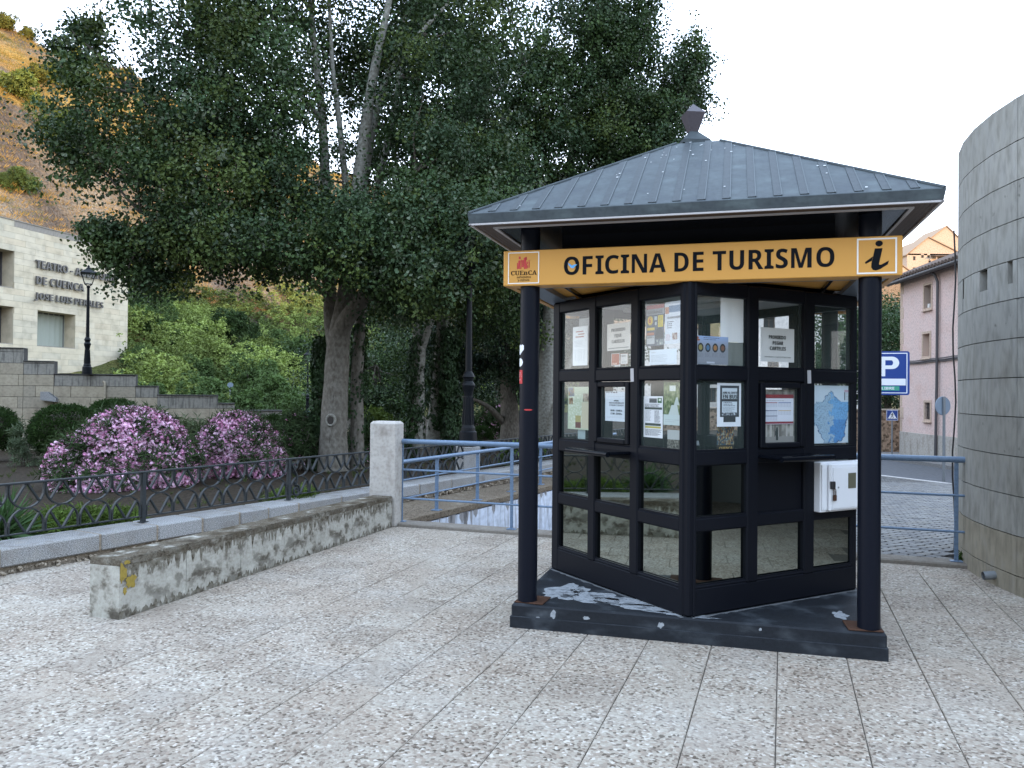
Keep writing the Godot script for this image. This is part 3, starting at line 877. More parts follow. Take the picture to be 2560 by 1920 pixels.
# ------------------------------------------------------------------ right side: tower, setts, street, houses
func round_tower() -> void:
	var C := Vector3(7.247, 0, -6.02)
	var R := 3.4
	var t := thing("round_tower", "curved grey concrete tower of flat facets at the right edge", "tower", C)
	var st := deg_to_rad(6.333)
	var off := deg_to_rad(1.1)
	var at := func(f: float, r: float, y: float) -> Vector3:   # f counts facets; straight between corners
		var k := floori(f)
		var a := off + st * k
		var b := off + st * (k + 1)
		var q := Vector2(-cos(a), -sin(a)).lerp(Vector2(-cos(b), -sin(b)), f - k) * r
		return Vector3(q.x, y, q.y)
	var wins := [[0.02, 0.36], [1.22, 1.66], [2.90, 3.22]]
	var core := MB.new()
	for k in 57:
		if k > 47 and k < 55: continue   # the open entrance on the plaza side
		core.quad(at.call(k + 1, R - 0.02, 0.0), at.call(k, R - 0.02, 0.0), at.call(k, R - 0.02, 2.26), at.call(k + 1, R - 0.02, 2.26), at.call(k + 0.5, 1.0, 0))
		core.quad(at.call(k + 1, R - 0.02, 2.57), at.call(k, R - 0.02, 2.57), at.call(k, R - 0.02, 3.78), at.call(k + 1, R - 0.02, 3.78), at.call(k + 0.5, 1.0, 0))
		core.quad(at.call(k + 1, R - 0.35, 2.2), at.call(k, R - 0.35, 2.2), at.call(k, R - 0.35, 2.6), at.call(k + 1, R - 0.35, 2.6), at.call(k + 0.5, 1.0, 0))
	obj("joint_core", core, M.joint_dark, t)
	var inn := MB.new()   # dim inside of the entrance
	inn.box(Vector3(0.4, 1.3, 0.2), Vector3(0.3, 2.6, 6.2))
	obj("entrance_wall", inn, M.interior_grey, t)
	var fl := MB.new()
	fl.box(Vector3(0, 2.72, 0), Vector3(4.6, 0.1, 4.6))
	obj("entrance_ceiling", fl, M.interior_grey, t)
	for c in 13:
		var y0 := 0.146 + 0.302 * (c - 1) + 0.0035
		var y1 := 0.146 + 0.302 * c - 0.0035
		if c == 0: y0 = -0.02
		if c == 12: y1 = 3.80
		var b := MB.new()
		var cuts := []
		for k in 57:
			cuts.append(float(k))
			if c == 8:
				for w in wins:
					if floori(w[0]) == k:
						cuts.append(w[0]); cuts.append(w[1])
		cuts.append(57.0)
		for i in cuts.size() - 1:
			var f0: float = cuts[i]
			var f1: float = cuts[i + 1]
			if f1 - f0 < 0.001: continue
			if f0 > 47.5 and f0 < 54.5 and c < 9: continue
			var out: Vector3 = at.call((f0 + f1) / 2, 1.0, 0)
			var hole := false
			if c == 8:
				for w in wins:
					if absf(f0 - w[0]) < 0.001: hole = true
			var ytop := y1
			if hole:
				ytop = 2.385
				var ri := R - 0.28
				b.quad(at.call(f0, R, ytop), at.call(f1, R, ytop), at.call(f1, ri, ytop), at.call(f0, ri, ytop), Vector3.UP)
				b.quad(at.call(f0, R, ytop), at.call(f0, ri, ytop), at.call(f0, ri, y1), at.call(f0, R, y1), at.call(f1, 1.0, 0) - at.call(f0, 1.0, 0))
				b.quad(at.call(f1, R, ytop), at.call(f1, ri, ytop), at.call(f1, ri, y1), at.call(f1, R, y1), at.call(f0, 1.0, 0) - at.call(f1, 1.0, 0))
				var gl := MB.new()
				gl.quad(at.call(f0, ri + 0.03, ytop), at.call(f1, ri + 0.03, ytop), at.call(f1, ri + 0.03, y1), at.call(f0, ri + 0.03, y1), out)
				obj("window_pane", gl, M.window_dark, t)
			b.quad(at.call(f0, R, y0), at.call(f1, R, y0), at.call(f1, R, ytop), at.call(f0, R, ytop), out)
			b.quad(at.call(f0, R, ytop if not hole else y1), at.call(f1, R, ytop if not hole else y1), at.call(f1, R - 0.02, ytop if not hole else y1), at.call(f0, R - 0.02, ytop if not hole else y1), Vector3.UP)
			b.quad(at.call(f0, R, y0), at.call(f1, R, y0), at.call(f1, R - 0.02, y0), at.call(f0, R - 0.02, y0), Vector3.DOWN)
		obj("concrete_course", b, M.tower_base if c < 2 else M["tower_%d" % (c * 7 % 3)], t)
	var tp := MB.new()
	for k in 57:
		tp.tri(at.call(k, R, 3.802), at.call(k + 1, R, 3.802), Vector3(0, 3.82, 0), Vector3.UP)
	obj("roof", tp, M.tower_1, t)
	var dp := MB.new()
	var o: Vector3 = at.call(0.85, R, 0.085)
	var dir: Vector3 = (at.call(0.85, 1.0, 0) as Vector3).normalized()
	dp.tube([o - dir * 0.03, o + dir * 0.085 + Vector3.DOWN * 0.012], [0.034, 0.034], 14, false)
	dp.tube([o - dir * 0.03, o + dir * 0.085 + Vector3.DOWN * 0.012], [0.028, 0.028], 14, false)
	obj("drain_pipe", dp, M.pole_grey, t)
	var cb := MB.new()
	var pts := []
	var rads := []
	for k in 14:
		var y := -0.02 + 0.245 * k
		pts.append(Vector3(4.40 + 0.012 * sin(k * 1.3), y, -7.95 + 0.01 * cos(k)))
		rads.append(0.009)
	cb.tube(pts, rads, 6)
	tag(obj("cable", cb, M.dark_plastic), "thin black cable hanging down beside the concrete tower", "cable")

func street_y(z: float) -> float:
	return -0.02 - 0.88 * clampf((-z - 7.2) / 15.2, 0.0, 1.0)

func street() -> void:
	# sloping yard of concrete setts with open corners
	var nz := PackedVector2Array()
	var bed := MB.new()
	for k in 12:
		var z0 := -7.2 - 1.55 * k
		var z1 := -7.2 - 1.55 * (k + 1)
		bed.quad(Vector3(2.2, street_y(z0) - 0.012, z0), Vector3(16, street_y(z0) - 0.012, z0), Vector3(16, street_y(z1) - 0.012, z1), Vector3(2.2 + 0.14 * k, street_y(z1) - 0.012, z1), Vector3.UP)
	var yard := struct("paved_yard", bed, M.grout)
	var rg := RandomNumberGenerator.new()
	rg.seed = 23
	var px := 0.128
	var pz := 0.152
	var cutc := 0.030
	var poly := PackedVector2Array()
	var hx := px / 2 - 0.004
	var hz := pz / 2 - 0.004
	for q in [Vector2(-hx + cutc, -hz), Vector2(hx - cutc, -hz), Vector2(hx, -hz + cutc), Vector2(hx, hz - cutc), Vector2(hx - cutc, hz), Vector2(-hx + cutc, hz), Vector2(-hx, hz - cutc), Vector2(-hx, -hz + cutc)]:
		poly.append(q)
	var um := MB.new()
	um.flat(poly, 0.03)
	for i in 8:
		var a := poly[i]
		var b := poly[(i + 1) % 8]
		um.quad(v3(a, 0), v3(b, 0), v3(b, 0.03), v3(a, 0.03), v3((a + b) / 2, 0))
	var mesh := um.mesh()
	var d1 := Vector2(0.78, -0.62)
	var d2 := Vector2(0.62, 0.78)
	var turn := Basis(v3(d2, 0), Vector3.UP, v3(-d1, 0))
	var list := []
	for i in range(-150, 190):
		for j in range(-30, 190):
			var c := Vector2(2.6, -7.4) + d2 * (px * i) + d1 * (pz * (j + 0.5 * (i & 1)))
			if c.y > -7.50 + (c.x - 3.0) * 0.37 or c.y < -24.6: continue
			if c.x < 0.33 * -c.y or c.x > 0.70 * -c.y: continue
			if c.x > 11.2 + (c.y + 24.3) * 0.435: continue
			if c.distance_to(Vector2(7.247, -6.02)) < 3.45: continue
			list.append(c)
	list.sort_custom(func(a, b): return absf(a.x + a.y * 0.52) * 0.8 - a.y < absf(b.x + b.y * 0.52) * 0.8 - b.y)
	var rest := [MB.new(), MB.new(), MB.new(), MB.new()]
	var ar := mesh.surface_get_arrays(0)
	for n in list.size():
		var c: Vector2 = list[n]
		var mi := rg.randi() % 4
		var X := Transform3D(Basis(Vector3.RIGHT, -0.058) * turn, v3(c, street_y(c.y) - 0.022 + rg.randf_range(-0.003, 0.003)))
		if n < 300:
			obj("paving_sett", mesh, M["sett_%d" % mi], yard, X)
		else:
			var vv: PackedVector3Array = ar[Mesh.ARRAY_VERTEX]
			var nn: PackedVector3Array = ar[Mesh.ARRAY_NORMAL]
			var r: MB = rest[mi]
			for q in vv.size():
				r.p(X * vv[q], X.basis * nn[q])
	for k in 4:
		obj("paving_sett", rest[k], M["sett_%d" % k], yard).set_meta("kind", "stuff")
	# street, kerbs, far pavement
	var rd := MB.new()
	rd.flat(PackedVector2Array([Vector2(3, -36), Vector2(3, -25.0), Vector2(11.0, -24.75), Vector2(17, -11), Vector2(40, -11), Vector2(40, -36)]), -0.905)
	struct("road", rd, M.asphalt)
	var kb := MB.new()
	kb.prism(PackedVector2Array([Vector2(0, 0), Vector2(24, 0), Vector2(24, 0.13), Vector2(0, 0.13)]), 0, 0.22, Transform3D(Basis(Vector3(-0.4, 0, -0.917), Vector3.UP, Vector3(-0.917, 0, 0.4)), Vector3(17.0, -1.0, -11.0)))
	tag(obj("yard_kerb", kb, M.kerb_pale), "pale kerb between the paved yard and the street", "kerb")
	var sw := MB.new()
	sw.slab(PackedVector2Array([Vector2(3, -90), Vector2(3, -31.3), Vector2(14.2, -30.7), Vector2(14.55, -27), Vector2(14.4, -12), Vector2(60, -12), Vector2(60, -90)]), -1.3, -0.775)
	struct("far_pavement", sw, M.sidewalk)

func window_wall(parent: Node3D, nm: String, X: Transform3D, s0: float, s1: float, y0: float, y1: float, holes: Array, mt: Material, depth: float, rev: Material) -> void:
	# a wall face with real openings: holes are [s0, s1, y0, y1]
	var xs := [s0, s1]
	var ys := [y0, y1]
	for h in holes:
		xs.append(h[0]); xs.append(h[1]); ys.append(h[2]); ys.append(h[3])
	xs.sort(); ys.sort()
	var b := MB.new()
	var r := MB.new()
	for i in xs.size() - 1:
		for j in ys.size() - 1:
			if xs[i + 1] - xs[i] < 0.001 or ys[j + 1] - ys[j] < 0.001: continue
			var c := Vector2((xs[i] + xs[i + 1]) / 2, (ys[j] + ys[j + 1]) / 2)
			var inside := false
			for h in holes:
				if c.x > h[0] and c.x < h[1] and c.y > h[2] and c.y < h[3]: inside = true
			if not inside:
				b.quad(Vector3(xs[i], ys[j], 0), Vector3(xs[i + 1], ys[j], 0), Vector3(xs[i + 1], ys[j + 1], 0), Vector3(xs[i], ys[j + 1], 0), Vector3.BACK)
	for h in holes:
		var q := [Vector3(h[0], h[2], 0), Vector3(h[1], h[2], 0), Vector3(h[1], h[3], 0), Vector3(h[0], h[3], 0)]
		var ce := Vector3((h[0] + h[1]) / 2, (h[2] + h[3]) / 2, -depth / 2)
		for k in 4:
			var a: Vector3 = q[k]
			var e: Vector3 = q[(k + 1) % 4]
			r.quad(a, e, e + Vector3(0, 0, -depth), a + Vector3(0, 0, -depth), ce - ((a + e) / 2 + Vector3(0, 0, -depth / 2)))
	obj(nm, b, mt, parent, X)
	if holes.size():
		obj("window_reveal", r, rev, parent, X)

func house_window(parent: Node3D, X: Transform3D, h: Array, depth: float, fw: float, frame: Material, glass: Material, bars := 1) -> void:
	var w: float = h[1] - h[0]
	var hh: float = h[3] - h[2]
	var c := Vector3((h[0] + h[1]) / 2, (h[2] + h[3]) / 2, -depth + 0.03)
	var f := frame_ring(w, hh, fw, 0.05)
	if bars: f.box(Vector3.ZERO, Vector3(fw, hh - fw * 2, 0.04))
	var o := obj("window", f, frame, parent, X * Transform3D(Basis.IDENTITY, c))
	var p := MB.new()
	p.quad(Vector3(-w / 2, -hh / 2, -0.01), Vector3(w / 2, -hh / 2, -0.01), Vector3(w / 2, hh / 2, -0.01), Vector3(-w / 2, hh / 2, -0.01), Vector3.BACK)
	obj("pane", p, glass, o)

func pink_house() -> void:
	var a := Vector2(15.36, -31.6)
	var d := Vector2(-0.0543, 0.9985)
	var X := Transform3D(Basis(v3(d, 0), Vector3.UP, v3(d, 0).cross(Vector3.UP)), v3(a, 0))
	var t := thing("pink_house", "tall pale pink plastered house with tiled eaves across the street", "house", Vector3.ZERO)
	var holes := [[2.05, 2.60, 4.77, 5.61], [1.96, 2.51, 3.0, 3.83], [2.13, 2.55, 0.68, 1.30]]
	window_wall(t, "wall", X, 0.0, 11.0, -0.9, 6.15, holes, M.pink_plaster, 0.28, M.reveal)
	var back := MB.new()
	back.quad(X * Vector3(0, -0.9, 0), X * Vector3(0, -0.9, -9), X * Vector3(0, 6.15, -9), X * Vector3(0, 6.15, 0), X.basis * Vector3.LEFT)
	obj("end_wall", back, M.pink_plaster, t)
	house_window(t, X, holes[0], 0.28, 0.05, M.soffit_wood, M.window_dark)
	var sl := MB.new()
	sl.box(Vector3(2.28, 3.415, -0.24), Vector3(0.55, 0.83, 0.04))
	obj("closed_shutter", sl, M.reveal, t, X)
	house_window(t, X, holes[2], 0.2, 0.03, M.gutter, M.window_dark, 0)
	var gr := MB.new()
	for k in 4:
		gr.bar(Vector3(2.19 + 0.1 * k, 0.68, -0.05), Vector3(2.19 + 0.1 * k, 1.30, -0.05), 0.016, 0.016)
	for k in 5:
		gr.bar(Vector3(2.13, 0.75 + 0.12 * k, -0.05), Vector3(2.55, 0.75 + 0.12 * k, -0.05), 0.014, 0.014)
	obj("window_grille", gr, M.gutter, t, X)
	for h in holes:   # pale stone surrounds
		var s := frame_ring(h[1] - h[0] + 0.17, h[3] - h[2] + 0.17, 0.085, 0.03)
		obj("window_surround", s, M.pink_stone, t, X * Transform3D(Basis.IDENTITY, Vector3((h[0] + h[1]) / 2, (h[2] + h[3]) / 2, 0.008)))
		var si := MB.new()
		si.box(Vector3((h[0] + h[1]) / 2, h[2] - 0.10, 0.03), Vector3(h[1] - h[0] + 0.2, 0.04, 0.10), 0.006)
		obj("sill", si, M.pink_stone, t, X)
	for k in 14:   # corner stones
		var q := MB.new()
		var w := 0.30 if k % 2 else 0.19
		q.box(Vector3(w / 2 - 0.006, -0.6 + 0.49 * k, 0.002), Vector3(w, 0.46, 0.02), 0.006)
		obj("corner_stone", q, M.pink_stone, t, X)
	var pl := MB.new()
	pl.box(Vector3(5.5, -0.36, 0.012), Vector3(11.0, 1.0, 0.035), 0.006)
	obj("plinth", pl, M.pink_plinth, t, X)
	for q in [[2.80, 0.025], [2.86, 0.018], [2.75, 0.015]]:
		var cb := MB.new()
		var pts := []
		var rr := []
		for k in 20:
			pts.append(Vector3(0.4 + 0.55 * k, q[0] + 0.012 * k * 0.5 + 0.012 * sin(k * 1.9 + q[0] * 9), 0.05))
			rr.append(q[1])
		cb.tube(pts, rr, 6)
		obj("wall_cable", cb, M.gutter, t, X)
	var dpipe := MB.new()
	dpipe.tube([Vector3(3.05, 6.0, 0.30), Vector3(3.2, 5.86, 0.16), Vector3(3.26, 5.6, 0.09), Vector3(3.22, 2.0, 0.09), Vector3(3.13, -0.72, 0.09)], [0.05, 0.05, 0.05, 0.05, 0.05], 10)
	obj("downpipe", dpipe, M.gutter, t, X)
	var gt := MB.new()
	gt.tube([Vector3(-0.35, 5.98, 0.36), Vector3(11.0, 6.05, 0.36)], [0.075, 0.075], 10)
	gt.box(Vector3(5.3, 6.03, 0.16), Vector3(11.4, 0.05, 0.34))
	obj("gutter", gt, M.gutter, t, X)
	var rf := MB.new()
	rf.quad(Vector3(-0.35, 6.08, 0.42), Vector3(11.0, 6.08, 0.42), Vector3(11.0, 8.2, -4.8), Vector3(-0.35, 8.2, -4.8), Vector3.UP)
	for k in 46:
		var s := -0.3 + 0.246 * k
		rf.tube([Vector3(s, 6.11, 0.44), Vector3(s, 8.22, -4.8)], [0.085, 0.085], 8)
	obj("tiled_roof", rf, M.roof_tile, t, X)
	# objects standing in the upper window
	var bx := MB.new()
	bx.box(Vector3(2.27, 4.85, -0.10), Vector3(0.16, 0.16, 0.12), 0.01)
	var o := obj("flower_box", bx, M.white_plaster)
	o.transform = X
	tag(o, "small white box on the sill of the pink house's top window", "box")

func plain_house(nm: String, label: String, P: Vector3, turn: float, W: float, D: float, eave: float, ridge: float, off: float, wallm: Material, wins: Array, ww: float, wh: float) -> Node3D:
	var t := thing(nm, label, "house", P, turn)
	var holes := []
	for q in wins:
		holes.append([q[0] - ww / 2, q[0] + ww / 2, q[1] - wh / 2, q[1] + wh / 2])
	window_wall(t, "wall", Transform3D(Basis.IDENTITY, Vector3(0, 0, D / 2)), -W / 2, W / 2, 0, eave, holes, wallm, 0.3, wallm)
	for h in holes:
		house_window(t, Transform3D(Basis.IDENTITY, Vector3(0, 0, D / 2)), h, 0.3, 0.08, M.soffit_wood, M.window_dark)
	var s := MB.new()
	s.tri(Vector3(-W / 2, eave, D / 2), Vector3(W / 2, eave, D / 2), Vector3(off, ridge, D / 2), Vector3.BACK)
	s.tri(Vector3(-W / 2, eave, -D / 2), Vector3(W / 2, eave, -D / 2), Vector3(off, ridge, -D / 2), Vector3.FORWARD)
	for q in [-1.0, 1.0]:
		s.quad(Vector3(q * W / 2, 0, -D / 2), Vector3(q * W / 2, 0, D / 2), Vector3(q * W / 2, eave, D / 2), Vector3(q * W / 2, eave, -D / 2), Vector3(q, 0, 0))
	s.quad(Vector3(-W / 2, 0, -D / 2), Vector3(W / 2, 0, -D / 2), Vector3(W / 2, eave, -D / 2), Vector3(-W / 2, eave, -D / 2), Vector3.FORWARD)
	obj("side_wall", s, wallm, t)
	var r := MB.new()
	for q in [-1.0, 1.0]:
		var e := Vector3(q * (W / 2 + 0.3), eave - 0.12, 0)
		var p := Vector3(off, ridge + 0.02, 0)
		var z := Vector3(0, 0, D / 2 + 0.25)
		r.quad(e - z, e + z, p + z, p - z, Vector3(q * 0.3, 1, 0))
		r.quad(e + z, e + z + Vector3.UP * 0.16, p + z + Vector3.UP * 0.16, p + z, Vector3.BACK)
		r.quad(e - z + Vector3.UP * 0.16, e + z + Vector3.UP * 0.16, p + z + Vector3.UP * 0.16, p - z + Vector3.UP * 0.16, Vector3(q * 0.3, 1, 0))
		r.quad(e - z, e + z, e + z + Vector3.UP * 0.16, e - z + Vector3.UP * 0.16, Vector3(q, 0, 0))
	obj("roof", r, M.hill_roof, t)
	return t

func town() -> void:
	plain_house("peach_house", "large sunlit peach coloured gabled house high on the right hill", Vector3(79.2, 18.5, -154), 0.0, 10.7, 9.0, 9.6, 12.9, -1.4, M.peach_plaster, [[-4.0, 9.0], [-2.45, 10.0 - 0.55], [-1.3, 9.9 - 0.4], [1.9, 9.0], [-3.98, 6.9], [-1.1, 8.2], [-2.5, 5.5]], 0.5, 0.75)
	var pch := thing("balcony", "small wooden roofed balcony on the front of the peach house", "balcony", Vector3(80.4, 25.6, -148.9))
	for k in 3:
		var p := MB.new()
		p.box(Vector3(-1.6 + 1.6 * k, 1.1, 0.5), Vector3(0.16, 2.2, 0.16), 0.01)
		obj("post", p, M.reveal, pch)
	var pr := MB.new()
	pr.box(Vector3(0, 2.3, 0.2), Vector3(4.2, 0.18, 1.6), 0.02, Basis(Vector3.RIGHT, 0.2))
	obj("roof", pr, M.roof_tile, pch)
	var pf := MB.new()
	pf.box(Vector3(0, 0.0, 0.15), Vector3(4.0, 0.2, 1.3), 0.02)
	obj("floor", pf, M.reveal, pch)
	plain_house("peach_house", "far peach house on the skyline, half hidden by the tower", Vector3(90.5, 21, -172), 0.0, 9.0, 9.0, 12.5, 16.4, 0.5, M.peach_plaster, [[-3.0, 11.0], [0.5, 11.0]], 0.6, 0.9)
	plain_house("peach_house", "lower pale orange house at the hill's foot, just right of the kiosk sign", Vector3(69.5, 15.6, -150), 0.25, 6.5, 8.0, 8.6, 10.4, 0.0, M.peach_plaster, [[-1.5, 7.0], [1.5, 7.0], [0.2, 4.6]], 0.6, 0.9)
	plain_house("white_house", "white plastered house seen through the right panes of the kiosk", Vector3(22.5, -0.9, -62), -0.2, 8.6, 8.0, 8.6, 10.4, 0.0, M.white_plaster, [[-2.9, 7.6], [-0.6, 7.4], [1.9, 7.2], [-2.6, 5.1], [0.2, 5.0], [2.8, 5.0], [-1.6, 2.6], [1.6, 2.6]], 0.8, 1.2)
	plain_house("white_house", "lower white house with tiled roof left of the taller one, behind the kiosk", Vector3(13.2, -0.9, -70), 0.3, 8.0, 8.0, 6.4, 8.4, 0.0, M.white_plaster, [[-2.0, 4.8], [0.8, 4.8], [2.6, 2.4], [-1.0, 2.2]], 0.8, 1.2)
	# rough stone buttress wall on the hill and the low wall by the street
	var bw := thing("buttress_wall", "rough sunlit stone retaining wall below the peach houses", "wall", Vector3(61, 13.0, -143))
	var b := MB.new()
	b.prism(PackedVector2Array([Vector2(-9, 0), Vector2(14, 0), Vector2(14, 9.2), Vector2(4.0, 9.0), Vector2(0.5, 8.6), Vector2(-3.0, 6.4), Vector2(-9, 4.5)]), -2.0, 0.0)
	obj("masonry", b, M.field_stone, bw)
	var lw := thing("low_stone_wall", "low brown fieldstone wall beside the pink house, behind the crossing sign", "wall", Vector3(0, 0, 0))
	var m := MB.new()
	m.box(Vector3(11.8, 0.06, -33.2), Vector3(13.4, 1.72, 0.4), 0.03)
	obj("masonry", m, M.field_stone, lw)
	for k in 28:
		var cp := MB.new()
		cp.box(Vector3(5.3 + 0.46 * k, 0.95, -33.18), Vector3(0.44, 0.09, 0.5), 0.03)
		obj("cap_stone", cp, M.rubble, lw)

func street_signs() -> void:
	# parking sign
	var t := thing("parking_sign", "blue parking sign with white P and green LIBRE panel right of the kiosk", "sign", Vector3(6.54, street_y(-13.9), -13.9), -0.30)
	var y := 1.91 - street_y(-13.9)
	var rr := PackedVector2Array()
	for q in [[0.30, 0.34, 0.0], [-0.30, 0.34, PI / 2], [-0.30, -0.34, PI], [0.30, -0.34, -PI / 2]]:
		for k in 5:
			var a: float = q[2] + PI / 2 * k / 4.0
			rr.append(Vector2(q[0] + 0.04 * cos(a), y + q[1] + 0.04 * sin(a)))
	var b := MB.new()
	b.prism(rr, -0.02, 0.02)
	obj("panel", b, M.sign_blue, t)
	var f := frame_ring(0.61, 0.70, 0.014, 0.003)
	obj("white_border", f, M.sign_white, t, Transform3D(Basis.IDENTITY, Vector3(0, y, 0.0215)))
	var pp := MB.new()
	pp.box(Vector3(-0.11, y + 0.115, 0.0215), Vector3(0.13, 0.34, 0.003))
	var bowl := PackedVector2Array()
	var hole := PackedVector2Array()
	for k in 13:
		var a := -PI / 2 + PI * k / 12
		bowl.append(Vector2(0.065 + 0.11 * cos(a), 0.178 + 0.107 * sin(a)))
		hole.append(Vector2(0.045 + 0.035 * cos(a), 0.178 + 0.045 * sin(a)))
	var band := PackedVector2Array()
	band.append(Vector2(-0.046, 0.285 - 0.214)); band.append_array(bowl); band.append(Vector2(-0.046, 0.285))
	band.append(Vector2(-0.046, 0.223))
	hole.reverse()
	band.append_array(hole)
	band.append(Vector2(-0.046, 0.133))
	pp.prism(band, 0.020, 0.023, Transform3D(Basis.IDENTITY, Vector3(0, y, 0)))
	obj("letter_p", pp, M.sign_white, t)
	var wb := MB.new()
	wb.box(Vector3(0, y - 0.155, 0.0215), Vector3(0.56, 0.115, 0.003))
	obj("white_bar", wb, M.sign_white, t)
	var gb := MB.new()
	gb.box(Vector3(0.0, y - 0.265, 0.0215), Vector3(0.36, 0.075, 0.003))
	var go := obj("free_panel", gb, M.sign_green, t)
	text("lettering", "LIBRE", 0.045, 0.20, true, M.sign_white, go, Transform3D(Basis.IDENTITY, Vector3(0, y - 0.265, 0.024)), 0.001, "Droid Sans", 2.0)
	var pl := MB.new()
	pl.tube([Vector3(-0.26, 0, -0.05), Vector3(-0.26, y + 0.36, -0.05)], [0.03, 0.03], 12)
	obj("pole", pl, M.pole_grey, t)
	# crossing sign
	var c := thing("crossing_sign", "small square blue pedestrian crossing sign on a grey pole", "sign", Vector3(14.95, -0.78, -31.4), -0.35)
	var cb := MB.new()
	cb.box(Vector3(0, 1.55, 0), Vector3(0.42, 0.42, 0.02), 0.008)
	obj("panel", cb, M.sign_blue, c)
	obj("white_border", frame_ring(0.40, 0.40, 0.012, 0.003), M.sign_white, c, Transform3D(Basis.IDENTITY, Vector3(0, 1.55, 0.0115)))
	var tr := MB.new()
	tr.prism(PackedVector2Array([Vector2(-0.165, 1.41), Vector2(0.165, 1.41), Vector2(0, 1.705)]), 0.010, 0.0125)
	var tro := obj("white_triangle", tr, M.sign_white, c)
	var mn := MB.new()   # walking figure of the sign, with stripes
	mn.box(Vector3(0.0, 1.64, 0.0135), Vector3(0.03, 0.03, 0.002))
	mn.bar(Vector3(0, 1.62, 0.0135), Vector3(-0.005, 1.545, 0.0135), 0.035, 0.002, Vector3.BACK)
	mn.bar(Vector3(0, 1.545, 0.0135), Vector3(0.045, 1.45, 0.0135), 0.018, 0.002, Vector3.BACK)
	mn.bar(Vector3(-0.005, 1.545, 0.0135), Vector3(-0.05, 1.455, 0.0135), 0.018, 0.002, Vector3.BACK)
	mn.bar(Vector3(0.01, 1.61, 0.0135), Vector3(0.055, 1.555, 0.0135), 0.014, 0.002, Vector3.BACK)
	mn.bar(Vector3(-0.01, 1.61, 0.0135), Vector3(-0.05, 1.56, 0.0135), 0.014, 0.002, Vector3.BACK)
	for k in 5:
		mn.box(Vector3(-0.12 + 0.06 * k, 1.427, 0.0135), Vector3(0.03, 0.02, 0.002))
	obj("walking_figure", mn, M.ink, tro)
	var cp := MB.new()
	cp.tube([Vector3(0, 0, -0.03), Vector3(0, 1.74, -0.03)], [0.03, 0.03], 10)
	obj("pole", cp, M.pole_grey, c)
	# back of a round sign
	var r := thing("round_sign", "back of a round grey road sign on a pole at the yard's edge", "sign", Vector3(12.19, street_y(-22.6), -22.6), 0.28)
	var disc := MB.new()
	disc.lathe([Vector2(0, 0.012), Vector2(0.26, 0.012), Vector2(0.268, 0.0), Vector2(0.26, -0.012), Vector2(0, -0.012)], Vector3.ZERO, 28)
	obj("disc", disc, M.sign_back, r, Transform3D(Basis(Vector3.RIGHT, PI / 2), Vector3(0, 2.155, 0)))
	var rp := MB.new()
	rp.box(Vector3(0, 1.2, 0.045), Vector3(0.07, 2.44, 0.05), 0.006)
	obj("pole", rp, M.pole_grey, r)
	# small sign far off behind the terrace wall
	var s := thing("round_sign", "tiny far round sign in front of the bushes above the terrace wall", "sign", Vector3(-13.4, 0.0, -38.0), 0.5)
	var d2 := MB.new()
	d2.lathe([Vector2(0, 0.012), Vector2(0.14, 0.012), Vector2(0.14, -0.012), Vector2(0, -0.012)], Vector3.ZERO, 20)
	obj("disc", d2, M.sign_back, s, Transform3D(Basis(Vector3.RIGHT, PI / 2), Vector3(0, 1.75, 0)))
	var sp := MB.new()
	sp.box(Vector3(0, 0.9, -0.03), Vector3(0.05, 1.9, 0.04), 0.004)
	obj("pole", sp, M.pole_grey, s)

# ------------------------------------------------------------------ left side: hill, theatre, terrace wall, lamps
var hn: FastNoiseLite
var hn2: FastNoiseLite

func hill_ds(x: float, z: float) -> Vector2:   # (distance in front of the ridge, distance along it)
	var r := Vector2(x + 65.0, z + 100.0)
	return Vector2(r.dot(Vector2(0.846, 0.534)), r.dot(Vector2(0.534, -0.846)))

func hill_y(x: float, z: float) -> float:
	var q := hill_ds(x, z)
	var d := q.x + hn2.get_noise_2d(x * 0.6, z * 0.6) * 5.0 * clampf(q.x / 12.0, 0.0, 1.0) * clampf((64.0 - q.x) / 10.0, 0.0, 1.0)
	var prof := [[-260.0, 18.0], [-60.0, 42.0], [-8.0, 46.5], [0.0, 46.0], [9.0, 40.5], [18.0, 34.0], [25.0, 28.6], [32.0, 25.2], [35.5, 18.5], [43.0, 10.5], [52.0, 5.0], [61.0, 1.2], [72.0, -0.6], [400.0, -1.6]]
	var h := -1.6
	for i in prof.size() - 1:
		if d >= prof[i][0] and d < prof[i + 1][0]:
			h = lerpf(prof[i][1], prof[i + 1][1], (d - prof[i][0]) / (prof[i + 1][0] - prof[i][0]))
			break
	h *= (47.5 - 0.085 * clampf(q.y, -120, 260)) / 46.0 if h > 0.0 else 1.0
	var rough := clampf(h / 10.0, 0.0, 1.0)
	var crag := hn.get_noise_2d(x * 2.2 + 200.0, z * 2.2)
	h += hn.get_noise_2d(x, z) * 1.8 * rough + absf(crag) * 1.5 * rough - 0.4 * rough + hn.get_noise_2d(x * 7.0, z * 7.0) * 0.35 * rough
	return h

func right_hill_y(x: float, z: float) -> float:
	var d := clampf((-z - 62.0) / 92.0, 0.0, 1.6)
	var s := smoothstep(18.0, 58.0, x + (z + 100.0) * -0.12)
	return -1.6 + (22.5 * d + 1.2 * hn.get_noise_2d(x, z) * clampf(d * 4.0, 0, 1)) * s

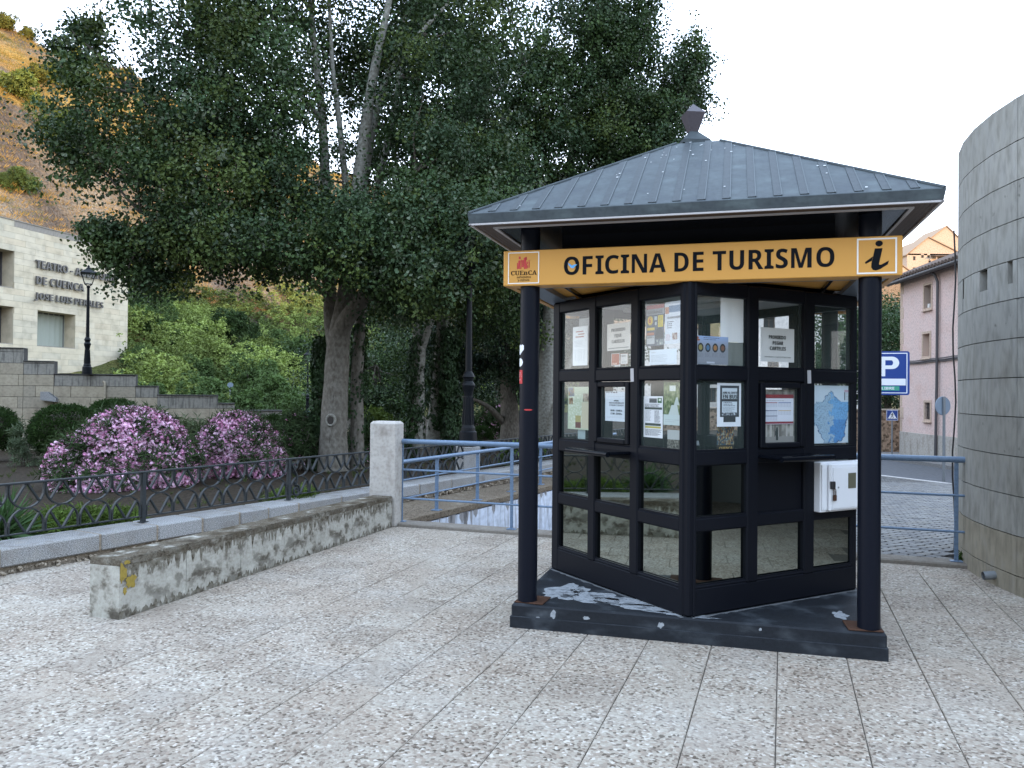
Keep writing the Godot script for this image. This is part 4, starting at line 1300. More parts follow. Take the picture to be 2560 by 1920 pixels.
func terrain_mesh(x0: float, x1: float, z0: float, z1: float, step: float, f: Callable, shade: Callable) -> MB:
	var b := MB.new()
	b.tinted = true
	var nx := int((x1 - x0) / step)
	var nz := int((z1 - z0) / step)
	var hs := PackedFloat32Array()
	for j in nz + 1:
		for i in nx + 1:
			hs.append(f.call(x0 + i * step, z0 + j * step))
	var at := func(i: int, j: int) -> float: return hs[clampi(j, 0, nz) * (nx + 1) + clampi(i, 0, nx)]
	var ps := []
	var nn := []
	var cs := []
	for j in nz + 1:
		for i in nx + 1:
			var h := hs[j * (nx + 1) + i]
			var n := Vector3(at.call(i - 1, j) - at.call(i + 1, j), 2.0 * step, at.call(i, j - 1) - at.call(i, j + 1)).normalized()
			ps.append(Vector3(x0 + i * step, h, z0 + j * step))
			nn.append(n)
			cs.append(shade.call(x0 + i * step, h, z0 + j * step, n))
	for j in nz:
		for i in nx:
			var a := j * (nx + 1) + i
			if ps[a].y < -1.45 and ps[a + nx + 2].y < -1.45: continue
			for k in [a, a + 1, a + nx + 1, a + 1, a + nx + 2, a + nx + 1]:
				b.col = cs[k]
				b.p(ps[k], nn[k])
	return b

func hills() -> void:
	hn = FastNoiseLite.new()
	hn.seed = 15
	hn.frequency = 0.06
	hn.fractal_octaves = 4
	hn2 = FastNoiseLite.new()
	hn2.seed = 16
	hn2.frequency = 0.035
	hn2.fractal_octaves = 3
	var shade := func(x: float, h: float, z: float, n: Vector3) -> Color:
		var q := hill_ds(x, z)
		var k := hn2.get_noise_2d(x * 2.3 + 90, z * 2.3)
		var m := hn.get_noise_2d(x * 1.7 + 40, z * 1.7 - h * 1.3)
		var grass := Color(0.56, 0.37, 0.12).lerp(Color(0.42, 0.24, 0.09), clampf(k * 1.5 + 0.5, 0, 1))
		var green := Color(0.12, 0.14, 0.045)
		var rock := Color(0.19, 0.16, 0.13).lerp(Color(0.43, 0.36, 0.27), clampf(m * 2.0 + 0.45, 0, 1))
		var c := grass
		if m > 0.12: c = c.lerp(green, clampf((m - 0.12) * 6.0, 0, 0.8))
		if n.y < 0.66 + k * 0.25: c = rock
		elif n.y < 0.72 + k * 0.25: c = c.lerp(rock, 0.5)
		if h < 9.0: c = c.lerp(Color(0.11, 0.13, 0.045), clampf((9.0 - h) / 6.0 + k, 0, 0.8))
		return c
	struct("hill", terrain_mesh(-120, 30, -210, -42, 0.85, hill_y, shade), M.hill)
	var shade2 := func(x: float, h: float, z: float, n: Vector3) -> Color:
		return Color(0.36, 0.27, 0.13).lerp(Color(0.12, 0.13, 0.05), clampf(hn.get_noise_2d(x * 2, z * 2) * 2.0 + 0.4, 0, 1))
	struct("right_hill", terrain_mesh(10, 190, -235, -58, 3.0, right_hill_y, shade2), M.hill)
	# the other side of the gorge, behind the photographer: it keeps the low sun off the terrace
	var rim := func(x: float, z: float) -> float:
		var u := clampf((z - 62.0) / 92.0, 0.0, 1.0)
		var top := 48.0 + 3.0 * sin(x * 0.031) + 2.4 * sin(x * 0.083 + 1.0)
		var dn := clampf((330.0 - z) / 130.0, 0.0, 1.0)
		return -1.6 + (top + 1.6) * pow(u, 1.25) * dn + hn.get_noise_2d(x * 0.6, z * 0.6) * 2.0 * u
	struct("opposite_hill", terrain_mesh(-220, 430, 60, 330, 6.0, rim, shade2), M.hill)

func theatre() -> void:
	var a := Vector2(-28.98, -45.0)
	var d := (Vector2(-26.55, -55.0) - a).normalized()
	var X := Transform3D(Basis(v3(d, 0), Vector3.UP, v3(d, 0).cross(Vector3.UP)), v3(a, 0))
	var t := thing("theatre_building", "cream stone clad theatre with deep square windows and metal lettering", "building", Vector3.ZERO)
	var top := 11.19
	var H := 0.357
	var holes := [[2.68, 5.62, 4.05, 6.19], [-1.6, 0.97, 4.05, 6.19], [-1.6, 0.97, 7.263, 9.405]]
	# carcass with the openings
	window_wall(t, "wall", X * Transform3D(Basis.IDENTITY, Vector3(0, 0, -0.03)), -9.0, 10.29, -1.0, top - 0.02, holes, M.theatre_joint, 0.92, M.theatre_2)
	var back := MB.new()
	back.quad(X * Vector3(10.29, -1, -0.03), X * Vector3(10.29, -1, -16), X * Vector3(10.29, top - 0.02, -16), X * Vector3(10.29, top - 0.02, -0.03), X.basis * Vector3.RIGHT)
	back.quad(X * Vector3(-9, top - 0.02, -0.03), X * Vector3(10.29, top - 0.02, -0.03), X * Vector3(10.29, top - 0.02, -16), X * Vector3(-9, top - 0.02, -16), Vector3.UP)
	obj("back_wall", back, M.theatre_2, t)
	var rg := RandomNumberGenerator.new()
	rg.seed = 3
	for k in 34:
		var y1 := top - H * k
		var y0 := y1 - H
		if y1 < 0.8: break
		var cut := -1.9 - 0.7 * (k % 2) + rg.randf_range(-0.1, 0.1)
		while cut < 10.27:
			var n2 := cut + 1.42
			var s0 := maxf(cut, -2.0)
			var s1 := minf(n2, 10.31)
			cut = n2
			var segs := [[s0, s1]]
			for h in holes:
				if y0 + 0.02 < h[3] and y1 - 0.02 > h[2]:
					var out := []
					for g2 in segs:
						if g2[1] <= h[0] or g2[0] >= h[1]: out.append(g2)
						else:
							if g2[0] < h[0]: out.append([g2[0], h[0]])
							if g2[1] > h[1]: out.append([h[1], g2[1]])
					segs = out
			for g2 in segs:
				if g2[1] - g2[0] < 0.06: continue
				var b := MB.new()
				b.box(Vector3((g2[0] + g2[1]) / 2, (y0 + y1) / 2, -0.008 + rg.randf_range(0, 0.003)), Vector3(g2[1] - g2[0] - 0.008, H - 0.009, 0.04), 0.0)
				var m: Material = M["theatre_%d" % [0, 1, 0, 2, 1, 0, 3][rg.randi() % 7]]
				if k == 0: m = [M.theatre_cap, M.theatre_3, M.theatre_cap][rg.randi() % 3]
				obj("stone_slab", b, m, t, X)
	var cp := MB.new()
	cp.box(Vector3(0.6, top + 0.012, -0.2), Vector3(19.4, 0.05, 0.5), 0.0)
	obj("coping", cp, M.theatre_cap, t, X)
	for h in holes:
		var f := frame_ring(h[1] - h[0] - 0.02, h[3] - h[2] - 0.02, 0.09, 0.08)
		var c := Vector3((h[0] + h[1]) / 2, (h[2] + h[3]) / 2, -0.86)
		var o := obj("window", f, M.gutter, t, X * Transform3D(Basis.IDENTITY, c))
		var p := MB.new()
		var w: float = (h[1] - h[0]) / 2
		var hh: float = (h[3] - h[2]) / 2
		p.quad(Vector3(-w, -hh, -0.02), Vector3(w, -hh, -0.02), Vector3(w, hh, -0.02), Vector3(-w, hh, -0.02), Vector3.BACK)
		obj("pane", p, M.curtain if h[0] > 0 else M.window_dark, o)
		if h[0] > 0:
			var cu := MB.new()   # hanging blind, in soft folds
			for k in 14:
				var xa := -w + 2 * w * k / 14
				var xb := -w + 2 * w * (k + 1) / 14
				cu.quad(Vector3(xa, -hh, 0.0 if k % 2 else 0.05), Vector3(xb, -hh, 0.05 if k % 2 else 0.0), Vector3(xb, hh, 0.05 if k % 2 else 0.0), Vector3(xa, hh, 0.0 if k % 2 else 0.05), Vector3.BACK)
			obj("blind", cu, M.curtain, o)
		var si := MB.new()
		si.box(Vector3((h[0] + h[1]) / 2, h[2] + 0.02, -0.42), Vector3(h[1] - h[0] - 0.01, 0.04, 0.86))
		obj("window_sill", si, M.theatre_cap, t, X)
	for q in [["TEATRO - AUDITORIO", 0.46, 2.39, 9.11, 8.91], ["DE CUENCA", 0.46, 2.40, 6.13, 7.95], ["JOSE LUIS PERALES", 0.38, 2.38, 7.88, 7.02]]:
		text("lettering", q[0], q[1], q[3] - q[2], true, M.letter_metal, t, X * Transform3D(Basis.IDENTITY, Vector3((q[2] + q[3]) / 2, q[4], 0.13)), 0.10, "Droid Sans", 2.0)

func terrace_wall() -> void:
	var a := Vector2(-14.42, -22.5)
	var d := (Vector2(-7.0, -25.0) - a).normalized()
	var X := Transform3D(Basis(v3(d, 0), Vector3.UP, v3(d, 0).cross(Vector3.UP)), v3(a, 0))
	var t := thing("terrace_wall", "stained stone block wall stepping down to the right below the theatre", "wall", Vector3.ZERO)
	var steps := [[-6.0, -0.9, 2.96], [-0.9, 0.57, 2.65], [0.57, 1.34, 2.29], [1.34, 3.48, 1.935], [3.48, 4.07, 1.61], [4.07, 5.76, 1.35], [5.76, 6.25, 1.105], [6.25, 7.65, 0.89], [7.65, 11.0, 0.69]]
	var rg := RandomNumberGenerator.new()
	rg.seed = 9
	for st in steps:
		var core := MB.new()
		core.box(Vector3((st[0] + st[1]) / 2, (st[2] - 0.9) / 2, -0.27), Vector3(st[1] - st[0], st[2] + 0.86, 0.42))
		obj("wall_core", core, M.terrace_cap, t, X)
		var cap := MB.new()
		cap.box(Vector3((st[0] + st[1]) / 2, st[2] - 0.002, -0.22), Vector3(st[1] - st[0] + 0.01, 0.03, 0.50), 0.004)
		obj("cap_course", cap, M.terrace_cap, t, X)
	for k in range(-4, 8):
		var y0 := 0.95 + 0.318 * k
		var y1 := y0 + 0.318
		var cut := -6.0 + 0.47 * absi(k % 2)
		while cut < 11.0:
			var n := cut + 0.92 + rg.randf_range(-0.03, 0.03)
			for st in steps:   # cut blocks where the wall steps down
				var s0 := maxf(cut, st[0])
				var s1 := minf(n, st[1])
				var yt := minf(y1, st[2] - 0.015)
				if s1 - s0 < 0.02 or yt - y0 < 0.05: continue
				if st[0] < -4.9 and s1 < -2.5: continue
				var is_top: bool = st[2] - y1 < 0.12
				var b := MB.new()
				b.box(Vector3((s0 + s1) / 2, (y0 + yt) / 2, -0.03), Vector3(s1 - s0 - 0.008, yt - y0 - 0.010, 0.06), 0.004)
				obj("stone_block", b, M[("terrace_top_%d" if is_top else "terrace_%d") % (rg.randi() % 3)], t, X)
			cut = n
	# slanted metal spout box and a thin vent pipe on the wall
	var sp := thing("spout_box", "slanted open metal box jutting from the terrace wall above the clipped bush", "spout", X * Vector3(1.06, 1.42, 0), 0.0)
	sp.basis = X.basis
	var b2 := MB.new()
	var pr := [Vector2(0.0, 0.0), Vector2(0.17, 0.0), Vector2(0.40, -0.19), Vector2(0.40, -0.27), Vector2(0.28, -0.26), Vector2(0.0, -0.22)]
	b2.prism(PackedVector2Array(pr), 0.0, 0.02)
	b2.prism(PackedVector2Array(pr), 0.26, 0.28)
	b2.prism(PackedVector2Array([Vector2(0.0, -0.235), Vector2(0.28, -0.275), Vector2(0.40, -0.285), Vector2(0.40, -0.268), Vector2(0.28, -0.258), Vector2(0.0, -0.218)]), 0.0, 0.28)
	b2.prism(PackedVector2Array([Vector2(0.0, 0.0), Vector2(0.15, -0.018), Vector2(0.15, -0.038), Vector2(0.0, -0.02)]), 0.02, 0.26)
	obj("casing", b2, M.granite_light, sp)
	var lp := MB.new()
	lp.prism(PackedVector2Array([Vector2(0.16, -0.02), Vector2(0.38, -0.20), Vector2(0.36, -0.25), Vector2(0.02, -0.21), Vector2(0.02, -0.025)]), 0.022, 0.258)
	obj("dark_inside", lp, M.dark_plastic, sp)
	var vp := MB.new()
	vp.tube([X * Vector3(2.67, 0.6, 0.05), X * Vector3(2.67, 1.62, 0.05), X * Vector3(2.66, 1.70, 0.04), X * Vector3(2.62, 1.73, 0.0)], [0.035, 0.035, 0.035, 0.035], 8)
	tag(obj("vent_pipe", vp, M.terrace_0), "thin pale pipe running up the terrace wall below the street lamp", "pipe")

func street_lamp(label: String, P: Vector3, turn: float, sc := 1.0) -> Node3D:
	var t := thing("street_lamp", label, "street lamp", P, turn, "black cast iron street lamps")
	t.scale = Vector3.ONE * sc
	var b := MB.new()
	b.lathe([Vector2(0.0, 0.0), Vector2(0.135, 0.0), Vector2(0.135, 0.035), Vector2(0.125, 0.20), Vector2(0.105, 0.22), Vector2(0.10, 0.26), Vector2(0.085, 0.30), Vector2(0.062, 0.72), Vector2(0.072, 0.78), Vector2(0.085, 0.83), Vector2(0.095, 0.87), Vector2(0.085, 0.90), Vector2(0.065, 0.93), Vector2(0.075, 0.97), Vector2(0.09, 0.99), Vector2(0.075, 1.03), Vector2(0.052, 1.07)], Vector3.ZERO, 16)
	for k in 12:   # flutes
		var a := TAU * k / 12
		b.bar(Vector3(cos(a) * 0.084, 0.31, sin(a) * 0.084), Vector3(cos(a) * 0.063, 0.70, sin(a) * 0.063), 0.014, 0.012)
	obj("base", b, M.lamp_black, t)
	var s := MB.new()
	s.lathe([Vector2(0.05, 1.05), Vector2(0.047, 1.3), Vector2(0.036, 2.50), Vector2(0.05, 2.52), Vector2(0.05, 2.55), Vector2(0.03, 2.58)], Vector3.ZERO, 14)
	obj("pole", s, M.lamp_black, t)
	var l := MB.new()
	var lo := 0.095
	var hi := 0.185
	for k in 4:
		var R := Basis(Vector3.UP, PI / 2 * k)
		l.bar(R * Vector3(lo, 2.62, lo), R * Vector3(hi, 2.93, hi), 0.014, 0.014)
		l.bar(R * Vector3(-lo, 2.62, lo), R * Vector3(lo, 2.62, lo), 0.016, 0.016)
		l.bar(R * Vector3(-hi, 2.93, hi), R * Vector3(hi, 2.93, hi), 0.02, 0.02)
		l.bar(R * Vector3(0.03, 2.56, 0.03), R * Vector3(lo, 2.62, lo), 0.014, 0.014)
		l.bar(R * Vector3(-0.14, 2.775, 0.14), R * Vector3(0.14, 2.775, 0.14), 0.008, 0.008)
	obj("lantern_frame", l, M.lamp_black, t)
	for k in 4:
		var R2 := Basis(Vector3.UP, PI / 2 * k)
		var q := MB.new()
		q.quad(R2 * Vector3(-lo, 2.62, lo), R2 * Vector3(lo, 2.62, lo), R2 * Vector3(hi, 2.93, hi), R2 * Vector3(-hi, 2.93, hi))
		obj("lantern_pane", q, M.glass, t)
	var r := MB.new()
	for k in 4:
		var R3 := Basis(Vector3.UP, PI / 2 * k)
		r.quad(R3 * Vector3(-0.21, 2.935, 0.21), R3 * Vector3(0.21, 2.935, 0.21), R3 * Vector3(0.075, 3.045, 0.075), R3 * Vector3(-0.075, 3.045, 0.075))
		r.quad(R3 * Vector3(-0.075, 3.045, 0.075), R3 * Vector3(0.075, 3.045, 0.075), R3 * Vector3(0.05, 3.09, 0.05), R3 * Vector3(-0.05, 3.09, 0.05))
	r.quad(Vector3(-0.21, 2.935, -0.21), Vector3(0.21, 2.935, -0.21), Vector3(0.21, 2.935, 0.21), Vector3(-0.21, 2.935, 0.21), Vector3.DOWN)
	r.lathe([Vector2(0.05, 3.09), Vector2(0.03, 3.11), Vector2(0.035, 3.14), Vector2(0.0, 3.18)], Vector3.ZERO, 10)
	obj("lantern_roof", r, M.lamp_black, t)
	return t

func lamps() -> void:
	street_lamp("black lamp standing on the terrace wall in front of the theatre lettering", Vector3(-12.24, 1.94, -23.0), 0.5, 0.99)
	street_lamp("far small black lamp in front of the green slope, left of the big tree", Vector3(-9.72, 0.3, -38.0), 0.4)
	var pd := thing("granite_pedestal", "square granite pedestal under the near street lamp, beside the blue railings", "pedestal", Vector3(-0.70, 0.0, -12.86), 0.52)
	var b := MB.new()
	b.box(Vector3(0, 0.42, 0), Vector3(0.30, 0.44, 0.30), 0.012)
	obj("block", b, M.granite, pd)
	street_lamp("near black lamp on the granite pedestal, its lantern lost in the leaves", Vector3(-0.70, 0.645, -12.86), 0.52, 1.12)

# ------------------------------------------------------------------ the kiosk
const KC := Vector3(1.3715, 0, -5.9072)
const KTURN := -0.2721
const KB := 1.0714          # half diagonal of the glazed body
var KX: Transform3D
var FACE := []              # the four faces of the body: x along, y up, z outwards

func kiosk() -> void:
	KX = Transform3D(Basis(Vector3.UP, KTURN), KC)
	var r2 := sqrt(0.5)
	for c in [[Vector3(-KB, 0, 0), Vector3(r2, 0, r2)], [Vector3(0, 0, KB), Vector3(r2, 0, -r2)], [Vector3(KB, 0, 0), Vector3(-r2, 0, -r2)], [Vector3(0, 0, -KB), Vector3(-r2, 0, r2)]]:
		FACE.append(Transform3D(Basis(c[1], Vector3.UP, c[1].cross(Vector3.UP)), c[0]))
	var t := thing("tourist_kiosk", "black glazed tourist information kiosk with grey hipped metal roof and orange sign", "kiosk", KC, KTURN)
	# plinth: a slab with a worn, chipped edge
	var b := MB.new()
	b.box(Vector3(0, 0.1, 0), Vector3(2.214, 0.10, 2.214), 0.010)
	b.box(Vector3(0, 0.036, 0), Vector3(2.228, 0.078, 2.228), 0.004)
	var pl := obj("plinth", b, M.plinth_paint, t)
	# bare patches where the paint has worn off the plinth top (ragged outlines, a paint film's thickness proud)
	var rg := RandomNumberGenerator.new()
	rg.seed = 5
	for q in [[-0.84, 0.70, 0.15, 0.26, 0.3], [-0.66, 0.78, 0.24, 0.17, 0.2], [-0.42, 0.84, 0.27, 0.11, 0.2], [-0.26, 0.95, 0.28, 0.075, 0.12], [-0.06, 1.03, 0.22, 0.036, 0.08], [-0.46, 0.56, 0.09, 0.04, 0.5], [-0.20, 0.80, 0.07, 0.03, 0.4], [0.9, 0.75, 0.05, 0.10, 0.0], [0.08, 1.06, 0.12, 0.018, 0.0]]:
		var poly := PackedVector2Array()
		for i in 34:
			var a := TAU * i / 34
			var rr := 0.72 + 0.28 * rg.randf() + 0.16 * sin(5 * a + q[0] * 9)
			var d := Vector2(cos(a) * q[2] * rr, sin(a) * q[3] * rr).rotated(q[4])
			poly.append(Vector2(clampf(q[0] + d.x, -1.09, 1.09), clampf(q[1] + d.y, -1.09, 1.09)))
		var w := MB.new()
		w.flat(poly, 0.1512)
		obj("bare_patch", w, M.plinth_worn, pl)
	for q in [[-0.83, 0.105, 0.02, 0.03], [-0.62, 0.10, 0.028, 0.012], [-0.16, 0.095, 0.022, 0.022], [-0.93, 0.075, 0.014, 0.01], [0.42, 0.12, 0.01, 0.01]]:
		var w2 := MB.new()
		var poly2 := PackedVector2Array()
		for i in 12:
			var a2 := TAU * i / 12
			var rr2 := 0.6 + 0.5 * rg.randf()
			poly2.append(Vector2(q[0] + cos(a2) * q[2] * rr2, q[1] + sin(a2) * q[3] * rr2))
		w2.prism(poly2, 1.1068, 1.1082)
		obj("paint_chip", w2, M.plinth_worn, pl)
	# pale dust lying along the foot of the glazed body
	for i in 2:
		var du := MB.new()
		var prev := 0.02
		for j in 40:
			var a3 := 1.515 * j / 40.0
			var b3 := 1.515 * (j + 1) / 40.0
			var nx := 0.010 + 0.022 * rg.randf()
			du.quad(Vector3(a3, 0.1508, 0.03), Vector3(b3, 0.1508, 0.03), Vector3(b3, 0.1508, 0.03 + nx), Vector3(a3, 0.1508, 0.03 + prev), Vector3.UP)
			prev = nx
		obj("dust_line", du, M.dust, pl, FACE[i])
	# columns with rusty base plates
	for s in [[-1, 1], [1, 1], [-1, -1], [1, -1]]:
		var c := MB.new()
		c.lathe([Vector2(0.063, 0.16), Vector2(0.063, 2.56)], Vector3(s[0] * 1.022, 0, s[1] * 1.022), 28)
		var o := obj("column", c, M.navy_column, t)
		var bp := MB.new()
		bp.box(Vector3(s[0] * 0.995, 0.1555, s[1] * 0.985), Vector3(0.19, 0.010, 0.19), 0.003, Basis(Vector3.UP, 0.06 * s[0]))
		obj("base_plate", bp, M.rust, o)
	# roof: eave band, sloping sheets with flat seams, small raised cap and finial
	var e := 1.341
	var tt := 0.156
	var y0 := 2.6205
	var y1 := 3.328
	var rf := MB.new()
	for k in 4:
		var R := Basis(Vector3.UP, PI / 2 * k)
		rf.quad(R * Vector3(-e, y0, e), R * Vector3(e, y0, e), R * Vector3(tt, y1, tt), R * Vector3(-tt, y1, tt))
		rf.quad(R * Vector3(-e + 0.004, 2.5573, e - 0.004), R * Vector3(e - 0.004, 2.5573, e - 0.004), R * Vector3(e + 0.006, y0 - 0.006, e + 0.006), R * Vector3(-e - 0.006, y0 - 0.006, e + 0.006))
		rf.quad(R * Vector3(-e - 0.006, y0 - 0.006, e + 0.006), R * Vector3(e + 0.006, y0 - 0.006, e + 0.006), R * Vector3(e, y0, e), R * Vector3(-e, y0, e))
	rf.quad(Vector3(-tt, y1, tt), Vector3(tt, y1, tt), Vector3(tt, y1, -tt), Vector3(-tt, y1, -tt), Vector3.UP)
	var roof := obj("roof", rf, M.roof_metal, t)
	var slope := Vector3(0, y1 - y0, tt - e).normalized()
	var nrm := Vector3(0, e - tt, y1 - y0).normalized()
	for k in 4:
		var R2 := Basis(Vector3.UP, PI / 2 * k)
		for i in 18:
			var u := -1.197 + 0.1408 * i
			var stop := clampf(absf(u) + 0.02, tt, e)
			var ln := (e - stop) / (e - tt)
			if ln < 0.05: continue
			var A := Vector3(u, y0, e) + slope * 0.012
			var Bp := A + Vector3(0, (y1 - y0) * ln, (tt - e) * ln)
			var sm := MB.new()
			var X := Vector3(0.021, 0, 0)
			var up := nrm * 0.0045
			sm.quad(R2 * (A - X + up), R2 * (A + X + up), R2 * (Bp + X + up), R2 * (Bp - X + up), R2 * nrm)
			sm.quad(R2 * (A + X), R2 * (A + X + up), R2 * (Bp + X + up), R2 * (Bp + X), R2 * Vector3.RIGHT)
			sm.quad(R2 * (A - X), R2 * (A - X + up), R2 * (Bp - X + up), R2 * (Bp - X), R2 * Vector3.LEFT)
			sm.quad(R2 * (A - X), R2 * (A + X), R2 * (A + X + up), R2 * (A - X + up), R2 * Vector3.BACK)
			obj("roof_seam", sm, M.roof_seam, roof)
			# the bright folded lip along one side of each seam
			var lp := MB.new()
			lp.quad(R2 * (A + X * 1.25 + up * 1.4), R2 * (A + X * 0.95 + up * 1.4), R2 * (Bp + X * 0.95 + up * 1.4), R2 * (Bp + X * 1.25 + up * 1.4), R2 * nrm)
			lp.quad(R2 * (A + X * 1.25), R2 * (A + X * 1.25 + up * 1.4), R2 * (Bp + X * 1.25 + up * 1.4), R2 * (Bp + X * 1.25), R2 * Vector3.RIGHT)
			obj("seam_lip", lp, M.seam_line, roof)
		var hip := MB.new()
		hip.tube([R2 * Vector3(e, y0, e), R2 * Vector3(tt, y1, tt)], [0.012, 0.012], 8)
		obj("hip_roll", hip, M.roof_metal, roof)
	var dm := MB.new()   # bird droppings on the front slope
	for i in 30:
		var v := pow(rg.randf(), 0.8)
		var hw := lerpf(e, tt, v) * 0.94
		var u2 := rg.randf_range(-hw, hw)
		var P := Vector3(u2, y0, e) + Vector3(0, (y1 - y0) * v, (tt - e) * v) + nrm * 0.0095
		var s3 := rg.randf_range(0.003, 0.008)
		dm.quad(P - Vector3(s3, 0, 0) - slope * s3, P + Vector3(s3 * 0.8, 0, 0) - slope * s3 * 0.6, P + Vector3(s3, 0, 0) + slope * s3, P - Vector3(s3 * 0.7, 0, 0) + slope * s3 * 1.3, nrm)
	obj("bird_droppings", dm, M.dropping, roof).set_meta("kind", "stuff")
	var cu := -0.045
	var cp := MB.new()
	var cz := 0.102
	for k in 4:
		var R3 := Basis(Vector3.UP, PI / 2 * k + 0.35)
		var o3 := Vector3(cu, 0, 0)
		cp.quad(o3 + R3 * Vector3(-cz, 3.345, cz), o3 + R3 * Vector3(cz, 3.345, cz), o3 + R3 * Vector3(cz, 3.372, cz), o3 + R3 * Vector3(-cz, 3.372, cz))
		cp.quad(o3 + R3 * Vector3(-cz, 3.372, cz), o3 + R3 * Vector3(cz, 3.372, cz), o3 + R3 * Vector3(0.03, 3.45, 0.03), o3 + R3 * Vector3(-0.03, 3.45, 0.03))
		cp.box(o3 + R3 * Vector3(0.07, 3.336, 0.07), Vector3(0.02, 0.02, 0.02), 0.0, R3)
	cp.quad(Vector3(cu - cz, 3.345, -cz), Vector3(cu + cz, 3.345, -cz), Vector3(cu + cz, 3.345, cz), Vector3(cu - cz, 3.345, cz), Vector3.DOWN)
	obj("roof_cap", cp, M.roof_metal, roof)
	var fn := MB.new()
	for k in 4:
		var R4 := Basis(Vector3.UP, PI / 2 * k + 0.38)
		var o4 := Vector3(cu, 0, 0)
		fn.quad(o4 + R4 * Vector3(-0.031, 3.45, 0.031), o4 + R4 * Vector3(0.031, 3.45, 0.031), o4 + R4 * Vector3(0.071, 3.585, 0.071), o4 + R4 * Vector3(-0.071, 3.585, 0.071))
		fn.tri(o4 + R4 * Vector3(-0.071, 3.585, 0.071), o4 + R4 * Vector3(0.071, 3.585, 0.071), o4 + Vector3(0, 3.665, 0))
	obj("finial", fn, M.finial_metal, roof)
	# soffit: boarded brown ring between pale trims, black ceiling inside it
	for k in 4:
		var R5 := Basis(Vector3.UP, PI / 2 * k)
		for i in 5:   # boards
			var va := 1.337 - 0.024 * i
			var vb := va - 0.0225
			var sb := MB.new()
			sb.quad(R5 * Vector3(-va, 2.553, va), R5 * Vector3(va, 2.553, va), R5 * Vector3(vb, 2.553, vb), R5 * Vector3(-vb, 2.553, vb), Vector3.DOWN)
			obj("soffit_board", sb, M.soffit_wood, roof)
		for q in [[1.340, 0.016], [1.216, 0.02]]:
			var tr := MB.new()
			tr.bar(R5 * Vector3(-q[0], 2.550, q[0] - 0.008), R5 * Vector3(q[0], 2.550, q[0] - 0.008), q[1], 0.010)
			obj("soffit_trim", tr, M.trim_pale, roof)
	var ce := MB.new()
	ce.box(Vector3(0, 2.562, 0), Vector3(2.44, 0.012, 2.44))
	obj("soffit_ceiling", ce, M.black_gloss, t)
	var dr := MB.new()   # dark drum between the sign ring and the roof
	for k in 4:
		var R6 := Basis(Vector3.UP, PI / 2 * k)
		dr.box(R6 * Vector3(0, 2.385, 0.84), Vector3(1.68, 0.343, 0.02), 0.0, R6)
	obj("drum_panel", dr, M.black_gloss, t)
	# sign ring: the deep orange sign box in front, thin orange boards on the other sides, grey beams inside them
	var sb2 := MB.new()
	sb2.box(Vector3(0, 2.3055, 1.03), Vector3(2.362, 0.227, 0.14), 0.004)
	var sign := obj("sign_board", sb2, M.orange, t)
	for k in [1, 2, 3]:
		var R7 := Basis(Vector3.UP, PI / 2 * k)
		var fb := MB.new()
		var len := 2.10 if k != 2 else 2.362
		fb.box(R7 * Vector3((0.02 if k == 1 else -0.02 if k == 3 else 0.0), 2.3, 1.155), Vector3(len + 0.1, 0.216, 0.04), 0.003, R7)
		obj("fascia_board", fb, M.orange, t)
	for k in 4:
		var R8 := Basis(Vector3.UP, PI / 2 * k)
		var bm := MB.new()
		bm.box(R8 * Vector3(0, 2.236, 0.912 if k == 0 else 1.05), Vector3(1.98, 0.07, 0.092 if k == 0 else 0.16), 0.0, R8)
		obj("ring_beam", bm, M.beam_grey, t)
	for s in [[-1, 1], [1, 1], [1, -1], [-1, -1]]:   # orange soffit in the four corners outside the glazing
		var so := MB.new()
		var pa := PackedVector2Array([Vector2(s[0] * 0.97, s[1] * 0.87), Vector2(s[0] * 0.97, s[1] * 0.06), Vector2(s[0] * 0.12, s[1] * 0.87)])
		if s[1] < 0:
			pa = PackedVector2Array([Vector2(s[0] * 0.97, -0.97), Vector2(s[0] * 0.97, -0.06), Vector2(s[0] * 0.06, -0.97)])
		var idx := [Vector3(pa[0].x, 2.236, pa[0].y), Vector3(pa[1].x, 2.236, pa[1].y), Vector3(pa[2].x, 2.236, pa[2].y)]
		so.tri(idx[0], idx[1], idx[2], Vector3.DOWN)
		obj("corner_soffit", so, M.orange, t)
	sign_face(sign)
	# ceiling inside with two lamp fittings that are off
	var ic := MB.new()
	ic.box(Vector3(0, 2.19, 0), Vector3(1.44, 0.02, 1.44), 0.0, Basis(Vector3.UP, PI / 4))
	var cei := obj("ceiling", ic, M.ceiling_grey, t)
	for q in [-0.2, 0.2]:
		var lf := MB.new()
		lf.box(Vector3(q, 2.160, 0.12), Vector3(0.09, 0.034, 1.0), 0.008, Basis(Vector3.UP, PI / 4))
		obj("ceiling_fitting", lf, M.white_paint, cei)
	var fl := MB.new()
	fl.box(Vector3(0, 0.156, 0), Vector3(1.46, 0.012, 1.46), 0.0, Basis(Vector3.UP, PI / 4))
	obj("kiosk_floor", fl, M.interior_grey, t)
	for i in 4:
		kiosk_wall(t, i)
	for i in 4:   # corner posts
		var cpn := MB.new()
		var at: Vector3 = FACE[i].origin
		cpn.box(at * 0.985 + Vector3(0, 1.175, 0), Vector3(0.062, 2.05, 0.062), 0.012, Basis(Vector3.UP, PI / 4))
		obj("corner_post", cpn, M.black_frame, t)
	# counter inside, behind the two hatches
	for i in 2:
		var cn := MB.new()
		cn.box(Vector3(0.757, 0.62, -0.26), Vector3(0.86, 0.9, 0.36), 0.01)
		obj("counter", cn, M.dark_plastic, t, FACE[i])

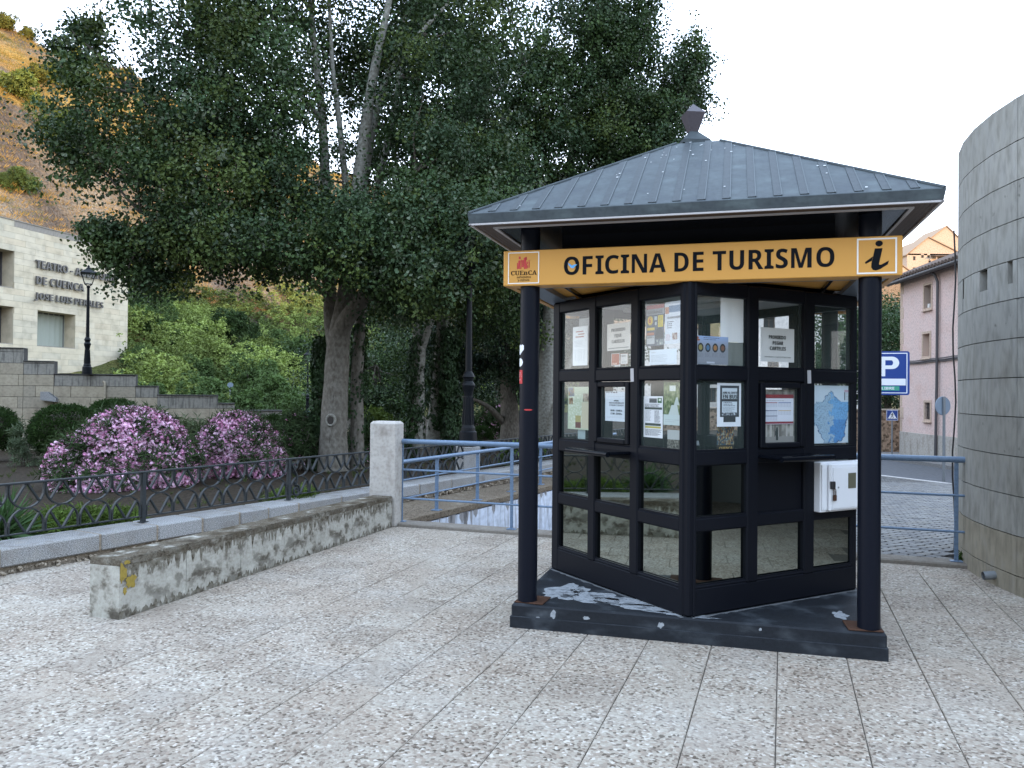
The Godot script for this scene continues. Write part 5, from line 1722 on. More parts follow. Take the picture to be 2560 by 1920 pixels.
func kiosk_wall(t: Node3D, i: int) -> void:
	var X: Transform3D = FACE[i]
	var left := i == 0 or i == 3
	var cols := [[0.092, 0.480], [0.570, 0.965], [1.055, 1.450]] if i == 0 else [[0.040, 0.458], [0.560, 0.982], [1.085, 1.510 if i == 1 else 1.45]]
	var rows := [[0.333, 0.660], [0.745, 1.063], [1.155, 1.590], [1.677, 2.115]]
	var L := 1.5152
	var edges := [0.0]
	for c in cols:
		edges.append(c[0]); edges.append(c[1])
	edges.append(L)
	for k in 4:   # stiles and mullions
		var a: float = edges[2 * k]
		var b: float = edges[2 * k + 1]
		if k == 0: a += 0.018
		if k == 3: b -= 0.018
		if b - a < 0.012: continue
		var mb := MB.new()
		mb.box(Vector3((a + b) / 2, 1.175 if k in [0, 3] else 1.255, 0), Vector3(b - a, 2.05 if k in [0, 3] else 1.89, 0.064 if k in [1, 2] else 0.058), minf(0.010, (b - a) * 0.3))
		obj("mullion", mb, M.black_frame, t, X)
	for c in cols.size():
		var a2: float = cols[c][0] - 0.012
		var b2: float = cols[c][1] + 0.012
		for r in [[0.660, 0.745], [1.063, 1.155], [1.590, 1.677], [2.115, 2.204]]:
			var rb := MB.new()
			rb.box(Vector3((a2 + b2) / 2, (r[0] + r[1]) / 2, 0), Vector3(b2 - a2, r[1] - r[0], 0.052), 0.009)
			obj("glazing_rail", rb, M.black_frame, t, X)
		for r in rows.size():
			var y0: float = rows[r][0]
			var y1: float = rows[r][1]
			var q := MB.new()
			var xa: float = cols[c][0] - 0.008
			var xb: float = cols[c][1] + 0.008
			if r == 1 and c == 1 and i == 1:
				q.box(Vector3((xa + xb) / 2, (y0 + y1) / 2, 0), Vector3(xb - xa, y1 - y0 + 0.016, 0.01))
				obj("blind_panel", q, M.black_frame, t, X)
				continue
			q.quad(Vector3(xa, y0 - 0.008, 0), Vector3(xb, y0 - 0.008, 0), Vector3(xb, y1 + 0.008, 0), Vector3(xa, y1 + 0.008, 0), Vector3.BACK)
			obj("pane", q, M.glass if r > 1 else M.mirror_glass, t, X)
			var bd := MB.new()   # thin glazing bead under the pane
			bd.bar(Vector3(xa, y0 + 0.004, 0.014), Vector3(xb, y0 + 0.004, 0.014), 0.012, 0.010)
			obj("glazing_bead", bd, M.black_frame, t, X)
			if r == 2 and c == 1 and i < 2:   # serving hatch frame
				var hf := MB.new()
				var ox := 0.552 if i == 0 else 0.575
				var px := 0.955 if i == 0 else 0.985
				for z in [0.012]:
					hf.box(Vector3(ox + 0.022, 1.372, z), Vector3(0.044, 0.420, 0.048), 0.006)
					hf.box(Vector3(px - 0.020, 1.372, z), Vector3(0.040, 0.420, 0.048), 0.006)
					hf.box(Vector3((ox + px) / 2, 1.567, z), Vector3(px - ox - 0.09, 0.034, 0.046), 0.006)
					hf.box(Vector3((ox + px) / 2, 1.176, z), Vector3(px - ox - 0.09, 0.034, 0.046), 0.006)
				obj("hatch_frame", hf, M.black_frame, t, X)
	var kp := MB.new()
	kp.box(Vector3(L / 2, 0.236, 0.012), Vector3(L - 0.06, 0.168, 0.03), 0.01)
	obj("kick_panel", kp, M.black_frame, t, X)
	var kb := MB.new()
	kb.box(Vector3(L / 2, 0.324, 0.0), Vector3(L - 0.07, 0.022, 0.05), 0.008)
	obj("kick_rail", kb, M.black_frame, t, X)
	if i < 2:
		var sh := MB.new()
		var s0 := 0.50 if i == 0 else 0.555
		var s1 := 0.985 if i == 0 else 1.03
		sh.box(Vector3((s0 + s1) / 2, 1.108, 0.125), Vector3(s1 - s0, 0.022, 0.19), 0.006)
		sh.tube([Vector3(s0, 1.103, 0.222), Vector3(s1, 1.103, 0.222)], [0.018, 0.018], 10)
		obj("hatch_shelf", sh, M.black_gloss, t, X)
		var tp := MB.new()   # silver tape on the joint beside the hatch
		tp.box(Vector3(0.995 if i == 0 else 1.02, 1.628, 0.0345), Vector3(0.034, 0.088, 0.002), 0.0, Basis(Vector3.BACK, 0.04))
		obj("tape_patch", tp, M.tape, t, X)
	if i == 1:
		meter_box(t, X)

func meter_box(t: Node3D, X: Transform3D) -> void:
	var b := MB.new()
	b.box(Vector3(1.297, 0.889, 0.05), Vector3(0.432, 0.336, 0.06), 0.006)
	b.box(Vector3(1.283, 0.889, 0.0835), Vector3(0.392, 0.298, 0.007), 0.0)
	var o := obj("meter_box", b, M.meter_white, t, X)
	var d := MB.new()
	d.box(Vector3(1.322, 0.889, 0.1005), Vector3(0.372, 0.318, 0.026), 0.010)
	d.box(Vector3(1.325, 0.886, 0.1165), Vector3(0.33, 0.278, 0.006), 0.004)
	obj("meter_door", d, M.meter_white, o)
	for k in 2:
		var w := MB.new()
		w.box(Vector3(1.345 + 0.106 * k, 0.929, 0.1215), Vector3(0.078, 0.104, 0.004), 0.0015)
		obj("meter_window", w, M.meter_window, o)
	var h := MB.new()
	h.box(Vector3(1.155, 0.905, 0.118), Vector3(0.036, 0.052, 0.022), 0.004)
	obj("hasp", h, M.dark_plastic, o)
	var pk := MB.new()
	pk.box(Vector3(1.163, 0.822, 0.128), Vector3(0.030, 0.040, 0.014), 0.004)
	pk.tube([Vector3(1.153, 0.842, 0.128), Vector3(1.153, 0.875, 0.128), Vector3(1.163, 0.885, 0.128), Vector3(1.173, 0.875, 0.128), Vector3(1.173, 0.842, 0.128)], [0.0032, 0.0032, 0.0032, 0.0032, 0.0032], 6)
	obj("padlock", pk, M.rust, o)
	var lk := MB.new()
	lk.lathe([Vector2(0.0, 0.004), Vector2(0.006, 0.004), Vector2(0.007, 0.0)], Vector3.ZERO, 10)
	obj("lock_barrel", lk, M.steel, o, Transform3D(Basis(Vector3.RIGHT, PI / 2), Vector3(1.208, 0.888, 0.1196)))

func frame_ring(w: float, h: float, t: float, d := 0.002) -> MB:
	var f := MB.new()
	f.box(Vector3(0, h / 2 - t / 2, 0), Vector3(w, t, d))
	f.box(Vector3(0, -h / 2 + t / 2, 0), Vector3(w, t, d))
	f.box(Vector3(w / 2 - t / 2, 0, 0), Vector3(t, h - 2 * t, d))
	f.box(Vector3(-w / 2 + t / 2, 0, 0), Vector3(t, h - 2 * t, d))
	return f

func sign_face(s: Node3D) -> void:
	var zf := 1.1
	var at := func(u: float, y: float, z := 0.0015) -> Transform3D: return Transform3D(Basis.IDENTITY, Vector3(u, y, zf + z))
	text("lettering", "OFICINA DE TURISMO", 0.114, 1.60, true, M.ink, s, at.call(0.018, 2.306, 0.001), 0.002, "Droid Sans", 0.5)
	# left square: the red houses with the town's name
	obj("square_frame", frame_ring(0.206, 0.203, 0.006), M.white_paint, s, at.call(-1.047, 2.306))
	var lg := MB.new()
	for q in [[-0.042, -0.012, 0.005, 0.04, 0.0], [-0.030, -0.004, 0.014, 0.054, -0.08], [-0.027, 0.040, 0.013, 0.016, 0.0], [-0.0165, 0.008, 0.005, 0.04, -0.05], [-0.018, -0.022, 0.006, 0.022, -0.1], [-0.006, 0.002, 0.010, 0.046, 0.0], [0.009, 0.004, 0.016, 0.072, 0.03], [0.016, 0.034, 0.010, 0.02, 0.0], [0.0195, -0.016, 0.004, 0.032, 0.0], [0.024, 0.006, 0.007, 0.016, 0.0], [0.026, -0.02, 0.004, 0.02, 0.1], [0.036, -0.006, 0.006, 0.04, 0.0], [0.037, 0.022, 0.011, 0.004, 0.2], [0.036, 0.013, 0.008, 0.004, 0.0]]:
		lg.box(Vector3(-1.046 + q[0], 2.332 + q[1], zf + 0.001), Vector3(q[2], q[3], 0.002), 0.0, Basis(Vector3.BACK, q[4]))
	obj("emblem", lg, M.logo_red, s)
	text("emblem_name", "CUEnCA", 0.028, 0.172, true, M.ink, s, at.call(-1.046, 2.274, 0.001), 0.0015, "Droid Serif", 1.0)
	text("emblem_line", "naturaleza", 0.015, 0.094, false, M.ink, s, at.call(-1.044, 2.2475, 0.001), 0.001, "Droid Serif", 2.0)
	text("emblem_line", "y cultura", 0.015, 0.078, false, M.ink, s, at.call(-1.046, 2.228, 0.001), 0.001, "Droid Serif", 2.0)
	# right square: the slanted letter i
	obj("square_frame", frame_ring(0.212, 0.205, 0.009), M.white_paint, s, at.call(1.045, 2.3055))
	var li := MB.new()
	var dot := PackedVector2Array()
	for k in 24:
		dot.append(Vector2(0.012 + 0.0195 * cos(TAU * k / 24), 0.071 + 0.0165 * sin(TAU * k / 24)))
	var X := Transform3D(Basis.IDENTITY, Vector3(1.045, 2.3055, zf))
	li.prism(dot, 0.0, 0.002, X)
	li.prism(PackedVector2Array([Vector2(-0.010, 0.043), Vector2(-0.028, -0.043), Vector2(-0.029, -0.064), Vector2(-0.021, -0.079), Vector2(-0.004, -0.083), Vector2(0.018, -0.076), Vector2(0.058, -0.05), Vector2(0.064, -0.029), Vector2(0.022, -0.051), Vector2(0.013, -0.052), Vector2(0.012, -0.044), Vector2(0.030, 0.043)]), 0.0, 0.002, X)
	li.prism(PackedVector2Array([Vector2(-0.0205, -0.002), Vector2(-0.062, -0.033), Vector2(-0.059, -0.044), Vector2(-0.026, -0.027)]), 0.0, 0.002, X)
	obj("letter_i", li, M.ink, s)
	# torn blue sticker on the first letter
	var st := MB.new()
	st.prism(PackedVector2Array([Vector2(-0.03, 0.017), Vector2(-0.022, 0.0), Vector2(-0.008, -0.016), Vector2(0.008, -0.018), Vector2(0.022, -0.004), Vector2(0.031, 0.004), Vector2(0.018, 0.005), Vector2(0.006, 0.002), Vector2(-0.003, -0.002), Vector2(-0.012, 0.006)]), 0.0, 0.0012, Transform3D(Basis.IDENTITY, Vector3(-0.728, 2.312, zf + 0.0022)))
	obj("torn_sticker", st, M.sky_blue, s)

# ------------------------------------------------------------------ papers and stickers on the kiosk
func sheet_image(w: int, h: int, bg: Color) -> Image:
	var im := Image.create(w, h, false, Image.FORMAT_RGB8)
	im.fill(bg)
	return im

func rows_of_print(im: Image, x: int, y: int, w: int, n: int, gap: int, col: Color, sd: int, thick := 1) -> void:
	var rg := RandomNumberGenerator.new()
	rg.seed = sd
	for i in n:
		var at := x
		var stop := x + int(w * rg.randf_range(0.7, 1.0))
		while at < stop:
			var l := rg.randi_range(3, 9)
			im.fill_rect(Rect2i(at, y + i * gap, mini(l, stop - at), thick), col)
			at += l + 2

func photo_patch(im: Image, r: Rect2i, cols: Array, sd: int, fr := 0.06) -> void:
	var nz := FastNoiseLite.new()
	nz.seed = sd
	nz.frequency = fr
	nz.fractal_octaves = 3
	for y in range(r.position.y, r.end.y):
		for x in range(r.position.x, r.end.x):
			var k := clampf(nz.get_noise_2d(x, y * 0.8) * 0.9 + 0.5, 0.0, 0.999) * (cols.size() - 1)
			var a: Color = cols[int(k)]
			im.set_pixel(x, y, a.lerp(cols[int(k) + 1], k - int(k)))

func poster(nm: String, label: String, cat: String, f: int, s0: float, s1: float, y0: float, y1: float, im: Image, base: Material = null, lines := [], tilt := 0.0, w := -0.012, group := "") -> Node3D:
	var X: Transform3D = KX * FACE[f] * Transform3D(Basis(Vector3.BACK, tilt), Vector3((s0 + s1) / 2, (y0 + y1) / 2, w))
	var o := Node3D.new()
	o.name = numbered(nm)
	add_child(o, true)
	o.transform = X
	tag(o, label, cat, group)
	var hw := (s1 - s0) / 2
	var hh := (y1 - y0) / 2
	var b := MB.new()
	var n := 4
	for k in n:   # a sheet with the faint curl of taped paper
		var xa := lerpf(-hw, hw, k / float(n))
		var xb := lerpf(-hw, hw, (k + 1.0) / n)
		var za := 0.002 * sin(k * 2.1)
		var zb := 0.002 * sin((k + 1) * 2.1)
		b.quad(Vector3(xa, -hh, za), Vector3(xb, -hh, zb), Vector3(xb, hh, zb), Vector3(xa, hh, za), Vector3.BACK)
		for j in 6:
			var q := b.uv[b.uv.size() - 6 + j]
			b.uv[b.uv.size() - 6 + j] = Vector2((k + q.x) / n, q.y)
	var m: Material = base
	if im:
		var sm := StandardMaterial3D.new()
		sm.resource_name = "printed_sheet"
		sm.albedo_texture = ImageTexture.create_from_image(im)
		sm.roughness = 0.7
		m = sm
	obj("sheet", b, m, o)
	for l in lines:   # [text, cap height, width, centre x, centre y, bold, face]
		text("print", l[0], l[1], l[2], l[5], M.ink if l.size() < 8 else M[l[7]], o, Transform3D(Basis.IDENTITY, Vector3(l[3], l[4], 0.0035)), 0.0006, l[6], 1.5)
	return o

func posters() -> void:
	var white := Color(0.86, 0.88, 0.88)
	var ink := Color(0.2, 0.2, 0.22)
	var pale := Color(0.62, 0.64, 0.65)
	var im := sheet_image(84, 120, white)
	for q in [[18, 14, 40], [30, 22, 34], [16, 30, 46]]:
		im.fill_rect(Rect2i(q[0], q[1], q[2], 3), Color(0.62, 0.36, 0.28))
	rows_of_print(im, 12, 44, 60, 5, 4, pale, 1)
	for k in 4:
		rows_of_print(im, 12 + 16 * k, 72, 12, 9, 4, pale, 3 + k)
	poster("timetable_sheet", "pale printed list with brownish heading lines in the top left pane of the kiosk", "poster", 0, 0.215, 0.412, 1.71, 2.0, im)
	im = sheet_image(80, 120, Color(0.62, 0.64, 0.64))
	poster("paper_back", "grey back of a sheet behind the printed list in the top left pane", "poster", 0, 0.27, 0.49, 1.75, 2.06, im, null, [], 0.0, -0.03)
	poster("notice_sheet", "cream PROHIBIDO FIJAR CARTELES notice in the upper left face of the kiosk", "notice", 0, 0.650, 0.914, 1.804, 1.992, null, M.paper_cream, [["PROHIBIDO", 0.021, 0.158, 0.0, 0.048, true, "Droid Serif"], ["FIJAR", 0.021, 0.08, -0.003, 0.008, true, "Droid Serif"], ["CARTELES", 0.021, 0.145, -0.002, -0.032, true, "Droid Serif"], ["RESPONSABLE LA EMPRESA ANUNCIADORA", 0.007, 0.23, 0.0, -0.078, true, "Droid Sans", "print_grey"]], 0.01)
	im = sheet_image(48, 60, Color(0.62, 0.27, 0.10))
	im.fill_rect(Rect2i(0, 0, 48, 2), white); im.fill_rect(Rect2i(0, 58, 48, 2), white); im.fill_rect(Rect2i(0, 0, 2, 60), white); im.fill_rect(Rect2i(46, 0, 2, 60), white)
	rows_of_print(im, 6, 8, 12, 5, 5, Color(0.85, 0.7, 0.6), 4)
	rows_of_print(im, 8, 48, 30, 2, 5, Color(0.9, 0.85, 0.8), 5, 3)
	poster("orange_sticker", "small orange-brown square sticker below the PROHIBIDO FIJAR notice", "sticker", 0, 0.700, 0.797, 1.700, 1.783, im)
	im = sheet_image(48, 60, Color(0.82, 0.82, 0.80))
	for e in [Rect2i(0, 0, 48, 2), Rect2i(0, 58, 48, 2), Rect2i(0, 0, 2, 60), Rect2i(46, 0, 2, 60)]:
		im.fill_rect(e, Color(0.55, 0.3, 0.15))
	rows_of_print(im, 12, 46, 26, 1, 3, ink, 6, 2)
	poster("white_sticker", "small white square sticker reading CUENCA with a brown edge", "sticker", 0, 0.803, 0.891, 1.704, 1.780, im, null, [["CUENCA", 0.009, 0.055, -0.008, 0.02, false, "Droid Sans"]])
	# the guided tour poster
	im = sheet_image(108, 150, Color(0.27, 0.31, 0.36))
	im.fill_rect(Rect2i(0, 0, 108, 14), Color(0.62, 0.30, 0.30))
	im.fill_rect(Rect2i(0, 14, 108, 22), Color(0.55, 0.58, 0.60))
	for k in 40:
		var a := TAU * k / 40
		var rr := 17.0 if k % 2 else 13.0
		for q in range(0, int(rr)):
			im.fill_rect(Rect2i(int(24 + cos(a) * q) - 1, int(56 + sin(a) * q) - 1, 3, 3), Color(0.86, 0.72, 0.16))
	im.fill_rect(Rect2i(70, 40, 32, 42), Color(0.82, 0.74, 0.16))
	rows_of_print(im, 74, 44, 26, 9, 4, ink, 7)
	im.fill_rect(Rect2i(48, 42, 16, 14), Color(0.68, 0.74, 0.78)); im.fill_rect(Rect2i(52, 62, 10, 12), Color(0.7, 0.74, 0.76))
	im.fill_rect(Rect2i(6, 82, 44, 10), Color(0.80, 0.70, 0.22)); im.fill_rect(Rect2i(4, 100, 44, 10), Color(0.66, 0.40, 0.28))
	im.fill_rect(Rect2i(4, 112, 46, 30), Color(0.70, 0.72, 0.72))
	for y in range(86, 124):
		var hw := 25.0 * sqrt(clampf(1.0 - pow((104 - y) / 20.0, 2) if y < 104 else 1.0, 0, 1))
		im.fill_rect(Rect2i(int(78 - hw), y, int(2 * hw), 1), Color(0.13, 0.16, 0.19))
	photo_patch(im, Rect2i(60, 128, 44, 18), [Color(0.2, 0.24, 0.3), Color(0.5, 0.55, 0.55), Color(0.75, 0.75, 0.7)], 9)
	poster("tour_poster", "dark blue GUIADAS poster with yellow price star reading 6", "poster", 0, 1.082, 1.262, 1.815, 2.082, im, null, [["GUIADAS", 0.018, 0.145, 0.0, 0.085, true, "Droid Sans", "print_grey"], ["6", 0.030, 0.0, -0.05, 0.033, true, "Droid Sans", "red_paint"], ["CUENCA", 0.012, 0.068, -0.045, -0.076, true, "Droid Serif", "print_grey"]])
	im = sheet_image(108, 150, Color(0.80, 0.83, 0.85))
	im.fill_rect(Rect2i(24, 14, 78, 24), Color(0.36, 0.47, 0.58)); im.fill_rect(Rect2i(2, 18, 22, 24), Color(0.70, 0.48, 0.36)); im.fill_rect(Rect2i(86, 14, 18, 24), Color(0.66, 0.52, 0.46))
	rows_of_print(im, 14, 70, 36, 4, 7, ink, 12, 3)
	photo_patch(im, Rect2i(42, 112, 28, 24), [Color(0.35, 0.2, 0.2), Color(0.6, 0.5, 0.45), Color(0.75, 0.75, 0.72)], 10)
	rows_of_print(im, 6, 116, 32, 6, 4, Color(0.65, 0.35, 0.35), 13)
	rows_of_print(im, 74, 114, 30, 6, 4, pale, 14)
	poster("church_poster", "pale blue-white IGLESIAS poster beside the dark GUIADAS poster", "poster", 0, 1.267, 1.451, 1.822, 2.088, im, null, [["IGLESIAS EUROPEAS", 0.012, 0.135, 0.005, 0.032, true, "Droid Sans", "print_grey"]])
	im = sheet_image(120, 48, Color(0.80, 0.85, 0.88))
	rows_of_print(im, 10, 8, 22, 1, 4, pale, 15, 2)
	rows_of_print(im, 8, 17, 76, 6, 4, Color(0.5, 0.54, 0.56), 16)
	poster("note_sheet", "wide pale blue typed note under the GUIADAS poster", "note", 0, 1.118, 1.385, 1.692, 1.790, im, null, [], 0.0)
	# town map
	im = sheet_image(110, 116, Color(0.66, 0.70, 0.60))
	var rg := RandomNumberGenerator.new()
	rg.seed = 77
	for k in 210:
		var x := rg.randi_range(4, 70)
		var y := rg.randi_range(20, 108)
		im.fill_rect(Rect2i(x, y, rg.randi_range(2, 9), 1) if k % 2 else Rect2i(x, y, 1, rg.randi_range(2, 8)), Color(0.82, 0.84, 0.78))
	photo_patch(im, Rect2i(2, 2, 30, 24), [Color(0.5, 0.35, 0.15), Color(0.25, 0.35, 0.5), Color(0.6, 0.5, 0.3)], 21)
	photo_patch(im, Rect2i(4, 30, 22, 18), [Color(0.3, 0.2, 0.12), Color(0.55, 0.45, 0.3), Color(0.5, 0.5, 0.45)], 22)
	photo_patch(im, Rect2i(74, 18, 30, 22), [Color(0.3, 0.28, 0.25), Color(0.55, 0.5, 0.42), Color(0.6, 0.58, 0.5)], 23)
	im.fill_rect(Rect2i(68, 42, 36, 70), Color(0.70, 0.68, 0.58))
	im.fill_rect(Rect2i(38, 78, 26, 18), Color(0.58, 0.55, 0.34)); im.fill_rect(Rect2i(38, 96, 26, 16), Color(0.35, 0.18, 0.15))
	poster("town_map", "greenish folded town map in the middle left pane of the kiosk", "map", 0, 0.155, 0.452, 1.235, 1.552, im)
	im = sheet_image(40, 60, Color(0.55, 0.62, 0.62))
	poster("loose_leaflet", "small bluish leaflet standing under the town map", "leaflet", 0, 0.265, 0.365, 1.165, 1.245, im, null, [], 0.0, -0.03)
	im = sheet_image(110, 140, Color(0.80, 0.84, 0.87))
	for k in 6:
		im.fill_rect(Rect2i(6 + k * 9 + (k * k) % 5, 2, 5, 5), ink)
	rows_of_print(im, 10, 22, 90, 1, 4, pale, 30)
	rows_of_print(im, 10, 118, 92, 2, 5, pale, 31)
	poster("opening_hours", "white opening hours sheet reading 10:00 - 14:00 h in the left serving hatch", "notice", 0, 0.632, 0.900, 1.312, 1.518, im, null, [["HORARIO:", 0.009, 0.055, 0.0, 0.040, true, "Droid Serif"], ["PUNTO DE INFORMACION", 0.010, 0.17, 0.0, 0.024, true, "Droid Serif", "print_grey"], ["DE TURISMO Y CONGRESOS", 0.010, 0.165, 0.0, 0.008, false, "Droid Serif", "print_grey"], ["10:00 - 14:00 h.", 0.012, 0.135, 0.0, -0.028, true, "Droid Serif"], ["17:00 - 20:00 h.", 0.012, 0.13, 0.0, -0.050, true, "Droid Serif"]])
	im = sheet_image(100, 150, Color(0.84, 0.85, 0.86))
	im.fill_rect(Rect2i(72, 6, 22, 18), Color(0.12, 0.32, 0.16)); im.fill_rect(Rect2i(78, 9, 12, 8), Color(0.8, 0.82, 0.78))
	im.fill_rect(Rect2i(30, 8, 38, 16), Color(0.28, 0.29, 0.30))
	im.fill_rect(Rect2i(6, 40, 90, 8), Color(0.2, 0.24, 0.22)); im.fill_rect(Rect2i(8, 98, 82, 9), Color(0.16, 0.2, 0.18)); im.fill_rect(Rect2i(8, 109, 82, 7), Color(0.66, 0.62, 0.25))
	rows_of_print(im, 6, 28, 88, 3, 4, ink, 40, 2)
	rows_of_print(im, 10, 52, 34, 10, 4, ink, 41)
	rows_of_print(im, 56, 52, 34, 11, 4, ink, 42, 2)
	rows_of_print(im, 10, 120, 84, 6, 4, ink, 43, 2)
	poster("event_list", "white sheet of small dark print with green logo and yellow line", "poster", 0, 1.062, 1.256, 1.22, 1.489, im)
	im = sheet_image(90, 140, Color(0.30, 0.38, 0.24))
	photo_patch(im, Rect2i(3, 3, 84, 100), [Color(0.20, 0.27, 0.15), Color(0.33, 0.41, 0.22), Color(0.45, 0.5, 0.33), Color(0.58, 0.60, 0.48)], 45, 0.05)
	for y in range(50, 110):
		im.fill_rect(Rect2i(46 - int((y - 50) * 0.4) + (10 if y < 75 else 0), y, 8 + int((y - 50) * 0.7), 1), Color(0.70, 0.74, 0.72))
	im.fill_rect(Rect2i(0, 106, 90, 34), Color(0.70, 0.75, 0.74)); im.fill_rect(Rect2i(28, 12, 26, 18), Color(0.78, 0.8, 0.78))
	rows_of_print(im, 8, 122, 70, 2, 6, pale, 46, 2)
	poster("river_poster", "green landscape poster with a pale winding river in the left face", "poster", 0, 1.260, 1.449, 1.308, 1.581, im)
	im = sheet_image(70, 60, Color(0.62, 0.64, 0.63))
	photo_patch(im, Rect2i(0, 30, 70, 30), [Color(0.15, 0.15, 0.13), Color(0.3, 0.29, 0.25), Color(0.5, 0.5, 0.46)], 47, 0.12)
	poster("grey_photo", "grey picture of a rocky skyline under the green landscape poster", "photo", 0, 1.300, 1.450, 1.158, 1.278, im)
	# right face
	poster("blank_poster", "plain white poster with an empty middle at the top of the front right pane", "poster", 1, 0.262, 0.458, 1.836, 2.113, null, M.paper)
	im = sheet_image(60, 80, Color(0.44, 0.46, 0.44))
	rows_of_print(im, 8, 30, 44, 8, 5, Color(0.4, 0.42, 0.41), 50)
	poster("paper_back", "grey back of a sheet below the plain white poster", "poster", 1, 0.321, 0.455, 1.672, 1.834, im)
	im = sheet_image(140, 100, Color(0.52, 0.54, 0.58))
	for y in 40:
		im.fill_rect(Rect2i(0, y, 140, 1), Color(0.56, 0.66, 0.82).lerp(Color(0.55, 0.56, 0.60), y / 40.0))
	im.fill_rect(Rect2i(10, 3, 6, 8), Color(0.62, 0.34, 0.12)); im.fill_rect(Rect2i(5, 12, 16, 5), Color(0.62, 0.30, 0.12))
	rows_of_print(im, 36, 5, 74, 2, 6, Color(0.25, 0.27, 0.34), 51, 2)
	var cx := 24
	for q in [Color(0.55, 0.5, 0.25), Color(0.25, 0.4, 0.55), Color(0.62, 0.42, 0.22), Color(0.45, 0.28, 0.2)]:
		for y in range(-15, 16):
			var hw2 := int(12.0 * sqrt(1.0 - pow(y / 16.0, 2)))
			im.fill_rect(Rect2i(cx - hw2, 40 + y, hw2 * 2, 1), Color(0.08, 0.08, 0.09))
		for y in range(-9, 10):
			var hw3 := int(8.0 * sqrt(1.0 - pow(y / 10.0, 2)))
			im.fill_rect(Rect2i(cx - hw3, 40 + y, hw3 * 2, 1), q)
		rows_of_print(im, cx - 13, 60, 26, 4, 4, Color(0.38, 0.39, 0.42), 52 + cx)
		cx += 31
	im.fill_rect(Rect2i(50, 90, 34, 6), Color(0.74, 0.76, 0.8))
	poster("festival_poster", "lilac-grey poster with four round pictures in a row in the front right pane", "poster", 1, 0.048, 0.326, 1.690, 1.866, im, null, [], 0.0, -0.010)
	poster("notice_sheet", "white PROHIBIDO PEGAR CARTELES notice in the right face of the kiosk", "notice", 1, 0.614, 0.925, 1.722, 1.945, null, M.paper, [["PROHIBIDO", 0.023, 0.158, -0.005, 0.050, true, "Droid Sans"], ["PEGAR", 0.023, 0.098, 0.0, 0.012, true, "Droid Sans"], ["CARTELES", 0.023, 0.148, 0.0, -0.024, true, "Droid Sans"], ["RESPONSABLE LA EMPRESA PUBLICITARIA", 0.008, 0.24, 0.0, -0.080, false, "Droid Sans", "print_grey"]])
	im = sheet_image(100, 136, Color(0.86, 0.88, 0.90))
	im.fill_rect(Rect2i(12, 8, 80, 98), Color(0.16, 0.17, 0.20)); im.fill_rect(Rect2i(20, 16, 64, 84), Color(0.78, 0.82, 0.85))
	im.fill_rect(Rect2i(20, 50, 64, 8), Color(0.17, 0.18, 0.2)); im.fill_rect(Rect2i(26, 104, 52, 18), Color(0.14, 0.15, 0.17))
	rows_of_print(im, 26, 60, 52, 3, 5, ink, 60, 2)
	rows_of_print(im, 24, 76, 56, 5, 3, Color(0.4, 0.42, 0.45), 61)
	photo_patch(im, Rect2i(20, 92, 64, 9), [Color(0.15, 0.16, 0.18), Color(0.4, 0.42, 0.45), Color(0.78, 0.82, 0.85)], 62, 0.1)
	poster("bus_poster", "black framed SUBE AL CASCO EN BUS poster beside the front corner post", "poster", 1, 0.234, 0.437, 1.302, 1.577, im, null, [["SUBE AL CASCO", 0.013, 0.122, 0.004, 0.076, true, "Droid Sans"], ["EN BUS", 0.024, 0.122, 0.004, 0.051, true, "Droid Sans"]], 0.0, -0.008)
	im = sheet_image(130, 124, Color(0.84, 0.86, 0.90))
	im.fill_rect(Rect2i(0, 0, 130, 16), Color(0.50, 0.10, 0.16)); im.fill_rect(Rect2i(0, 113, 130, 9), Color(0.50, 0.10, 0.18))
	rows_of_print(im, 12, 25, 100, 1, 4, pale, 63, 2)
	for q in [[12, 33, Color(0.55, 0.2, 0.28)], [68, 33, Color(0.30, 0.38, 0.58)], [12, 66, Color(0.26, 0.30, 0.42)], [68, 66, Color(0.72, 0.62, 0.45)], [12, 88, Color(0.26, 0.30, 0.42)]]:
		im.fill_rect(Rect2i(q[0], q[1], 52, 3), q[2])
		for k in 4:
			im.fill_rect(Rect2i(q[0], q[1] + 6 + k * 4, 52, 1), Color(0.66, 0.68, 0.73))
		for k in 5:
			im.fill_rect(Rect2i(q[0] + k * 12, q[1] + 4, 1, 14), Color(0.70, 0.72, 0.77))
	poster("price_table", "white table sheet with dark red head and foot bands in the right serving hatch", "notice", 1, 0.624, 0.914, 1.312, 1.508, im, null, [["HORARIOS Y TARIFAS", 0.008, 0.12, -0.05, 0.087, true, "Droid Sans", "logo_red"]], 0.0, -0.006)
	im = sheet_image(110, 150, Color(0.5, 0.49, 0.46))
	photo_patch(im, Rect2i(0, 0, 110, 150), [Color(0.36, 0.35, 0.33), Color(0.55, 0.54, 0.51), Color(0.68, 0.67, 0.64)], 64, 0.03)
	for q in [[4, 10], [22, 8], [38, 7], [56, 9], [80, 6], [94, 12]]:
		im.fill_rect(Rect2i(q[0], 20, q[1], 112), Color(0.42, 0.40, 0.38) if q[1] % 2 else Color(0.70, 0.69, 0.66))
	im.fill_rect(Rect2i(0, 132, 110, 18), Color(0.56, 0.55, 0.53))
	for y in range(112, 142):
		im.fill_rect(Rect2i(45, y, 8, 1), Color(0.10, 0.13, 0.14))
	im.fill_rect(Rect2i(46, 106, 6, 7), Color(0.12, 0.14, 0.15)); im.fill_rect(Rect2i(42, 116, 3, 12), Color(0.12, 0.16, 0.16))
	poster("street_photo", "grey street photograph with a small dark walker behind the red banded table", "photo", 1, 0.646, 0.936, 1.188, 1.540, im, null, [], 0.0, -0.016)
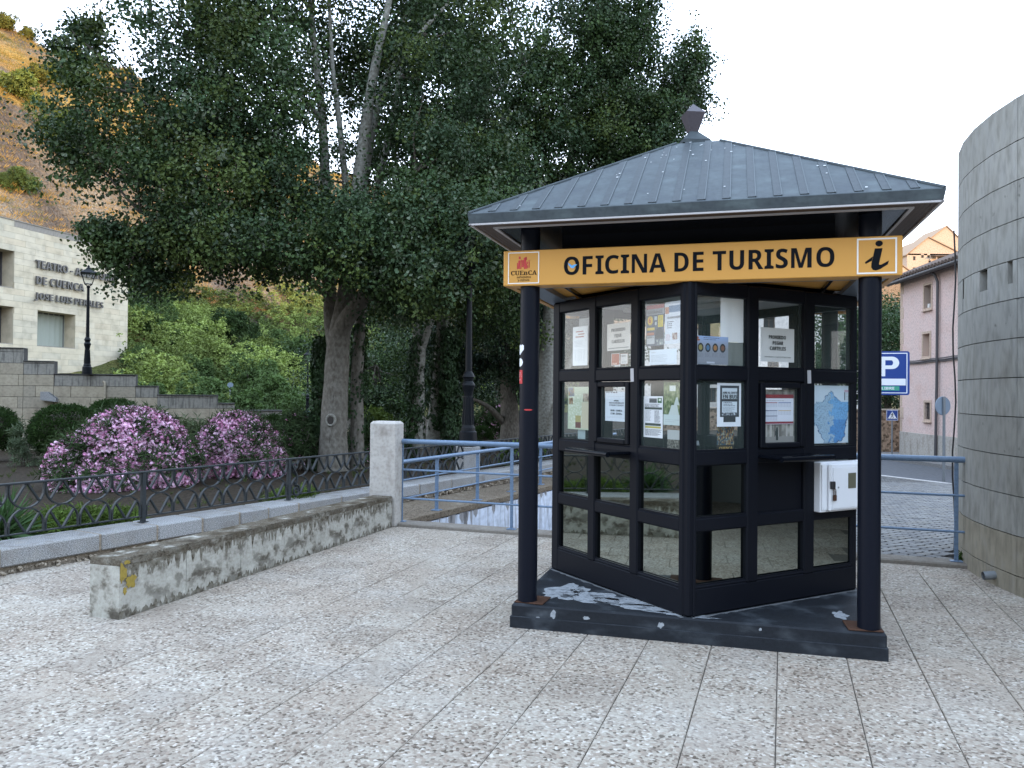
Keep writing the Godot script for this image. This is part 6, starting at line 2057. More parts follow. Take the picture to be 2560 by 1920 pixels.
	# map of the province: pale and deeper blue land with a ragged border
	im = sheet_image(150, 142, Color(0.76, 0.82, 0.86))
	var nz := FastNoiseLite.new()
	nz.seed = 8
	nz.frequency = 0.05
	var fine := FastNoiseLite.new()
	fine.seed = 9
	fine.frequency = 0.11
	for y in 142:
		for x in 150:
			var d := Vector2((x - 74) / 66.0, (y - 76) / 66.0)
			var rr := d.length() * (1.0 + 0.10 * sin(3.0 * d.angle() + 0.6) + 0.06 * sin(5.0 * d.angle() + 1.0)) + nz.get_noise_2d(x, y) * 0.13
			if d.y < -0.55: rr += absf(d.x) * 0.5
			if rr < 0.95:
				var east := x + nz.get_noise_2d(x + 300, y) * 30.0 > 76
				var cc := Color(0.60, 0.72, 0.80) if not east else (Color(0.43, 0.66, 0.84) if y < 84 else Color(0.30, 0.55, 0.78))
				if absf(fine.get_noise_2d(x, y)) < 0.05: cc = cc.darkened(0.3)
				if fine.get_noise_2d(x * 3.0, y * 3.0 + 200) > 0.52: cc = Color(0.16, 0.28, 0.52)
				im.set_pixel(x, y, cc)
			elif rr < 0.98:
				im.set_pixel(x, y, Color(0.22, 0.32, 0.46))
	im.fill_rect(Rect2i(122, 12, 3, 24), Color(0.2, 0.22, 0.26)); im.fill_rect(Rect2i(122, 10, 24, 6), Color(0.72, 0.62, 0.68))
	rows_of_print(im, 127, 18, 18, 5, 4, pale, 66)
	poster("province_map", "large blue and white province map in the pane beside the right column", "map", 1, 1.083, 1.512, 1.176, 1.573, im)
	im = sheet_image(60, 70, Color(0.12, 0.12, 0.12))
	var rb := RandomNumberGenerator.new()
	rb.seed = 12
	for x in range(0, 60, 2):
		for y in range(0, 52, 6):
			im.fill_rect(Rect2i(x, y + x % 5, 2, rb.randi_range(3, 9)), [Color(0.18, 0.32, 0.4), Color(0.62, 0.60, 0.5), Color(0.45, 0.28, 0.14), Color(0.16, 0.16, 0.18), Color(0.55, 0.42, 0.22)][rb.randi() % 5])
	im.fill_rect(Rect2i(0, 54, 60, 16), Color(0.14, 0.12, 0.08))
	poster("striped_brochure", "dark brochure striped in colours reading CUENCA below the bus poster", "brochure", 1, 0.274, 0.421, 1.148, 1.305, im, null, [["CUENCA", 0.018, 0.115, 0.0, -0.064, true, "Droid Sans", "sign_gold"]], 0.0, -0.05)
	# leaning acrylic brochure rack behind the front corner
	for k in 2:
		var X: Transform3D = KX * FACE[1] * Transform3D(Basis(Vector3.RIGHT, -0.30), Vector3(0.105 + 0.075 * k, 1.29 + 0.012 * k, -0.13 - 0.05 * k))
		var o := Node3D.new()
		o.name = numbered("brochure_rack")
		add_child(o, true)
		o.transform = X
		tag(o, ["clear leaning brochure holder with dark leaflets next to the front corner post", "second clear brochure holder with a light leaflet, nearer the bus poster"][k], "brochure holder")
		var b := MB.new()
		b.box(Vector3(0, 0, 0), Vector3(0.068, 0.26, 0.006), 0.002)
		obj("holder", b, M.acrylic, o)
		im = sheet_image(40, 90, Color(0.10, 0.11, 0.12))
		photo_patch(im, Rect2i(2, 4, 36, 40), [Color(0.12, 0.1, 0.08), Color(0.35, 0.26, 0.16), Color(0.35, 0.55, 0.75), Color(0.2, 0.35, 0.15)], 70 + k, 0.09)
		var lm := StandardMaterial3D.new()
		lm.resource_name = "leaflet"
		lm.albedo_texture = ImageTexture.create_from_image(im)
		var lq := MB.new()
		lq.quad(Vector3(-0.03, -0.1, 0.006), Vector3(0.03, -0.1, 0.006), Vector3(0.03, 0.125, 0.006), Vector3(-0.03, 0.125, 0.006), Vector3.BACK)
		obj("leaflet", lq, lm, o)
	stickers()

func stickers() -> void:
	# on the left column, turned to the path: curved onto the pipe
	var ctr := KX * Vector3(-1.022, 0, 1.022)
	var away := KX.basis.inverse() * (Vector3(0, 0, 0) - ctr)
	var a0 := atan2(away.x, away.z)
	var mk := func(nm: String, label: String, y: float, h: float, from: float, to: float, mt: Material, shape: int) -> Node3D:
		var o := thing(nm, label, "sticker", Vector3(ctr.x, y, ctr.z), KTURN)
		var b := MB.new()
		var n := 10
		for i in n:
			var ta := lerpf(from, to, i / float(n))
			var tb := lerpf(from, to, (i + 1.0) / n)
			var r := 0.0642
			var f0 := i / float(n) * 2 - 1
			var f1 := (i + 1.0) / n * 2 - 1
			var ha := h / 2
			var hb := h / 2
			var la := -h / 2
			var lb := -h / 2
			if shape == 1:
				ha = h / 2 * sqrt(maxf(0.0, 1 - f0 * f0)); hb = h / 2 * sqrt(maxf(0.0, 1 - f1 * f1)); la = -ha; lb = -hb
			elif shape == 2:
				la = -h / 2 + h * 0.45 * maxf(0, f0); lb = -h / 2 + h * 0.45 * maxf(0, f1)
				ha = h / 2 - 0.012 * absf(sin(i * 2.0)); hb = h / 2 - 0.012 * absf(sin((i + 1) * 2.0))
			var A := Vector3(sin(ta) * r, 0, cos(ta) * r)
			var Bq := Vector3(sin(tb) * r, 0, cos(tb) * r)
			b.quad(A + Vector3.UP * la, Bq + Vector3.UP * lb, Bq + Vector3.UP * hb, A + Vector3.UP * ha, A)
		obj("film", b, mt, o)
		return o
	mk.call("sticker", "torn white sticker, topmost on the left column of the kiosk", 1.785, 0.070, a0 - 1.75, a0 - 0.62, M.sign_white, 2)
	mk.call("sticker", "round white sticker on the left column between the torn one and the red one", 1.700, 0.054, a0 - 1.75, a0 - 0.72, M.sign_white, 1)
	var rd: Node3D = mk.call("sticker", "red rectangular sticker with white print on the left column", 1.606, 0.088, a0 - 1.8, a0 - 0.78, M.red_paint, 0)
	var w := MB.new()
	for q in [[0.022, 0.55], [0.010, 0.4], [-0.002, 0.25], [-0.022, 0.6]]:
		var ta: float = a0 - 1.5
		var tb: float = a0 - 1.5 + (0.75 - q[1] * 0.6)
		var r := 0.0648
		w.quad(Vector3(sin(ta) * r, q[0], cos(ta) * r), Vector3(sin(tb) * r, q[0], cos(tb) * r), Vector3(sin(tb) * r, q[0] + 0.008, cos(tb) * r), Vector3(sin(ta) * r, q[0] + 0.008, cos(ta) * r), Vector3(sin(ta), 0, cos(ta)))
	obj("print", w, M.sign_white, rd)
	mk.call("paint_smear", "small red smear low on the left column", 1.394, 0.010, a0 - 0.55, a0 + 0.35, M.red_paint, 1)

# ------------------------------------------------------------------ plants
var leaf_meshes := {}

func leaf(b: MB, base: Vector3, dir: Vector3, nrm: Vector3, l: float, w: float, fold := 0.25) -> void:
	var x := dir.cross(nrm).normalized()
	var n := x.cross(dir).normalized()
	var tip := base + dir * l - n * l * 0.12
	var m := base + dir * l * 0.45
	var a := base + dir * l * 0.34 + x * w * 0.5 + n * w * fold
	var c := base + dir * l * 0.34 - x * w * 0.5 + n * w * fold
	b.tri(base, a, tip, n)
	b.tri(base, tip, c, n)

func round_leaf(b: MB, base: Vector3, dir: Vector3, nrm: Vector3, l: float, w: float) -> void:
	var x := dir.cross(nrm).normalized()
	var n := x.cross(dir).normalized()
	var tip := base + dir * l - n * l * 0.15
	var a1 := base + dir * l * 0.18 + x * w * 0.42 + n * w * 0.12
	var a2 := base + dir * l * 0.60 + x * w * 0.40 + n * w * 0.10
	var c1 := base + dir * l * 0.18 - x * w * 0.42 + n * w * 0.12
	var c2 := base + dir * l * 0.60 - x * w * 0.40 + n * w * 0.10
	b.tri(base, a1, a2, n); b.tri(base, a2, tip, n)
	b.tri(base, tip, c2, n); b.tri(base, c2, c1, n)

func cluster(kind: String) -> Mesh:
	if leaf_meshes.has(kind): return leaf_meshes[kind]
	var b := MB.new()
	var r := RandomNumberGenerator.new()
	r.seed = kind.hash()
	if kind == "poplar":
		for i in 10:
			var t := i / 10.0
			var at := Vector3(r.randf_range(-0.02, 0.02), 0.30 * t, r.randf_range(-0.02, 0.02))
			var a := i * 2.4 + r.randf_range(-0.4, 0.4)
			var out := Vector3(cos(a), r.randf_range(-0.5, 0.35), sin(a)).normalized()
			var nn := Vector3(r.randf_range(-1, 1), r.randf_range(-0.2, 1.2), r.randf_range(-1, 1)).normalized()
			var l := r.randf_range(0.045, 0.066)
			round_leaf(b, at + out * 0.035, (out + Vector3(0, -0.35, 0)).normalized(), nn, l, l * 0.88)
	elif kind == "ivy":
		for i in 12:
			var at2 := Vector3(r.randf_range(-0.09, 0.09), r.randf_range(-0.09, 0.09), r.randf_range(0, 0.05))
			var dn := Vector3(r.randf_range(-0.5, 0.5), -1, r.randf_range(0.0, 0.5)).normalized()
			var l2 := r.randf_range(0.035, 0.06)
			round_leaf(b, at2, dn, Vector3(r.randf_range(-0.4, 0.4), 0.3, 1).normalized(), l2, l2 * 0.9)
	elif kind == "box":   # clipped bush: short dense sprays
		for i in 16:
			var d := Vector3(r.randf_range(-1, 1), r.randf_range(0.1, 1.3), r.randf_range(-1, 1)).normalized()
			var at3 := Vector3(r.randf_range(-0.06, 0.06), r.randf_range(-0.02, 0.05), r.randf_range(-0.06, 0.06))
			leaf(b, at3, d, Vector3(r.randf_range(-1, 1), 0.6, r.randf_range(-1, 1)).normalized(), r.randf_range(0.05, 0.085), r.randf_range(0.014, 0.022))
	elif kind == "lance":   # oleander, willow
		for i in 13:
			var a2 := i * 2.4
			var d2 := Vector3(cos(a2) * 0.8, r.randf_range(0.3, 1.2), sin(a2) * 0.8).normalized()
			leaf(b, Vector3(0, 0.012 * i, 0), d2, Vector3(-cos(a2), 1.0, -sin(a2)).normalized(), r.randf_range(0.09, 0.135), 0.019)
	elif kind == "flower":
		for i in 9:
			var ce := Vector3(r.randf_range(-0.05, 0.05), r.randf_range(-0.03, 0.04), r.randf_range(-0.05, 0.05))
			var up := (ce * 14.0 + Vector3(r.randf_range(-0.5, 0.5), 0.8, r.randf_range(-0.5, 0.5))).normalized()
			var sx := up.cross(Vector3(0.3, 0.2, 0.9)).normalized()
			var sy := up.cross(sx)
			for k in 5:
				var a3 := TAU * k / 5 + i
				leaf(b, ce, (sx * cos(a3) + sy * sin(a3) + up * 0.35).normalized(), up, 0.026, 0.022, 0.1)
	elif kind == "bushy":   # far shrubs: sprays of larger leaves
		for i in 14:
			var d3 := Vector3(r.randf_range(-1, 1), r.randf_range(-0.3, 1.2), r.randf_range(-1, 1)).normalized()
			var at4 := d3 * r.randf_range(0.0, 0.16)
			round_leaf(b, at4, (d3 + Vector3(0, -0.2, 0)).normalized(), Vector3(r.randf_range(-1, 1), r.randf_range(0, 1), r.randf_range(-1, 1)).normalized(), r.randf_range(0.09, 0.15), 0.075)
	elif kind == "feather":   # drooping, fine
		for i in 16:
			var a5 := i * 2.4
			var d5 := Vector3(cos(a5), r.randf_range(-0.1, 1.0), sin(a5)).normalized()
			leaf(b, Vector3(0, 0.02 * i, 0) + d5 * 0.04, d5, Vector3(0, 1, 0.1), r.randf_range(0.14, 0.26), 0.035)
	elif kind == "grass":
		for i in 16:
			var a6 := i * 2.4
			var d6 := Vector3(cos(a6) * 0.55, 0.8, sin(a6) * 0.55).normalized()
			leaf(b, Vector3(cos(a6), 0, sin(a6)) * r.randf_range(0.02, 0.3), d6, Vector3(-cos(a6), 0.4, -sin(a6)).normalized(), r.randf_range(0.14, 0.3), 0.022)
	elif kind == "blade":
		for i in 12:
			var a7 := i * 2.4
			var d7 := Vector3(cos(a7) * 0.35, 1.0, sin(a7) * 0.35).normalized()
			leaf(b, Vector3(cos(a7), 0, sin(a7)) * 0.03, d7, Vector3(-cos(a7), 0.3, -sin(a7)).normalized(), r.randf_range(0.22, 0.36), 0.022)
	leaf_meshes[kind] = b.mesh()
	return leaf_meshes[kind]

func turned(up: Vector3, r: RandomNumberGenerator, sc: float) -> Basis:
	var x := up.cross(Vector3(r.randf_range(-1, 1), r.randf_range(-1, 1), r.randf_range(-1, 1)))
	if x.length() < 0.01: x = Vector3.RIGHT
	x = x.normalized()
	return Basis(x, up, x.cross(up)) * sc

func fill_lobes(lobes: Array, o: Vector3, r: RandomNumberGenerator, per: int, spread: float, sc: float, cols: Array, tr: Array, cl: Array) -> void:
	for q in lobes:
		var c := Vector3(q[0], q[1], q[2])
		var rad := Vector3(q[3], q[4], q[5])
		for k in int(q[6]):
			var d := Vector3(r.randfn(), r.randfn(), r.randfn()).normalized()
			var m := c + d * rad * pow(r.randf(), 0.42)
			var tone: Color = cols[r.randi() % cols.size()]
			var sh := r.randf_range(0.75, 1.25)
			var gs := minf(spread, minf(rad.x, rad.y) * 0.8)
			var lean := (d * Vector3(1, 0.4, 1) + Vector3(0, 0.5, 0)).normalized()
			for i in per:
				var p := m + Vector3(r.randfn(), r.randfn() * 0.75, r.randfn()) * gs + lean * r.randf_range(-0.3, 0.5) * gs
				var up := (lean + Vector3(r.randf_range(-1, 1), r.randf_range(-0.8, 0.8), r.randf_range(-1, 1)) * 0.9).normalized()
				tr.append(Transform3D(turned(up, r, sc * r.randf_range(0.8, 1.2)), p - o))
				var f := sh * r.randf_range(0.8, 1.2)
				var cc := Color(tone.r * f, tone.g * f, tone.b * f)
				if r.randf() < 0.08: cc = Color(0.12, 0.145, 0.095) * r.randf_range(0.7, 1.1)
				cl.append(cc)

func limb_mesh(limbs: Array, o: Vector3) -> MB:
	var b := MB.new()
	for i in limbs.size():
		var pts := []
		var rad := []
		var lm: Array = limbs[i]
		for j in lm.size():   # smooth the measured line
			var q = lm[j]
			pts.append(Vector3(q[0], q[1], q[2]) - o)
			rad.append(q[3])
			if j + 1 < lm.size():
				var n = lm[j + 1]
				var p0 = lm[maxi(j - 1, 0)]
				var p3 = lm[mini(j + 2, lm.size() - 1)]
				var A := Vector3(p0[0], p0[1], p0[2]); var B := Vector3(q[0], q[1], q[2]); var C := Vector3(n[0], n[1], n[2]); var D := Vector3(p3[0], p3[1], p3[2])
				pts.append(B.cubic_interpolate(C, A, D, 0.5) - o)
				rad.append((q[3] + n[3]) * 0.5)
		b.tube(pts, rad, 14 if rad[0] > 0.1 else 8, true, 0.05, i)
	return b

func tree(nm: String, label: String, base: Vector3, limbs: Array, lobes: Array, sd: int, bark: Material, per := 26, sc := 1.0, cols := [], kind := "poplar", spread := 0.30, group := "") -> Node3D:
	var r := RandomNumberGenerator.new()
	r.seed = sd
	if cols.is_empty():
		cols = [Color(0.044, 0.076, 0.028), Color(0.052, 0.086, 0.028), Color(0.038, 0.068, 0.031), Color(0.064, 0.090, 0.024), Color(0.046, 0.076, 0.036)]
	var t := thing(nm, label, "tree", base, 0.0, group)
	var lower := []
	var upper := []
	for l in limbs:
		var lo := []
		var hi := []
		for q in l:
			if q[1] < 4.5: lo.append(q)
			else: hi.append(q)
		if lo.size() and hi.size(): lo.append(hi[0])
		if lo.size() > 1: lower.append(lo)
		if hi.size() > 1: upper.append(hi)
	obj("trunk", limb_mesh(lower, base), bark, t)
	if upper.size():
		obj("upper_stems", limb_mesh(upper, base), M.bark_pale if nm == "poplar_tree" else bark, t)
	# thin boughs from the limbs out into the crown lobes
	var bg := MB.new()
	var nodes := []
	for l in limbs:
		for j in l.size():
			if j >= 2: nodes.append(Vector3(l[j][0], l[j][1], l[j][2]))
	for q in lobes:
		var c := Vector3(q[0], q[1], q[2])
		for k in 2 + int(q[6]) / 10:
			var e := c + Vector3(r.randfn(), r.randfn(), r.randfn()).normalized() * Vector3(q[3], q[4], q[5]) * r.randf_range(0.5, 0.95)
			var best := Vector3.ZERO
			var bd := 1e9
			for nn in nodes:
				var dd: float = nn.distance_to(e) + maxf(0.0, nn.y - e.y) * 1.5
				if dd < bd:
					bd = dd
					best = nn
			if bd > 6.0: continue
			var mid := best.lerp(e, 0.5) + Vector3(r.randf_range(-0.2, 0.2), -0.12 * bd * 0.3, r.randf_range(-0.2, 0.2))
			bg.tube([best - base, mid - base, e - base], [0.028, 0.017, 0.006], 5, false)
	if bg.v.size():
		obj("boughs", bg, M.twig, t)
	var tr := []
	var cl := []
	fill_lobes(lobes, base, r, per, spread, sc, cols, tr, cl)
	instances("crown", cluster(kind), M.leaf, tr, cl, t)
	return t

func ivy_on(label: String, base: Vector3, top: Vector3, rad: float, n: int, sd: int) -> void:
	var r := RandomNumberGenerator.new()
	r.seed = sd
	var tr := []
	var cl := []
	for i in n:
		var k := r.randf()
		var a := r.randf() * TAU
		var d := Vector3(cos(a), 0, sin(a))
		var rr := rad * (0.55 + 0.55 * r.randf()) * (1.0 - 0.3 * k) * (0.85 + 0.35 * sin(k * 9.0 + a * 1.5 + sd))
		var p := base.lerp(top, k) + d * rr
		var x := Vector3.UP.cross(d).normalized()
		tr.append(Transform3D(Basis(x, Vector3.UP, d) * Basis.from_euler(Vector3(r.randf_range(-0.5, 0.5), r.randf_range(-0.6, 0.6), r.randf_range(-0.5, 0.5))) * r.randf_range(0.8, 1.4), p - base))
		var f := r.randf_range(0.6, 1.3)
		cl.append(Color(0.028 * f, 0.052 * f, 0.020 * f))
	var t := thing("ivy", label, "ivy", base)
	var st := MB.new()
	st.tube([Vector3.ZERO, (top - base) * 0.5, top - base], [rad * 0.35, rad * 0.3, rad * 0.15], 8)
	obj("stem", st, M.bark_grey, t)
	instances("leaves", cluster("ivy"), M.leaf, tr, cl, t)

func clipped_ball(label: String, P: Vector3, rx: float, ry: float, sd: int) -> Node3D:
	var r := RandomNumberGenerator.new()
	r.seed = sd
	var t := thing("clipped_bush", label, "bush", P, 0.0, "clipped round bushes")
	var tr := []
	var cl := []
	var n := int(1500 * rx * ry / 0.45)
	for i in n:
		var d := Vector3(r.randfn(), r.randfn(), r.randfn()).normalized()
		if d.y < -0.75: continue
		var bump := 1.0 + 0.035 * sin(d.x * 7 + sd) * cos(d.z * 6) + 0.02 * sin(d.y * 11)
		var p := d * Vector3(rx, ry, rx) * bump * r.randf_range(0.88, 1.0) + Vector3(0, ry * 0.95, 0)
		tr.append(Transform3D(turned((d + Vector3(0, 0.35, 0) + Vector3(r.randf_range(-1, 1), r.randf_range(-1, 1), r.randf_range(-1, 1)) * 0.5).normalized(), r, r.randf_range(0.8, 1.25)), p))
		var f := r.randf_range(0.55, 1.35)
		cl.append(Color(0.035 * f, 0.068 * f, 0.018 * f))
	instances("foliage", cluster("box"), M.leaf_soft, tr, cl, t)
	var st := MB.new()   # the dense dark twigs inside
	st.lathe([Vector2(0.02, 0.0), Vector2(0.06, 0.1), Vector2(rx * 0.45, ry * 0.35), Vector2(rx * 0.78, ry * 0.9), Vector2(rx * 0.6, ry * 1.5), Vector2(0.0, ry * 1.75)], Vector3.ZERO, 14)
	obj("twigs", st, M.twig, t)
	return t

func oleander(label: String, P: Vector3, lobes: Array, flowers: int, sd: int) -> void:
	var r := RandomNumberGenerator.new()
	r.seed = sd
	var t := thing("oleander", label, "oleander", P, 0.0, "pink flowering oleanders behind the fence")
	var tr := []
	var cl := []
	var tf := []
	var cf := []
	for q in lobes:
		var c := Vector3(q[0], q[1], q[2])
		var rad := Vector3(q[3], q[4], q[5])
		for i in int(q[6]):
			var d := Vector3(r.randfn(), absf(r.randfn()) * 0.9 - 0.25, r.randfn()).normalized()
			var p := c + d * rad * pow(r.randf(), 0.33)
			var up := (d + Vector3(0, 0.7, 0) + Vector3(r.randf_range(-1, 1), r.randf_range(-1, 1), r.randf_range(-1, 1)) * 0.5).normalized()
			tr.append(Transform3D(turned(up, r, r.randf_range(0.8, 1.25)), p))
			var f := r.randf_range(0.6, 1.35)
			cl.append(Color(0.050 * f, 0.078 * f, 0.032 * f))
		for i in int(flowers * q[6] / 1000.0):
			var d2 := Vector3(r.randfn(), absf(r.randfn()) * 1.1 - 0.45, r.randfn()).normalized()
			var p2 := c + d2 * rad * r.randf_range(0.93, 1.10)
			var s := r.randf_range(0.55, 1.25)
			tf.append(Transform3D(turned((d2 + Vector3(0, 0.4, 0)).normalized(), r, s), p2))
			var g2 := r.randf_range(0.75, 1.15)
			var w := r.randf()
			cf.append(Color(0.66, 0.28, 0.48).lerp(Color(0.88, 0.66, 0.79), w) * g2)
	var st := MB.new()
	for i in 9:
		var a := i * 2.4
		st.tube([Vector3(cos(a) * 0.08, -0.05, sin(a) * 0.08), Vector3(cos(a) * 0.35, 0.4, sin(a) * 0.3), Vector3(cos(a) * 0.6, 0.75, sin(a) * 0.5)], [0.016, 0.012, 0.006], 6)
	obj("stems", st, M.twig, t)
	instances("leaves", cluster("lance"), M.leaf_soft, tr, cl, t)
	instances("flowers", cluster("flower"), M.petal, tf, cf, t)

func shrub(nm: String, label: String, P: Vector3, rad: Vector3, n: int, kind: String, sc: float, col: Color, sd: int, group := "", mt: Material = null) -> Node3D:
	var r := RandomNumberGenerator.new()
	r.seed = sd
	var t := thing(nm, label, "shrub", P, r.randf() * TAU, group)
	var tr := []
	var cl := []
	var lumps := []
	for k in 11:
		lumps.append([Vector3(r.randf_range(-0.62, 0.62), r.randf_range(0.25, 1.45), r.randf_range(-0.62, 0.62)) * rad, r.randf_range(0.34, 0.6), r.randf_range(0.72, 1.25)])
	for i in n:
		var q = lumps[r.randi() % lumps.size()]
		var d := Vector3(r.randfn(), r.randfn(), r.randfn()).normalized()
		var p: Vector3 = q[0] + d * rad * q[1] * pow(r.randf(), 0.3)
		if p.y < 0.0: continue
		tr.append(Transform3D(turned((d + Vector3(0, 0.6, 0) + Vector3(r.randf_range(-1, 1), r.randf_range(-1, 1), r.randf_range(-1, 1)) * 0.5).normalized(), r, sc * r.randf_range(0.75, 1.3)), p))
		var f: float = q[2] * r.randf_range(0.75, 1.25)
		cl.append(Color(col.r * f, col.g * f, col.b * f))
	var st := MB.new()
	for i in 5:
		var a := i * 2.4 + sd
		st.tube([Vector3(cos(a) * 0.05, -0.1, sin(a) * 0.05), Vector3(cos(a) * 0.3, 0.7, sin(a) * 0.3) * rad, Vector3(cos(a) * 0.5, 1.3, sin(a) * 0.5) * rad], [0.05 * rad.x, 0.03 * rad.x, 0.01 * rad.x], 5)
	obj("stems", st, M.twig, t)
	instances("foliage", cluster(kind), mt if mt else M.leaf_soft, tr, cl, t)
	return t

func plants() -> void:
	# the big poplar group
	var big := tree("poplar_tree", "large pale-trunked poplar with two stems left of the concrete pillar", Vector3(-3.27, 0.05, -14.7), limbs_t1(), lobes_t1() + lobes_t1s() + lobes_x1(), 101, M.bark_stem, 38, 1.12, [], "poplar", 0.27)
	var kn := MB.new()   # old pruning scar on the main stem
	kn.lathe([Vector2(0.0, 0.02), Vector2(0.075, 0.018), Vector2(0.085, 0.03), Vector2(0.10, 0.032), Vector2(0.118, 0.012), Vector2(0.125, -0.03)], Vector3.ZERO, 18)
	var ko := obj("branch_scar", kn, M.bark_pale, big, Transform3D(Basis(Vector3.RIGHT, PI / 2) * Basis.from_scale(Vector3(0.8, 1, 1.0)), Vector3(-3.28 + 3.27, 0.98 - 0.05, -14.72 + 14.7 + 0.235)))
	var kh := MB.new()
	kh.lathe([Vector2(0.0, 0.026), Vector2(0.062, 0.024), Vector2(0.074, 0.018)], Vector3.ZERO, 14)
	obj("scar_hole", kh, M.knot_dark, ko)
	tree("poplar_tree", "two-stemmed poplar with ivy clad pale trunks between the pillar and the near lamp", Vector3(-1.9, 0.25, -17.7), limbs_t2(), lobes_t2(), 102, M.bark_pale, 36, 1.2, [], "poplar", 0.28)
	tree("dark_tree", "dark low-branching tree behind the near street lamp", Vector3(-0.07, -0.05, -21.0), limbs_t3(), lobes_t3(), 103, M.bark_grey, 36, 1.25, [Color(0.020, 0.036, 0.018), Color(0.024, 0.042, 0.018), Color(0.018, 0.034, 0.022)])
	tree("poplar_tree", "tall poplar behind the kiosk's left column, its crown tips against the white sky", Vector3(0.75, 0.1, -19.0), limbs_t4(), lobes_t4(), 104, M.bark_pale, 38, 1.2, [], "poplar", 0.27)
	var midg := [Color(0.036, 0.062, 0.024), Color(0.045, 0.075, 0.028), Color(0.030, 0.055, 0.025), Color(0.060, 0.095, 0.030)]
	tree("background_tree", "bushy mid green tree seen between the big poplar and the pillar", Vector3(-4.71, -0.15, -27), [[[-4.71, -0.2, -27, 0.16], [-4.7, 1.0, -27, 0.12], [-4.6, 2.4, -27, 0.06]]], lobes_b927(), 105, M.bark_grey, 24, 1.5, midg, "poplar", 0.36)
	tree("background_tree", "dark green tree behind the two ivy clad poplar trunks", Vector3(-2.38, -0.3, -30), [[[-2.38, -0.4, -30, 0.2], [-2.4, 1.4, -30, 0.15], [-2.3, 3.4, -30, 0.07]]], lobes_b1120(), 106, M.bark_grey, 24, 1.6, [Color(0.024, 0.044, 0.020), Color(0.03, 0.052, 0.022)], "poplar", 0.4)
	tree("background_tree", "tall dim green tree far behind the near street lamp", Vector3(-0.47, -0.4, -33), [[[-0.47, -0.5, -33, 0.25], [-0.5, 2.0, -33, 0.2], [-0.4, 6.0, -33, 0.08]]], lobes_b1250(), 107, M.bark_grey, 24, 1.7, [Color(0.024, 0.044, 0.022), Color(0.03, 0.05, 0.024)], "poplar", 0.42)
	tree("background_tree", "leafy tree behind the kiosk's left panes", Vector3(2.39, 0.0, -25), [[[2.39, 0, -25, 0.18], [2.4, 1.6, -25, 0.13], [2.4, 3.2, -25, 0.06]]], lobes_b1450(), 108, M.bark_grey, 24, 1.5, midg, "poplar", 0.38)
	tree("broad_tree", "dense green tree behind the low stone wall left of the pink house", Vector3(21.3, -1.3, -45.5), [[[21.3, -1.4, -45.5, 0.25], [21.4, 1.4, -45.5, 0.2], [21.5, 4.0, -46, 0.08]]], lobes_rt(), 109, M.bark_grey, 30, 2.3, [Color(0.030, 0.058, 0.020), Color(0.038, 0.07, 0.022), Color(0.026, 0.05, 0.02)], "poplar", 0.5)
	# ivy
	ivy_on("dense ivy column just left of the big poplar's trunk", Vector3(-3.68, 0.0, -15.1), Vector3(-3.60, 2.5, -15.2), 0.17, 620, 1)
	ivy_on("ivy climbing the second stem of the big poplar", Vector3(-2.93, 0.0, -15.2), Vector3(-2.93, 3.0, -15.35), 0.17, 150, 2)
	ivy_on("ivy on the left trunk of the two-stemmed poplar", Vector3(-2.17, 0.1, -17.45), Vector3(-2.06, 2.7, -17.5), 0.19, 300, 3)
	ivy_on("thick ivy column between the two-stemmed poplar and the near lamp", Vector3(-1.33, 0.1, -17.6), Vector3(-1.42, 2.9, -17.7), 0.22, 620, 4)
	ivy_on("ivy on the right trunk of the two-stemmed poplar", Vector3(-1.75, 0.6, -17.9), Vector3(-1.64, 2.8, -17.9), 0.18, 130, 5)
	# clipped bushes along the terrace wall
	clipped_ball("big clipped round bush under the spout box", Vector3(-9.48, 0.06, -17.0), 0.66, 0.56, 11)
	clipped_ball("clipped round bush below the street lamp on the terrace wall", Vector3(-9.92, 0.15, -20.0), 0.66, 0.56, 12)
	clipped_ball("clipped round bush cut off by the photo's left edge", Vector3(-11.78, 0.02, -18.0), 0.60, 0.54, 13)
	clipped_ball("clipped round bush behind the second oleander", Vector3(-6.56, -0.02, -19.2), 0.55, 0.50, 14)
	clipped_ball("clipped round bush left of the big poplar's ivy", Vector3(-5.63, 0.16, -19.0), 0.40, 0.38, 15)
	clipped_ball("small clipped green ball right of the near lamp", Vector3(-0.82, -0.15, -22.0), 0.30, 0.36, 16)
	# oleanders
	oleander("largest oleander bush, full of pink flowers, behind the fence", Vector3(-5.98, -0.03, -12.5), [[0.05, 0.46, 0, 0.84, 0.74, 0.7, 1000], [-0.60, 0.33, 0.15, 0.50, 0.50, 0.55, 420], [0.62, 0.30, 0.1, 0.48, 0.46, 0.5, 420], [-0.1, 0.1, 0.55, 0.7, 0.35, 0.4, 260]], 2300, 21)
	oleander("middle oleander bush with pink flowers, right of the largest one", Vector3(-4.78, -0.03, -14.0), [[0.0, 0.46, 0, 0.68, 0.64, 0.55, 850], [0.42, 0.25, 0.1, 0.42, 0.42, 0.45, 360]], 2300, 22)
	oleander("small sparse oleander beside the big poplar's ivy", Vector3(-4.06, -0.02, -15.0), [[0.0, 0.45, 0, 0.34, 0.62, 0.4, 700]], 120, 23)
	oleander("small oleander with few pink flowers between the poplar and the pillar", Vector3(-3.05, 0.0, -16.9), [[0.0, 0.35, 0, 0.28, 0.5, 0.3, 420]], 150, 24)
	oleander("pale pink oleander behind the near street lamp", Vector3(-0.35, -0.2, -24.0), [[0.0, 0.6, 0, 0.75, 0.75, 0.5, 800]], 110, 25)
